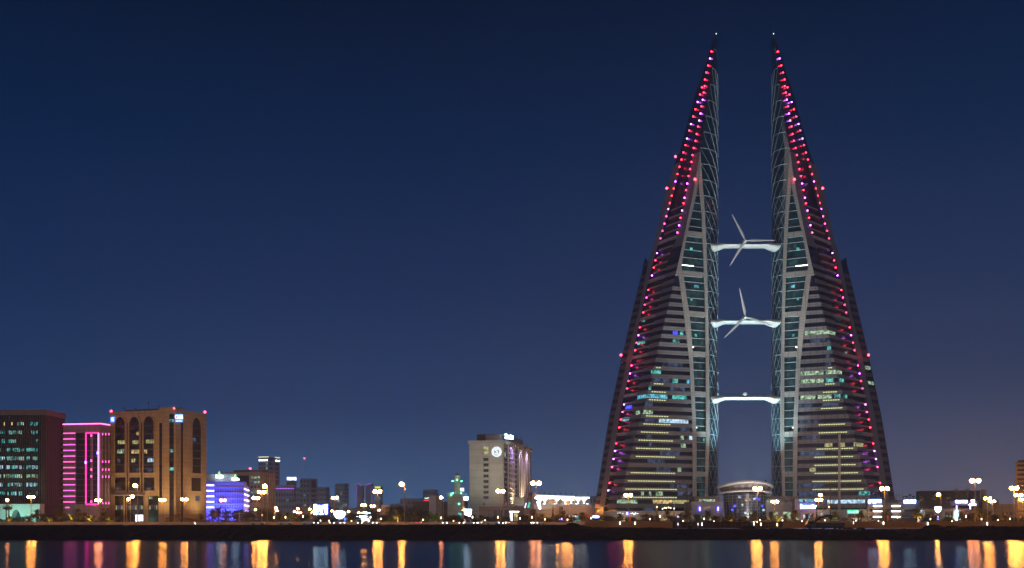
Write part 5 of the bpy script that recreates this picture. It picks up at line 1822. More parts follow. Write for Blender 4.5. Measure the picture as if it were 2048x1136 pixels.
# ------------------------------------------------------------------ dark hall and shops at the right
rt, FL, FR, L, R, H = building('dark_hall', 'large dark flat-roofed hall behind the roof-terrace palms at the right', 1840, 1960, 1969, 981, 640, 12, wall='brown')
b = MB()
b.fbox(FL, FL.u_px(1968) - 1, FL.u_px(1963), 0, H + .4, -2, 1.2)
b.build('corner_pier', M['sand'], rt)
F = front(1836, 520, GZ - .3, -14)
rt = thing('shopping_arcade', 'low shopping arcade with a palm terrace on its roof, right of the car park block', 'building', F.o)
u0, u1, w0, w1 = fr(F, 1839, 1956, 1017, 1003)
ibox('upper_wall', M['brown'], rt, F, F.u_px(1839), F.u_px(1901), w0, w1 - .5, -15, -.2)
ibox('upper_wall', M['mauve'], rt, F, F.u_px(1901), F.u_px(1957), w0 + 1.4, w1 + .2, -15, 0)
u0, u1, w0, w1 = fr(F, 1839, 1957, 1046, 1017)
ibox('lower_wall', M['darkglass'], rt, F, u0, u1, w0, w1, -15, -3)
for xa, xb in ((1839, 1850), (1884, 1890), (1906, 1922), (1870, 1872)):
    u0, u1, w0, w1 = fr(F, xa, xb, 1046, 1020)
    ibox('pale_pier', M['hotel'], rt, F, u0, u1, w0, w1, -3, -.1)
u0, u1, w0, w1 = fr(F, 1850, 1910, 1023, 1017.5)
ibox('fascia', M['sand'], rt, F, u0, u1, w0, w1, -3, -.3)
for k in range(8):
    u = F.u_px(1904 + k * 7)
    ibox('wall_rib', M['mauve'], rt, F, u - .12, u + .12, F.w_py(1012, 0), F.w_py(1003, 0), .0, .3)
for px, py, m in ((1889, 1032, 'w_green'), (1894, 1032, 'w_teal'), (1901, 1032, 'w_yell'), (1891, 1036, 'w_dim'), (1847, 1034, 'w_warm')):
    u0, u1, w0, w1 = fr(F, px, px + 3, py + 1.5, py - 1)
    ibox('shop_window', M[m], rt, F, u0, u1, w0, w1, -2.98, -2.8 if px > 1850 else -.05)
for xa, ya, yb, m, nm in ((1837.3, 1020, 1029, 'signwhite', 0), (1837.3, 1030, 1044, 'bluewhite', 0), (1912, 1011, 1018.5, 'bluetube', 0), (1912, 1020.5, 1040, 'signwhite', 0), (1939, 1011, 1018.5, 'bluetube', 0)):
    u0, u1, w0, w1 = fr(F, xa, xa + 2.4, yb, ya)
    ibox('vertical_tube', M[m], rt, F, u0, u1, w0, w1, .05, .5)
shape_sign('long white glowing bar sign on the shopping arcade', F, 1911.5, 1934, 1001, 1005.5, 'signwhite', [(0, .24, 0, 1), (.26, .5, 0, .9), (.52, .76, .05, 1), (.78, 1, 0, .95)], 'bluesign')
sg = thing('lit_sign', 'red glowing sign with a white Z over a white underline on the arcade', 'sign', F.at(F.u_px(1946), F.w_py(1012, 0), .3))
u0, u1, w0, w1 = fr(F, 1941.5, 1950, 1006.5, 999.5)
ibox('sign_board', M['signred'], sg, F, u0, u1, w0, w1, .1, .3)
text('Z', M['signwhite'], sg, F, (u0 + u1) / 2, (w0 + w1) / 2 - .4, .4, 2.6, 'letter', .1)
u0, u1, w0, w1 = fr(F, 1938, 1952, 1011, 1008.5)
for k in range(5):
    ibox('underline_block', M['signwhite'], sg, F, u0 + (u1 - u0) * k / 5, u0 + (u1 - u0) * (k + .75) / 5, w0, w1, .1, .4)
Fb = front(1870, 480, GZ)
sg = thing('lit_sign', 'shield-shaped white and blue glowing sign on a post before the arcade', 'sign', Fb.o)
uc = Fb.u_px(1876)
wc0, wc1 = Fb.w_py(1024.5, uc), Fb.w_py(1014, uc)
b = MB()
pts = [(uc - 1.25, wc1), (uc + 1.25, wc1), (uc + 1.2, (wc0 + wc1) / 2), (uc + .5, wc0 + .2), (uc - .3, wc0 - .2), (uc - 1.2, (wc0 + wc1) / 2)]
b.rings([[Fb.at(u, w, 0) for u, w in pts], [Fb.at(u, w, .4) for u, w in pts]])
b.build('shield', M['signwhite'], sg)
ibox('lower_light', M['bluewhite'], sg, Fb, Fb.u_px(1872), Fb.u_px(1876), Fb.w_py(1041, 0), Fb.w_py(1033, 0), 0, .4)
ibox('lower_light', M['signwhite2'], sg, Fb, Fb.u_px(1879), Fb.u_px(1881.5), Fb.w_py(1040, 0), Fb.w_py(1037, 0), 0, .4)
ibox('post', M['pole'], sg, Fb, uc - .1, uc + .1, 0, wc0, -.1, 0)
# tall block at the right edge
rt, FL, FR, L, R, H = building('striped_tower_block', 'yellow-lit apartment block cut by the right edge of the picture', 2031, 2110, None, 922, 450, 23, wall='sand', depth=18)
u0, u1, w0, w1 = fr(FL, 2035.5, 2110, 924.5, 921.5)
ibox('roof_cap', M['darkroof'], rt, FL, u0, u1, w0, w1 + .3, -10, .3)
for k in range(13):
    py = 930 + k * 9.2
    u0, u1, w0, w1 = fr(FL, 2034.5, 2110, py + 2.6, py - 1.8)
    ibox('window_band', M['darkglass'], rt, FL, u0, u1, w0, w1, .0, .08)
rt, FL, FR, L, R, H = building('apartment_block', 'plain pale low block lit yellow, just left of the right-edge tower', 1990, 2060, None, 1008, 520, 21, wall='sand', depth=15)
for k in range(6):
    for r_ in range(2):
        u0, u1, w0, w1 = fr(FL, 2006 + k * 7, 2009 + k * 7, 1030 + r_ * 9, 1025 + r_ * 9)
        ibox('window', M['darkglass'], rt, FL, u0, u1, w0, w1, .0, .08)
rt, FL, FR, L, R, H = building('far_building', 'low grey block behind the yellow lamps at the right', 1963, 1998, 2030, 1000, 700, 10, wall='grey', depth=20)

# ------------------------------------------------------------------ screens and shops in the left middle
F = front(626, 470, GZ)
sc = thing('video_screen', 'blue advertising screen with white figures, left of the glowing dome', 'screen', F.o)
u0, u1, w0, w1 = fr(F, 627.5, 656.5, 1030, 1008.5)
ibox('display', M['screenblue'], sc, F, u0, u1, w0, w1, 0, .3)
for a, c_, lo, hi in ((.03, .28, .04, .5), (.0, .2, .4, .98), (.22, .36, .3, .85), (.44, .62, .55, .8), (.49, .57, .15, .6), (.4, .68, .04, .14), (.74, .95, .3, .98), (.8, .92, .1, .4), (.4, .44, .6, .9), (.62, .66, .6, .92)):
    ibox('white_figure', M['signwhite'], sc, F, u0 + (u1 - u0) * a, u0 + (u1 - u0) * c_, w0 + (w1 - w0) * lo, w0 + (w1 - w0) * hi, .3, .36)
ibox('post', M['darkmetal'], sc, F, (u0 + u1) / 2 - .3, (u0 + u1) / 2 + .3, 0, w0, 0, .3)
DXX, DYY = WX(679, 460), 460
dm = thing('glowing_dome', 'blazing white egg-shaped lit pavilion between the blue screen and the shops', 'pavilion', (DXX, DYY, GZ))
b = MB()
b.lathe(DXX, DYY, [(1.1, zpy(1036, 460)), (1.7, zpy(1033, 460)), (2.15, zpy(1029, 460)), (2.2, zpy(1026, 460)), (1.9, zpy(1023.5, 460)), (1.0, zpy(1022, 460)), (.1, zpy(1021.6, 460))], 20)
b.build('shell', M['signwhite'], dm)
b = MB()
b.lathe(DXX, DYY, [(.8, GZ), (.7, zpy(1036, 460))], 12)
b.build('stem', M['white'], dm)
F = front(690, 470, GZ)
ibox('blue_panel', M['bluesign'], dm, front(688, 461, GZ), 0, .8, .2, 2.2, 0, .2)
rt = thing('filling_station', 'brightly lit white shop canopies right of the glowing dome', 'shop', front(700, 480, GZ).o)
F = front(708, 480, GZ)
for k, (xa, xb, ya, yb) in enumerate(((723.5, 739, 1024, 1027.2), (713, 732, 1032, 1034))):
    u0, u1, w0, w1 = fr(F, xa, xb, yb, ya)
    b = MB()
    b.rings([[F.at(u0 + (u1 - u0) * (.5 + .5 * math.cos(a)), (w0 + w1) / 2 + (w1 - w0) / 2 * math.sin(a), n) for a in [2 * math.pi * q / 16 for q in range(16)]] for n in (-4, 0)])
    b.build('canopy', M['signwhite'], rt)
ibox('canopy_post', M['pole'], rt, F, F.u_px(731) - .15, F.u_px(731) + .15, 0, F.w_py(1026, 0), -2, -1.8)
for px, r in ((726.8, .85), (736, .6)):
    b = MB()
    u = F.u_px(px)
    b.ball(F.at(u, F.w_py(1041, u), .5), r, 10, 6, 1.1)
    b.build('lamp_globe', M['signwhite'], rt)
for xa, xb, m in ((709, 712, 'w_green'), (746, 749, 'w_yell'), (750, 764, 'w_warm')):
    u0, u1, w0, w1 = fr(F, xa, xb, 1041, 1037 if xa < 749 else 1039)
    ibox('shop_window', M[m], rt, F, u0, u1, w0, w1, 0, .1)
u0, u1, w0, w1 = fr(F, 706, 766, 1046, 1035)
ibox('shop_wall', M['grey'], rt, F, u0, u1, w0, w1, -8, -.05)
bb = thing('billboard', 'blank white glowing billboard on a post left of the hotel', 'billboard', front(936, 460, GZ).o)
F = front(936, 460, GZ)
u0, u1, w0, w1 = fr(F, 929.5, 943, 1034, 1018.5)
b = MB()
b.hexa([F.at(u0, w0 + 1.0, 0), F.at(u1 - .4, w0, 0), F.at(u1 - .4, w0, -.3), F.at(u0, w0 + 1.0, -.3), F.at(u0, w1, 0), F.at(u1, w1, 0), F.at(u1, w1, -.3), F.at(u0, w1, -.3)])
b.build('panel', M['signwhite'], bb)
ibox('post', M['darkmetal'], bb, F, .2, .5, 0, w0 + .5, -.5, -.3)
ibox('base_light', M['bluesign'], bb, F, .8, 1.3, .2, 1.6, -.3, -.1)
F = front(922, 500, GZ)
sp = thing('signal_mast', 'curved mast carrying small white signs right of the minaret', 'mast', F.o)
b = MB()
pts = [F.at(.8, 0, 0), F.at(.8, F.w_py(990, 0), 0), F.at(1.1, F.w_py(985.5, 0), 0), F.at(1.9, F.w_py(983, 0), 0)]
for a, c_ in zip(pts, pts[1:]): b.bar(a, c_, .14, 5)
b.build('pole', M['white'], sp)
for xa, xb, ya, yb, m in ((920.5, 928, 976, 982.5, 'signwhite2'), (928, 934, 987.5, 991, 'w_cyan'), (928, 936, 993.5, 1000, 'signwhite')):
    u0, u1, w0, w1 = fr(F, xa, xb, yb, ya)
    ibox('sign_plate', M[m], sp, F, u0, u1, w0, w1, .1, .3)
F = front(845, 620, GZ)
shape_sign('small red and green neon sign on the dark low roof', F, 848, 860, 997.5, 1001.5, 'signred', [(0, .45, 0, .4), (.4, 1, .0, .35), (.5, .7, .1, .5)], None)
shape_sign('small green script sign just above the red one on the dark low roof', F, 849, 861, 995, 997.3, 'signgreen2', [(0, .2, .2, .7), (.2, .5, 0, .6), (.5, .8, .3, 1), (.8, 1, .1, .6)], None)
F = front(1150, 450, GZ)
ks = thing('bus_shelter', 'pale teal lit shelter with a white script sign beside the road', 'kiosk', F.o)
u0, u1, w0, w1 = fr(F, 1147, 1160, 1046, 1032)
ibox('lit_wall', M['w_teal'], ks, F, u0, u1, w0, w1, -2, 0)
for k in range(6):
    u0, u1, w0, w1 = fr(F, 1138 + k * 3, 1140.2 + k * 3, 1034.5 - (k % 2), 1031.5)
    ibox('letter', M['signwhite2'], ks, F, u0, u1, w0, w1, .1, .3)
ibox('roof', M['grey'], ks, F, F.u_px(1137), F.u_px(1161), F.w_py(1031, 0), F.w_py(1030, 0), -2, .4)
ibox('post', M['grey'], ks, F, F.u_px(1138), F.u_px(1138) + .2, 0, F.w_py(1031, 0), -2, -1.8)
F = front(1120, 440, GZ)
shape_sign('small blue-lit sign low beside the road, left of the teal shelter', F, 1118, 1129, 1036, 1039, 'bluewhite', [(.05, .22, .1, .9), (.38, .55, .1, .9), (.68, .95, 0, 1)], 'screenblue')
F = front(1170, 440, GZ)
shape_sign('row of three small red lights on a dark plate, before the left tower', F, 1165, 1177, 1032, 1034.5, 'signred', [(0, .2, 0, 1), (.42, .6, .3, .7), (.8, 1, .1, .9)], 'darkroof')
shape_sign('flat blue-white glowing lamp sign at the left tower\'s outer foot', front(1190, 445, GZ), 1186, 1197, 1032, 1035, 'signwhite', [(0, .33, .2, .8), (.33, .66, 0, 1), (.66, 1, .2, .8)], 'bluesign')
F = front(1352, 520, GZ)
em = thing('round_sign', 'small blue ring-shaped lit sign low behind the palms of the left tower', 'sign', F.o)
b = MB()
b.rings([[F.at(.8 + r * math.cos(a), F.w_py(1036, 0) + r * math.sin(a), n) for a in [math.pi * q / 12 - .3 for q in range(14)]] for r, n in ((.5, 0), (.9, 0), (.9, .3), (.5, .3))])
b.build('ring', M['bluewhite'], em)
ibox('post', M['pole'], em, F, .75, .85, 0, F.w_py(1038, 0), -.1, 0)
# light beacon on the shore
nb = thing('channel_beacon', 'small red and green light on a post on the bank below the blue-lit block', 'beacon', (WX(390, 328), 328, 3.9))
b = MB()
b.bar((WX(390, 328), 328, 3.6), (WX(390, 328), 328, 4.35), .06, 5)
b.build('post', M['darkmetal'], nb)
for dx, dz, m in ((-.1, 4.55, 'beacon'), (.08, 4.3, 'minaret')):
    b = MB()
    b.ball((WX(390, 328) + dx, 327.9, dz), .14, 6, 4)
    b.build('lamp', M[m], nb)

# ------------------------------------------------------------------ street lamps


def lamp_proto(kind):
    rt = thing('street_lamp', 'x', 'street lamp', (0, 0, 0))
    b = MB()
    b.bar((0, 0, 0), (0, 0, 9.6), .13, 8, .07)
    b.bar((0, 0, 0), (0, 0, .9), .2, 8, .18)
    b.build('pole', M['pole'] if kind != 'dark' else M['darkmetal'], rt)
    sides = (-1, 1) if kind in ('twin', 'dark', 'dimtwin') else (1,)
    for s in sides:
        b = MB()
        p0, p1, p2 = (0, 0, 9.3), (s * .2, -.1, 9.85), (s * .5, -.15, 9.98)
        b.bar(p0, p1, .05, 5)
        b.bar(p1, p2, .045, 5)
        b.build('arm', M['pole'], rt)
        b = MB()
        x0, x1 = sorted((s * .3, s * 1.3))
        b.rings([[(x0, -.35, 9.93), (x0, .05, 9.93), (x0, .0, 10.08), (x0, -.3, 10.08)], [(x1, -.3, 9.93), (x1, 0, 9.93), (x1, -.05, 10.0), (x1, -.25, 10.0)]])
        h = b.build('lantern', M['darkmetal'], rt)
        if kind != 'dark':
            b = MB()
            b.ball((s * .72, -.15, 9.62), .55, 8, 5, .85)
            b.build('lens', {'twin': M['sodium'], 'dimtwin': M['dim'], 'single': M['sodium'], 'far': M['sodium2'], 'dimsingle': M['dim']}[kind], h)
    return rt


protos = {}
LAMPS = [  # px, head row, kind, where
    (62, 993, 'twin', 'before the dark office block, tall one left of the teal porch edge'),
    (14, 999, 'dimsingle', 'faint one above the two fan palms at the far left'),
    (196.5, 1000, 'twin', 'before the pink neon frame, beside the road gantry'),
    (257, 997, 'single', 'left one of the close pair before the arched sandstone office'),
    (265, 992, 'single', 'right one of the close pair before the arched sandstone office'),
    (270, 970, 'single', 'highest lamp over the arched sandstone office canopy'),
    (325, 999, 'twin', 'before the tall slot window of the arched sandstone office'),
    (369, 998, 'twin', 'before the right wing of the arched sandstone office'),
    (446, 1000, 'dimtwin', 'pinkish faint lamp before the blue-lit block'),
    (512, 995, 'twin', 'tallest of the stack of lamps before the grey office block'),
    (523.5, 983, 'twin', 'upper right lamp before the grey office block'),
    (529, 971, 'single', 'topmost lamp before the grey office block'),
    (511.5, 1019, 'single', 'low lamp under the stack before the grey office block'),
    (531.5, 1030, 'dimsingle', 'small low lamp right of the stack before the grey office'),
    (552, 1015, 'far', 'upper one of the close pair right of the grey office'),
    (554, 1021, 'far', 'lower one of the close pair right of the grey office'),
    (595.5, 1017, 'far', 'bright lamp below the pale far tower'),
    (589, 1023, 'far', 'small lamp just left of the bright one below the pale far tower'),
    (598, 1025, 'dimtwin', 'small low lamp under the bright one below the pale far tower'),
    (619.5, 1018, 'far', 'first lamp left of the blue screen'),
    (625, 1024, 'far', 'low lamp touching the left edge of the blue screen'),
    (664.5, 1021.5, 'far', 'between the blue screen and the glowing dome'),
    (670, 994.5, 'dimtwin', 'small tall lamp above the glowing dome'),
    (697.5, 1023, 'far', 'just right of the glowing dome'),
    (717.5, 1025, 'far', 'over the left end of the shop canopies'),
    (727.5, 1009.5, 'twin', 'brightest lamp over the shop canopies'),
    (745.5, 1011.5, 'twin', 'bright lamp right of the brightest over the shop canopies'),
    (755, 982, 'twin', 'tall lamp before the yellow-topped far tower'),
    (758, 1020, 'dimsingle', 'small lamp right of the shop canopies'),
    (803, 967, 'single', 'very tall lamp standing alone above the tree clump'),
    (891, 994, 'dimsingle', 'red-orange lamp left of the minaret'),
    (927.5, 1019.5, 'twin', 'at the left edge of the white billboard'),
    (1001, 981, 'twin', 'before the hotel facade, large and tall'),
    (1072, 965, 'dimtwin', 'dark-poled tall lamp before the leaning glass fin'),
    (1115, 997, 'far', 'white-hot lamp over the middle of the canopied hall'),
    (1131.5, 997, 'twin', 'brightest lamp over the canopied hall'),
    (1143, 998.5, 'far', 'small lamp right of the brightest over the canopied hall'),
    (1175.5, 1012.5, 'far', 'lone lamp at the right end of the canopied hall'),
    (1256.5, 989, 'twin', 'before the foot of the left tower'),
    (1515, 976, 'twin', 'before the round hall between the towers'),
    (1549.5, 1002.5, 'twin', 'lower lamp right of the round hall'),
    (1637, 999, 'twin', 'before the foot of the right tower, by the blue sign'),
    (1641, 989, 'dimsingle', 'small orange lamp just above the one by the blue sign'),
    (1769, 976, 'twin', 'before the outer edge of the right tower, over the car park block'),
    (1877, 988, 'single', 'before the dark hall, above the shield-shaped sign'),
    (1950, 960, 'dimtwin', 'highest small lamp over the corner of the dark hall'),
    (1975, 996, 'twin', 'left one of the bright pair right of the dark hall'),
    (1984, 1002, 'twin', 'right one of the bright pair right of the dark hall'),
    (2008, 1023.5, 'dimtwin', 'low double lamp over the two small palms near the right edge'),
    (2028, 975, 'twin', 'tallest lamp before the right-edge tower'),
    (2037, 989, 'twin', 'middle lamp before the right-edge tower'),
    (2045, 998, 'twin', 'lowest of the three before the right-edge tower'),
    (1374, 964, 'dark', 'unlit thin dark pole before the left tower\'s pale pier'),
    (1661, 963, 'dark', 'unlit thin dark pole before the middle of the right tower'),
]
rl = random.Random(21)
for px, py, kind, where in LAMPS:
    if kind not in protos:
        protos[kind] = lamp_proto(kind)
        o = protos[kind]
    else:
        o = copy_tree(protos[kind])
    want = {'twin': 8.9, 'single': 9.2, 'far': 10.0, 'dimtwin': 9.5, 'dimsingle': 9, 'dark': 15}[kind]
    Y = (want - 1.1) * FPX / (HOR - py)
    Y = max(367, min(Y, 600))
    if 1180 < px < 1800: Y = min(Y, 400)
    h = WZ(py, Y) - GZ + .1
    s = h / 9.78
    sc_ = {'far': 1.0}.get(kind, 1.0)
    o.location = (WX(px if kind in ('twin', 'dark', 'dimtwin') else px - 1.0 * Y / Y, Y), Y, GZ - .1)
    o.scale = (max(1, s * .95), max(1, s * .95), s)
    if kind in ('single', 'far', 'dimsingle'):
        o.location.x = WX(px, Y) - .72 * o.scale.x
        if rl.random() < .5:
            o.rotation_euler.z = math.pi
            o.location.x = WX(px, Y) + .72 * o.scale.x
    tag(o, ('street lamp ' if kind != 'dark' else 'street lamp pole ') + where, 'street lamp', 'street lamps along the waterfront road')

# ------------------------------------------------------------------ palms and shrubs


def palm_proto(seed, trunk_h, L, n, droop, kind='date'):
    r = random.Random(seed)
    rt = thing('palm_tree', 'x', 'palm tree', (0, 0, 0))
    b = MB()
    N = 9
    lean = r.uniform(-.25, .25)
    rings = []
    for i in range(N + 1):
        t = i / N
        rad = (.26 - .07 * t) * (1.12 if i % 2 else .95)
        c = Vector((lean * t * t, 0, trunk_h * t))
        rings.append([c + Vector((rad * math.cos(a), rad * math.sin(a), 0)) for a in [2 * math.pi * q / 8 for q in range(8)]])
    b.rings(rings)
    b.build('trunk', M['trunk'], rt)
    b = MB()
    top = Vector((lean, 0, trunk_h))
    for i in range(n):
        az = i * 2.39996 + r.uniform(-.2, .2)
        el = math.radians(78 - 105 * (i / n) ** .9 + r.uniform(-7, 7))
        ln = L * r.uniform(.82, 1.1) * (1 - .15 * (i / n))
        d = Vector((math.cos(az), math.sin(az), 0))
        side = Vector((-math.sin(az), math.cos(az), 0))
        p, ang = top.copy(), el
        S = 8
        pts = []
        for k in range(S + 1):
            pts.append((p.copy(), ang))
            p = p + (d * math.cos(ang) + Vector((0, 0, 1)) * math.sin(ang)) * (ln / S)
            ang -= droop * (.5 + k / S) / S
        if kind == 'date':
            for k in range(S):
                (a, aa), (c, ca) = pts[k], pts[k + 1]
                b.add([a - side * .03, a + side * .03, c + side * .02, c - side * .02], [(0, 1, 2, 3)])
                for q in range(3):
                    t = (k + q / 3) / S
                    if t < .1: continue
                    base = a.lerp(c, q / 3)
                    fwd = (c - a).normalized()
                    up = side.cross(fwd).normalized()
                    if up.z < 0: up = -up
                    ll = .52 * L / 2.4 * math.sin(math.pi * min(1, .12 + t * .85)) ** .7 * r.uniform(.8, 1.15)
                    for s in (-1, 1):
                        tip = base + (side * s * .8 + fwd * .62 + up * (.22 - .35 * t)) * ll
                        w = fwd * .075 * L / 2.4
                        b.add([base - w, base + w, tip], [(0, 1, 2)])
        else:      # fan palm: stalk ending in a folded fan
            c, ca = pts[-3]
            b.add([top - side * .03, top + side * .03, c + side * .02, c - side * .02], [(0, 1, 2, 3)])
            fwd = (pts[-1][0] - c).normalized()
            for q in range(9):
                th = math.radians(-75 + 150 * q / 8)
                tip = c + (fwd * math.cos(th) + side * math.sin(th)) * ln * .42 + Vector((0, 0, -.12))
                w = (side * math.cos(th) - fwd * math.sin(th)) * .07
                b.add([c, c.lerp(tip, .6) - w, tip, c.lerp(tip, .6) + w], [(0, 1, 2, 3)])
    b.build('crown', M['frond'], rt)
    return rt


def shrub_proto(seed, spread, h, nm, cat):
    r = random.Random(seed)
    rt = thing(nm, 'x', cat, (0, 0, 0))
    b = MB()
    for k in range(5):
        a = k * 1.3
        b.bar((0, 0, 0), (spread * .5 * math.cos(a), spread * .5 * math.sin(a), h * .6), .06, 4, .02)
    b.bar((0, 0, 0), (0, 0, h * .5), .1, 5, .06)
    b.build('trunk', M['trunk'], rt)
    b = MB()
    lobes = [(Vector((r.uniform(-.5, .5) * spread, r.uniform(-.5, .5) * spread, h * r.uniform(.35, .8))), r.uniform(.3, .5)) for _ in range(9)]
    for _ in range(950):
        c, rr = r.choice(lobes)
        v = Vector((r.gauss(0, 1), r.gauss(0, 1), r.gauss(0, 1))).normalized() * (r.random() ** .35)
        p = c + Vector((v.x * spread * rr, v.y * spread * rr, v.z * h * rr * .7))
        if p.z < .05: p.z = .05
        a = Vector((r.gauss(0, 1), r.gauss(0, 1), r.gauss(0, 1))).normalized()
        u = a.orthogonal().normalized()
        s = r.uniform(.07, .16) * spread / 1.6
        b.add([p - a * s, p + u * s * .5, p + a * s, p - u * s * .5], [(0, 1, 2, 3)])
    b.build('crown', M['leafd'], rt)
    return rt


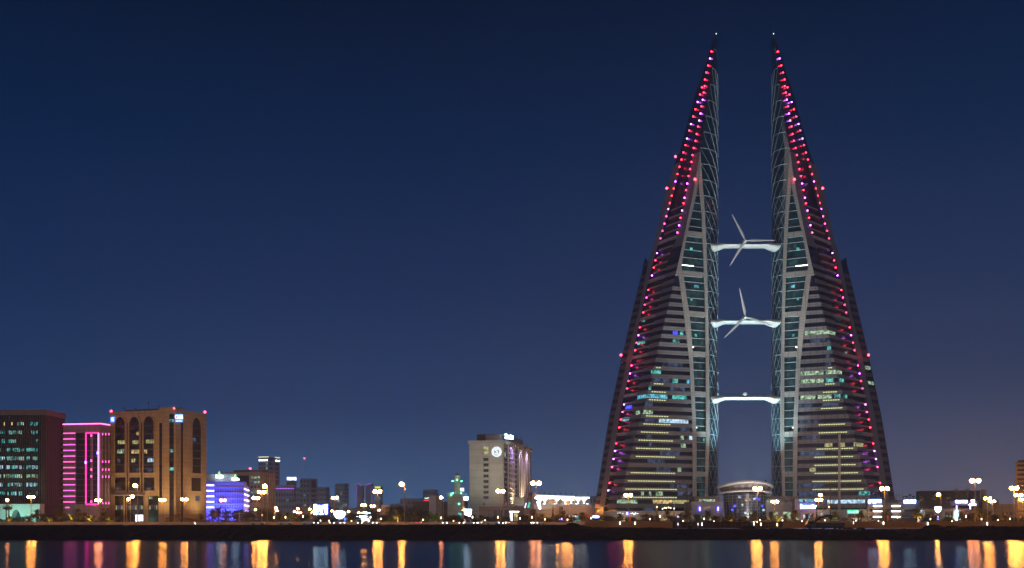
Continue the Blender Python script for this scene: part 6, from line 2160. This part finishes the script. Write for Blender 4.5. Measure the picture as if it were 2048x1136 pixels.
PP = {'a': palm_proto(1, 3.4, 2.7, 44, 1.5), 'b': palm_proto(2, 2.6, 2.6, 40, 1.1), 'c': palm_proto(3, 3.9, 2.9, 46, 1.9), 'y': palm_proto(4, .7, 2.3, 30, .9),
      'f': palm_proto(5, 6.0, 1.5, 34, 1.2, 'fan'), 's': shrub_proto(6, 1.9, 2.6, 'shrub', 'shrub'), 't': shrub_proto(7, 3.2, 5.2, 'leafy_tree', 'tree')}
HT = {'a': 6.0, 'b': 5.1, 'c': 6.6, 'y': 2.9, 'f': 7.0, 's': 2.6, 't': 5.2}
used = set()
PLANTS = [  # px, top row, distance, kind, where
    (12.5, 1009, 455, 'f', 'left one of two thin fan palms at the far left'), (17.5, 1008, 456, 'f', 'right one of two thin fan palms at the far left'),
    (20, 1029, 400, 'y', 'young lit one before the pointed arch\'s left foot'), (46, 1032, 400, 'y', 'young dark one inside the pointed arch'),
    (60, 1026, 400, 'y', 'young one at the foot of the leftmost tall lamp'), (74, 1013, 440, 'a', 'slender-trunked one before the teal wall'),
    (86, 1022, 430, 'b', 'shorter one right of the teal wall\'s slender palm'), (101, 1030, 400, 'y', 'low bushy yellow-lit one below the brown side wall'),
    (116, 1015, 445, 'a', 'tall dark one left of the neon lines'), (128, 1022, 450, 'b', 'dark one below the short neon line'), (143.5, 1026, 400, 'y', 'bright yellow-lit young one below the neon lines'),
    (156, 1012, 455, 'c', 'tall dark one below the dark glazed strip'), (170, 1020, 450, 'a', 'dark one left of the road gantry'), (183, 1026, 400, 'y', 'bright yellow-lit young one at the gantry post'),
    (206, 1018, 440, 'b', 'dark one under the road gantry'), (221.5, 1031, 400, 'y', 'low bright yellow-lit one at the sandstone office\'s left corner'),
    (424, 1013, 440, 'a', 'dark one at the left end of the blue-lit block'), (437, 1008, 430, 'c', 'tall dark one before the blue-lit block'), (452, 1014, 440, 'b', 'dark one right of the pinkish lamp'),
    (402, 1024, 420, 'b', 'dark one between the sandstone office and the blue-lit block'), (474, 1016, 445, 's', 'dark one before the blue-lit block\'s middle'), (490, 1018, 440, 's', 'dark one behind the cross-shaped signpost'),
    (500, 1026, 420, 's', 'dark one at the foot of the lamp stack'), (530, 1012, 470, 't', 'dark one before the grey office\'s right face'), (541, 1026, 420, 's', 'dark one right of the small low lamp'),
    (561, 1019, 420, 'b', 'yellow-lit one right of the close lamp pair'), (575, 1019, 430, 'a', 'yellow-green lit one beneath the violet-lined block'), (586, 1023, 430, 'b', 'dim one left of the two small lamps'),
    (608, 1027, 430, 's', 'dark one left of the blue screen'), (645, 1030, 420, 's', 'dark one right below the blue screen'), (655, 1028, 430, 'b', 'dark one between screen and dome'),
    (705, 1025, 440, 's', 'dark one between dome and shop canopies'), (745, 1014, 450, 't', 'dark one between the two brightest lamps and the shops'), (770, 1028, 430, 's', 'low dark one left of the yellow palm'),
    (796, 1012.5, 405, 'a', 'large bright yellow-lit one before the tree clump'), (783, 1008, 520, 't', 'leftmost dark crown of the tree clump'), (806, 1005, 530, 't', 'second dark crown of the tree clump'),
    (828, 1009, 520, 't', 'third dark crown of the tree clump, lowest in the middle'), (846, 1012, 540, 't', 'rightmost dark crown of the tree clump'), (812, 1031, 410, 's', 'low one right of the yellow palm'),
    (829, 1019, 415, 'a', 'dim ochre one in front of the tree clump'), (786, 1032, 410, 's', 'low one under the yellow palm'), (858, 1019, 415, 'a', 'dim one before the pink windowless block'),
    (873, 1021, 415, 'b', 'greenish-lit one right of the pink windowless block'), (893, 1030, 410, 's', 'low one at the red-orange lamp\'s foot'), (902, 1027, 415, 'b', 'ochre-lit one below the minaret'),
    (912, 1028, 415, 's', 'dark one left of the white billboard'), (949, 1025, 415, 'b', 'pinkish-lit one right of the white billboard'), (962, 1026, 430, 'b', 'dim greenish one at the hotel\'s left foot'),
    (978, 1032, 410, 's', 'low dark one before the hotel podium\'s left end'), (992, 1030, 410, 's', 'low dark one left of the hotel\'s large lamp'), (1012, 1031, 410, 's', 'low dark one right of the hotel\'s large lamp'),
    (1045, 1028, 415, 's', 'dark one right of the lit pylon'), (1055, 1028, 410, 'b', 'yellow-lit one right of the lit pylon'), (1071, 1022, 420, 'a', 'dark one at the dark-poled lamp'),
    (1083, 1023, 420, 'b', 'dim one before the beige block of the canopied hall'), (1098, 1033, 410, 's', 'low dark one left of the small blue sign'), (1112, 1029, 415, 's', 'low dark one right of the doorway'),
    (1127, 1016, 425, 'a', 'ochre one under the brightest hall lamp'), (1141, 1030, 420, 's', 'dark one left of the teal shelter'), (1164, 1020, 425, 'a', 'tall ochre one right of the teal shelter'),
    (1204, 1029, 410, 'b', 'bright ochre one at the left tower\'s outer foot'), (1217, 1030, 405, 's', 'round dark one left of the script lettering'), (1241, 1022, 420, 'a', 'dim one beneath the script lettering'),
    (1263, 1033, 405, 's', 'dark one beneath the script\'s right end'), (1291, 1024, 420, 'b', 'dim one left of the gold-lit pier'), (1309, 1029, 405, 's', 'dark one before the gold-lit pier'),
    (1334, 1016, 430, 'a', 'well-lit one under the cluster of warm lamps'), (1347, 1030, 405, 's', 'dark one left of the ring-shaped sign'), (1374, 1013, 430, 'c', 'tall dark one at the left unlit pole'),
    (1361, 1022, 430, 'b', 'dark one right of the ring-shaped sign'), (1397, 1027, 405, 's', 'dark one left of the first blue wall light'), (1417, 1016, 430, 'a', 'dark one between the blue wall lights'),
    (1433, 1030, 405, 's', 'low dark one at the second blue wall light'), (1449, 1029, 415, 'b', 'dark one left of the first white road light'), (1463, 1019, 430, 'a', 'dark one before the round hall\'s left side'),
    (1487, 1032, 405, 's', 'low dark one between the two white road lights'), (1507, 1016, 430, 'a', 'dark one at the round hall\'s tall lamp'), (1529, 1029, 415, 'b', 'dark one right of the round hall'),
    (1463, 1031, 395, 'y', 'low amber-lit one before the round hall\'s left side'), (1543, 1018, 430, 'a', 'dark one behind the lower lamp'), (1557, 1029, 395, 'y', 'low amber-lit one right of the lower lamp'),
    (1572, 1024, 425, 'b', 'dark one left of the big dark palm'), (1590, 1013, 425, 'c', 'big dark one left of the large blue sign'), (1613, 1023, 425, 'b', 'reddish-lit one under the large blue sign'),
    (1624, 1024, 420, 'b', 'dim one at the foot of the lamp by the blue sign'), (1636, 1026, 425, 'b', 'yellowish one right of the lamp by the blue sign'), (1671, 1017, 425, 'a', 'teal-lit one right of the right unlit pole'),
    (1722, 1016, 425, 'c', 'dark one right of the green sign'), (1771, 1014, 425, 'c', 'dark one between the car park\'s light bars'), (1836, 1011, 400, 'c', 'large bright yellow one right of the car park block'),
    (1846, 1029, 415, 's', 'dark one under the large bright yellow palm'), (1858, 1023, 425, 'b', 'dim one left of the shield-shaped sign'), (1867, 1030, 410, 's', 'dark one left of the shield-shaped sign\'s post'),
    (1898, 1031, 410, 's', 'dark one below the arcade\'s coloured lights'), (1923, 1019, 425, 'b', 'dark spiky one below the long bar sign'), (1943, 1026, 425, 's', 'dark one below the red sign'),
    (1955, 1008, 420, 'c', 'tall leaning one right of the red sign'), (1974, 1015, 420, 'b', 'ochre one under the bright lamp pair'), (1986, 1027, 405, 's', 'round dark one right of the bright lamp pair'),
    (2011, 1025, 405, 'b', 'dark one under the low double lamp'), (2027, 1032, 405, 's', 'low dark one at the right-edge tower\'s foot'), (2044, 1026, 420, 'b', 'ochre one cut by the right edge'),
]
for px, py, Y, kind, where in PLANTS:
    o = PP[kind] if kind not in used else copy_tree(PP[kind])
    used.add(kind)
    h = WZ(py, Y) - GZ + .1
    s = h / HT[kind]
    o.location = (WX(px, Y), Y, GZ - .12)
    o.scale = (max(s, .85) if kind in 'sty' else s * 1.05, max(s, .85) if kind in 'sty' else s * 1.05, s)
    o.rotation_euler.z = rl.uniform(0, 6.28)
    nm = {'s': 'shrub ', 't': 'leafy tree '}.get(kind, 'palm ')
    tag(o, nm + where, {'s': 'shrub', 't': 'tree'}.get(kind, 'palm tree'), {'s': 'shrubs along the waterfront', 't': 'leafy trees behind the road'}.get(kind, 'palms along the waterfront'))
for i, (px, py, kind, where) in enumerate(((1842, 990, 'b', 'first from the left'), (1868, 987, 'b', 'second from the left'), (1896, 985, 'b', 'middle one'), (1913, 976, 'f', 'tall one above the left vertical tube'),
                                           (1936, 975, 'f', 'tallest, rightmost'))):
    o = copy_tree(PP[kind])
    Y = 524
    zb = WZ(1003, Y)
    s = (WZ(py, Y) - zb) / HT[kind]
    o.location = (WX(px, Y), Y, zb - .1)
    o.scale = (s * 1.1, s * 1.1, s)
    tag(o, 'palm growing on the shopping arcade\'s roof terrace, ' + where, 'palm tree', 'palms on the roof terrace')
    if i in (0, 1, 2, 3):
        l = Vector((WX(px, Y) - .6, Y - 2.0, zb + .3))
        flood('floodlight', 'small warm lamp under the roof terrace palm, ' + where, l, (WX(px, Y), Y, zb + 3), 260, (1, .8, .5), 130, 'lamps under the terrace palms', 1.0, .15)
for px, py, Y, pw, cl, where in ((796, 1030, 405, 1500, (1, .68, .12), 'large bright yellow palm before the tree clump'), (1836, 1036, 400, 1500, (1, .68, .12), 'large bright yellow palm by the car park block'),
                                 (20, 1044, 400, 420, (1, .72, .1), 'young palm before the pointed arch'), (143.5, 1044, 400, 700, (1, .72, .1), 'young palm below the neon lines'),
                                 (183, 1044, 400, 700, (1, .72, .1), 'young palm at the gantry post'), (221, 1044, 400, 450, (1, .72, .1), 'young palm at the sandstone office\'s corner'),
                                 (101, 1044, 400, 350, (1, .72, .1), 'low bushy palm below the brown side wall'), (577, 1042, 430, 700, (.9, .85, .1), 'yellow-green palm beneath the violet-lined block'),
                                 (875, 1040, 415, 500, (.3, 1, .45), 'greenish palm right of the pink windowless block'), (1671, 1040, 425, 700, (.4, 1, .8), 'teal-lit palm before the right tower'),
                                 (1463, 1044, 395, 320, (1, .6, .05), 'low amber palm left of the round hall'), (1557, 1044, 395, 400, (1, .6, .05), 'low amber palm right of the round hall'),
                                 (1204, 1042, 410, 500, (1, .66, .12), 'bright palm at the left tower\'s outer foot'), (1334, 1040, 430, 600, (1, .85, .6), 'well-lit palm at the left tower\'s entrance')):
    l = Vector((WX(px, Y) - .5, Y - 2.6, GZ + .15))
    flood('floodlight', 'ground lamp under the ' + where, l, (WX(px, Y), Y, GZ + 3.2), pw * 2.6, cl, 120, 'ground lamps under the palms', 1.0, .15)

# a ragged belt of undergrowth behind the road
b = MB()
rb = random.Random(77)
for _ in range(30000):
    px = rb.uniform(-20, 2068)
    Y = rb.uniform(404, 428)
    top = 1.1 + 1.5 * abs(math.sin(px * .031) * math.sin(px * .0113 + 1)) + 1.1 * max(0, math.sin(px * .087 + 2)) ** 3
    if 226 < px < 330: top *= .35
    z = GZ + top * rb.random() ** .7
    p = Vector((WX(px, Y), Y, z))
    a = Vector((rb.gauss(0, 1), rb.gauss(0, 1), rb.gauss(0, 1))).normalized()
    u = a.orthogonal().normalized()
    s = rb.uniform(.12, .3)
    b.add([p - a * s, p + u * s * .5, p + a * s, p - u * s * .5], [(0, 1, 2, 3)])
tag(b.build('undergrowth', M['leafd']), 'ragged belt of dark undergrowth behind the waterfront road', None, None, 'stuff')

# small garden lamps low among the planting
gl = None
for px, where in ((548, 'left of the close lamp pair'), (571, 'under the yellow-green palm'), (606, 'below the pale far tower'), (641, 'below the blue screen'), (658, 'left of the glowing dome'), (703, 'right of the glowing dome'),
                  (741, 'under the shop canopies'), (762, 'right of the shop windows'), (846, 'below the red and green sign'), (882, 'below the pink windowless block'), (907, 'at the minaret\'s foot'), (945, 'right of the white billboard'),
                  (970, 'before the hotel podium\'s left end'), (996, 'before the hotel podium\'s middle'), (1040, 'right of the lit pylon'), (1064, 'below the leaning fin'), (1090, 'before the beige block'), (1135, 'left of the teal shelter'),
                  (1182, 'left of the flat blue lamp sign'), (1300, 'left of the gold-lit pier'), (1320, 'right of the gold-lit pier'), (1366, 'left of the left unlit pole'), (1408, 'below the first blue wall light'),
                  (1428, 'below the second blue wall light'), (1480, 'before the round hall\'s middle'), (1520, 'before the round hall\'s right side'), (1565, 'right of the amber palm'), (1604, 'below the large blue sign'),
                  (1650, 'before the tent roof'), (1712, 'below the green sign'), (1757, 'below the left light bars'), (1795, 'below the right light bars'), (1861, 'left of the shield sign'), (1904, 'below the arcade\'s lights'),
                  (1932, 'below the long bar sign'), (1963, 'below the dark hall\'s corner'), (1996, 'right of the bright lamp pair'), (2020, 'left of the right-edge tower')):
    Y = 400
    if gl is None:
        gl = thing('garden_lamp', 'x', 'garden lamp', (0, 0, 0))
        b = MB()
        b.bar((0, 0, 0), (0, 0, 1.0), .05, 5)
        b.build('post', M['darkmetal'], gl)
        b = MB()
        b.ball((0, 0, 1.12), .17, 6, 4)
        b.build('globe', M['dots'], gl)
        o = gl
    else:
        o = copy_tree(gl)
    o.location = (WX(px, Y), Y, GZ - .1)
    o.scale = (1, 1, 1 + (px * 37 % 17) / 11)
    tag(o, 'small round garden lamp low ' + where, 'garden lamp', 'garden lamps among the shrubs')

# ------------------------------------------------------------------ hoarding along the shore, kerb blocks, rail posts
hm = bpy.data.materials.new('shade_net')
hm.use_nodes = True
nt = hm.node_tree
out = nt.nodes['Material Output']
pbn = nt.nodes['Principled BSDF']
pbn.inputs['Base Color'].default_value = (.20, .14, .065, 1)
pbn.inputs['Roughness'].default_value = .8
trn = nt.nodes.new('ShaderNodeBsdfTranslucent')
trn.inputs[0].default_value = (.6, .46, .22, 1)
mx = nt.nodes.new('ShaderNodeMixShader')
mx.inputs[0].default_value = .6
nt.links.new(pbn.outputs[0], mx.inputs[1])
nt.links.new(trn.outputs[0], mx.inputs[2])
nt.links.new(mx.outputs[0], out.inputs[0])
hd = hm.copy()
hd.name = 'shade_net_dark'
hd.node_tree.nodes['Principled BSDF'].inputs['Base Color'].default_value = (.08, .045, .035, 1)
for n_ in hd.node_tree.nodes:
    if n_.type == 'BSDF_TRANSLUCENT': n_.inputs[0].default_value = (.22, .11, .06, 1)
YF = 335.0
fence = thing('hoarding_fence', 'long brown hoarding of netted panels between posts along the right half of the shore', 'fence', (WX(1170, YF), YF, 2.9))
F = front(1170, YF, 2.9)
px = 1170.0
k = 0
while px < 2075:
    w = 22.0
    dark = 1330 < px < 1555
    gap = .35 if dark else .12
    if not (1608 < px + 11 < 1690 and False):
        u0, u1, w0, w1 = fr(F, px, px + w, 1057.2, 1043 if px > 1320 else 1042.5)
        n_sub = 3
        for q in range(n_sub):
            a, c_ = u0 + (u1 - u0) * q / n_sub, u0 + (u1 - u0) * (q + 1) / n_sub
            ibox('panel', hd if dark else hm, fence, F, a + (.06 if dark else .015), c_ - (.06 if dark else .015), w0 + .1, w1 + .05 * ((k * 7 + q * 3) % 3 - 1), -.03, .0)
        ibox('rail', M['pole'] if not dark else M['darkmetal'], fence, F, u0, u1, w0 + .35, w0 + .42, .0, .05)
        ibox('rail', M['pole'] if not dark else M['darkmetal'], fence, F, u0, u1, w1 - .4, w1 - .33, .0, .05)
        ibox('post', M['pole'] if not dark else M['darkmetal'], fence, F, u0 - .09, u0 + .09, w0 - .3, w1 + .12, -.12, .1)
    px += w
    k += 1
# low concrete blocks before the hoarding
kb = thing('barrier_row', 'row of low pale concrete blocks at the foot of the hoarding', 'barrier', (WX(1345, 331), 331, 2.8))
F = front(1345, 331, 2.75)
px = 1345
while px < 1990:
    if not (1560 < px < 1735 or px > 1872):
        u0, u1, w0, w1 = fr(F, px + .6, px + 24.5, 1058.6, 1056.8)
        ibox('concrete_block', M['concrete'], kb, F, u0, u1, w0 - .2, w1, -.4, .0)
    px += 25.2
rail = thing('shore_railing', 'thin low railing of short posts along the crest of the bank, left half', 'railing', (WX(0, 340), 340, GZ - .1))
F = front(0, 340, GZ - .12)
for k in range(41):
    px = 8 + k * 28.9
    if px > 1160: break
    u = F.u_px(px)
    ibox('post', M['concrete'], rail, F, u - .13, u + .13, 0, .78, -.12, .12)
ibox('rail', M['pole'], rail, F, 0, F.u_px(1160), .55, .6, -.03, .03)
pw_ = thing('promenade_wall', 'low ochre-lit wall along the far side of the road, behind the lamps', 'wall', (WX(0, 396), 396, GZ - .1))
F = front(-40, 396, GZ - .1)
k = 0
while k * 24 < 1215:
    u0, u1 = F.u_px(-40 + k * 24), F.u_px(-16 + k * 24)
    ibox('wall_panel', M['concrete'], pw_, F, u0 + .04, u1 - .04, 0, .86, -.25, 0)
    ibox('pier', M['concrete'], pw_, F, u0 - .16, u0 + .16, 0, 1.0, -.3, .06)
    k += 1
# ------------------------------------------------------------------ vehicles


def car_proto(paint, lights):
    rt = thing('parked_car', 'x', 'car', (0, 0, 0))
    # along y: front at -2.1
    prof = [(-2.15, .35, .72), (-2.1, .28, .85), (-1.2, .25, .98), (-.7, .25, 1.0), (1.5, .25, 1.0), (2.1, .28, .95), (2.2, .35, .75)]
    b = MB()
    b.rings([[(-.84, y, lo), (.84, y, lo), (.88, y, (lo + hi) / 2), (.8, y, hi), (-.8, y, hi), (-.88, y, (lo + hi) / 2)] for y, lo, hi in prof])
    b.build('body', paint, rt)
    b = MB()
    b.rings([[(-.76, y, .95), (.76, y, .95), (.64 if h > 1.1 else .74, y, h), (-.64 if h > 1.1 else -.74, y, h)] for y, h in ((-1.05, 1.0), (-.35, 1.42), (1.1, 1.44), (1.75, 1.0))])
    cb2 = b.build('cabin', M['darkglass'], rt)
    b = MB()
    b.box(-.62, .62, -.3, 1.1, 1.43, 1.47)
    b.build('roof', paint, rt)
    for sx in (-1, 1):
        for y in (-1.35, 1.35):
            b = MB()
            b.rings([[(sx * x, y + .32 * math.cos(a), .32 + .32 * math.sin(a)) for a in [2 * math.pi * q / 12 for q in range(12)]] for x in (.7, .9)])
            b.build('wheel', M['black'], rt)
        b = MB()
        b.ball((sx * .62, -2.13, .66), .12, 6, 4, .7)
        b.build('headlight', M['headlight'] if lights else M['white'], rt)
        b = MB()
        b.box(sx * .62 - .14, sx * .62 + .14, 2.16, 2.22, .62, .74)
        b.build('tail_light', M['taillight'], rt)
    return rt


CP = {'w': car_proto(M['carpaint'], True), 'd': car_proto(M['cardark'], True), 'u': car_proto(M['carpaint'], False)}
cu_ = set()
CARS = [(618, 'u', 90, 'white car side-on below the blue screen\'s left edge'), (634.5, 'd', 0, 'dark car with bright lamps below the blue screen'), (664.5, 'd', 5, 'dark car with bright lamps left of the glowing dome'),
        (682, 'w', 20, 'white car beneath the glowing dome'), (719.5, 'd', 8, 'dark car with bright lamps before the shop canopies'), (753.5, 'w', -10, 'white car right of the shop canopies'),
        (572, 'u', 85, 'white unlit car beneath the yellow-green palm'), (838, 'u', 180, 'white car seen from behind before the tree clump'), (889, 'w', 6, 'white car with lamps on below the red-orange lamp'),
        (925, 'd', -5, 'dark car at the foot of the billboard lamp'), (951, 'd', 4, 'dark car just right of the billboard'), (959.5, 'w', -4, 'white car left of the hotel podium'),
        (986, 'w', 80, 'white car side-on before the hotel podium'), (1001.5, 'd', 2, 'dark car with bright lamps at the hotel\'s large lamp'), (1013, 'w', 10, 'white car left of the lit pylon'),
        (1050, 'd', 70, 'dark car right of the lit pylon'), (1078, 'w', -30, 'white car below the dark-poled lamp'), (516, 'u', 85, 'pale car below the lamp stack'),
        (1473, 'd', 0, 'dark car with one glaring lamp left of the round hall'), (1501, 'd', 0, 'dark car with one glaring lamp before the round hall')]
for px, kd, ang, where in CARS:
    o = CP[kd] if kd not in cu_ else copy_tree(CP[kd])
    cu_.add(kd)
    Y = 366 if px < 1200 else 352
    z = GZ - .09
    o.location = (WX(px, Y), Y, z + (.55 if px > 1200 else 0))
    o.rotation_euler.z = math.radians(ang)
    tag(o, where, 'car', 'cars on the waterfront road')
    if px > 1200:
        o.location.y = 347
        o.location.z = GZ + .1
b = MB()

# lorry with a box body parked on the bank before the hoarding
lx = WX(1648, 328)
tr = thing('lorry', 'dark box-bodied lorry parked nose left on the bank before the right tower', 'lorry', (lx, 328, 2.75))
x0, x1 = WX(1631, 328), WX(1688, 328)
zt_ = WZ(1045.5, 328)
b = MB()
b.box(x0 + .3, x1, 327.2, 329.6, 3.35, zt_)
for k in range(8):
    xx = x0 + .5 + (x1 - x0 - .7) * k / 7
    b.box(xx - .04, xx + .04, 327.14, 327.2, 3.35, zt_ - .02)
b.build('box_body', M['cardark'], tr)
c0, c1 = WX(1612, 328), WX(1629, 328)
b = MB()
b.rings([[(c0 + .5 * t, 327.3, 3.2), (c0 + .5 * t, 329.5, 3.2), (c0 + .5 * t, 329.5, h), (c0 + .5 * t, 327.3, h)] for t, h in ((0, 4.0), (.2, 4.15), (1.0, 4.95), (3.6, 5.0), (4.4, 4.9))])
b.build('cab', M['cardark'], tr)
b = MB()
b.box(c0 + .9, c0 + 1.7, 327.22, 327.3, 4.2, 4.75)
b.build('cab_window', M['darkglass'], tr)
b = MB()
b.box(c0 + .3, x1 - .2, 327.6, 329.3, 3.1, 3.35)
b.build('chassis', M['black'], tr)
for xx in (c0 + .9, x0 + 2.0, x1 - 2.6, x1 - 1.3):
    b = MB()
    b.rings([[(xx + .45 * math.cos(a), y, 3.2 + .45 * math.sin(a)) for a in [2 * math.pi * q / 14 for q in range(14)]] for y in (327.2, 327.6)])
    b.build('wheel', M['black'], tr)
b = MB()
q0 = [Vector((WX(a, 332), 332, WZ(c_, 332))) for a, c_ in ((1630, 1043), (1640, 1036), (1650, 1032), (1661, 1031.5))]
for a, c_ in zip(q0, q0[1:]): b.bar(a, c_, .3, 6)
b.bar(q0[0], (q0[0].x, 330, 3.4), .3, 6)
b.bar(q0[-1] + Vector((0, 0, -.0)), q0[-1] + Vector((.1, 0, -1.0)), .28, 6)
b2 = thing('loader_crane', 'dark folded crane arm behind the lorry', 'crane', (q0[0].x, 332, 2.9))
b.build('arm', M['darkmetal'], b2)
b = MB()
b.box(q0[-1].x - .45, q0[-1].x + .45, 331.6, 332.4, WZ(1038.5, 332), WZ(1029, 332))
b.build('head', M['darkmetal'], b2)
ot = thing('oil_drum', 'dark upright box-shaped bin standing on the bank before the left tower\'s podium', 'bin', (WX(1379.5, 326), 326, 2.7))
b = MB()
b.box(WX(1374.5, 326), WX(1384.5, 326), 325.5, 326.7, 2.4, WZ(1052, 326))
b.build('body', M['black'], ot)
b = MB()
b.box(WX(1373.5, 326), WX(1385.5, 326), 325.4, 326.8, WZ(1052, 326), WZ(1051.2, 326))
b.build('lid', M['darkmetal'], ot)
mo = [(1497, 2.6, .5), (1868, 3.3, .75), (1700, 1.2, .35), (1692, .9, .3), (1722, 1.4, .3), (1906, 2.2, .45), (1145, 2.0, .3)]
for i, (px, r_, h_) in enumerate(mo):
    b = MB()
    rr = random.Random(i)
    b.ball((0, 0, 0), 1, 10, 6, 1)
    for v in b.v:
        v.x *= r_ * rr.uniform(.85, 1.15)
        v.y *= 1.2 * rr.uniform(.85, 1.15)
        v.z *= (h_ + .2) * rr.uniform(.8, 1.2)
        v += Vector((WX(px, 327), 327.5, crest(px)))
    o = b.build('earth_mound', M['rock'], None, (WX(px, 327), 327.5, crest(px)))
    tag(o, ('low dark earth mound before the round hall', 'broad dark earth mound below the arcade', 'small dark mound right of the lorry', 'tiny dark mound touching the lorry\'s tail',
            'small dark mound below the car park block', 'dark mound at the start of the raised bank on the right', 'low dark mound where the high bank ends')[i], 'mound', 'mounds on the bank')

# road gantry, cross-shaped signpost, red flags and small figures of street furniture
g = thing('road_gantry', 'pale road gantry frame before the neon building', 'gantry', (WX(185, 420), 420, GZ))
b = MB()
b.bar((WX(185, 420), 420, GZ), (WX(185, 420), 420, zpy(1017, 420)), .16, 6)
b.build('post', M['pole'], g)
b = MB()
b.bar((WX(185, 420), 420, zpy(1018.5, 420)), (WX(222, 420), 420, zpy(1018.5, 420)), .14, 4)
b.build('beam', M['pole'], g)
for px in (207, 216):
    b = MB()
    b.box(WX(px, 420) - .5, WX(px, 420) + .5, 419.8, 420, zpy(1020.5, 420), zpy(1017, 420))
    b.build('sign_plate', M['darkmetal'], g)
g = thing('signpost', 'yellow-lit cross-shaped signpost before the blue-lit block', 'signpost', (WX(478, 385), 385, GZ))
b = MB()
b.bar((WX(478.5, 385), 385, GZ - .1), (WX(478.5, 385), 385, zpy(1022.5, 385)), .16, 6)
b.build('post', M['pole'], g)
b = MB()
b.bar((WX(463, 385), 385, zpy(1027, 385)), (WX(494, 385), 385, zpy(1026.5, 385)), .12, 4)
b.build('crossbar', M['pole'], g)
for px in (465, 492):
    b = MB()
    b.box(WX(px, 385) - .3, WX(px, 385) + .3, 384.8, 385, zpy(1028.5, 385), zpy(1026, 385))
    b.build('signal_head', M['darkmetal'], g)
for px, py0, Y, where in ((1294.5, 1044, 339, 'left tower\'s gold-lit pier'), (1379.5, 1042, 339, 'left unlit pole'), (1721, 1040, 339, 'green sign'), (1775, 1031, 380, 'car park\'s light bars'), (1259, 1033, 380, 'foot of the left tower\'s lamp')):
    f = thing('flag_marker', 'narrow red banner on a pole near the ' + where, 'banner', (WX(px, Y), Y, 3.0))
    b = MB()
    b.bar((WX(px, Y), Y, 2.9), (WX(px, Y), Y, WZ(py0 - 1, Y)), .05, 5)
    b.build('pole', M['pole'], f)
    b = MB()
    z1 = WZ(py0, Y)
    b.rings([[(WX(px, Y) + x, Y - .02 + y, z) for x, y in ((.05, 0), (.42, .08), (.42, .11), (.05, .03))] for z in (z1 - 1.5, z1)])
    b.build('cloth', M['redpaint'], f)
# small lamps and reflections along the promenade behind the dark hoarding
for i, (px, py, m, where) in enumerate(((1240, 1046, 'lightpanel', 'behind the hoarding under the script lettering'), (1270, 1046, 'dots', 'behind the hoarding left of the gold-lit pier'), (1356, 1048, 'signwhite2', 'behind the hoarding under the ring sign'),
                                        (1396, 1048, 'signwhite2', 'behind the hoarding right of the bin'), (1404, 1048, 'lightpanel', 'behind the hoarding below the first blue light'), (1508, 1047, 'lightpanel', 'behind the hoarding right of the round hall'),
                                        (1522, 1048, 'dots', 'behind the hoarding before the right wing'), (1554.5, 1049, 'dots', 'behind the hoarding at the amber palm'), (1767, 1046, 'lightpanel', 'on the hoarding under the car park\'s light bars'),
                                        (1855.5, 1047, 'lightpanel', 'on the hoarding left of the shield sign'), (1974.5, 1047, 'lightpanel', 'on the hoarding under the bright lamp pair'), (1707, 1045, 'signwhite2', 'on the hoarding under the green sign'))):
    Y = 334.3
    f = thing('bollard_light', 'slim lit bollard lamp ' + where, 'bollard lamp', (WX(px, Y), Y, 2.9), 'lit bollard lamps at the hoarding')
    b = MB()
    b.bar((WX(px, Y), Y, 2.8), (WX(px, Y), Y, WZ(py + 3, Y)), .08, 6)
    b.build('post', M['pole'], f)
    b = MB()
    b.bar((WX(px, Y), Y, WZ(py + 3, Y)), (WX(px, Y), Y, WZ(py - 2.2, Y)), .11, 6)
    b.build('lit_head', M[m], f)
tw = thing('far_red_beacon', 'thin far mast with a red lamp above the hazy skyline, alone in the sky', 'mast', (WX(609, 1400), 1400, GZ))
b = MB()
b.bar((WX(609, 1400), 1400, GZ), (WX(609, 1400), 1400, zpy(917.5, 1400)), .35, 4, .15)
b.build('mast', M['hazetint'], tw)
b = MB()
b.ball((WX(609, 1400), 1399.5, zpy(916.8, 1400)), .8, 6, 4)
b.build('lamp', M['beacon'], tw)

# ------------------------------------------------------------------ the hazy night air
hz = bpy.data.materials.new('haze')
hz.use_nodes = True
nt = hz.node_tree
for n_ in list(nt.nodes):
    if n_.type != 'OUTPUT_MATERIAL': nt.nodes.remove(n_)
pv = nt.nodes.new('ShaderNodeVolumePrincipled')
pv.inputs['Color'].default_value = (.6, .78, 1, 1)
pv.inputs['Density'].default_value = 0.00036
pv.inputs['Anisotropy'].default_value = 0.55
nt.links.new(pv.outputs[0], nt.nodes['Material Output'].inputs['Volume'])
b = MB()
b.box(-3200, 3200, -400, 2000, -1.0, 262)
HAZE = True
if HAZE:
    tag(b.build('haze', hz), kind='stuff')
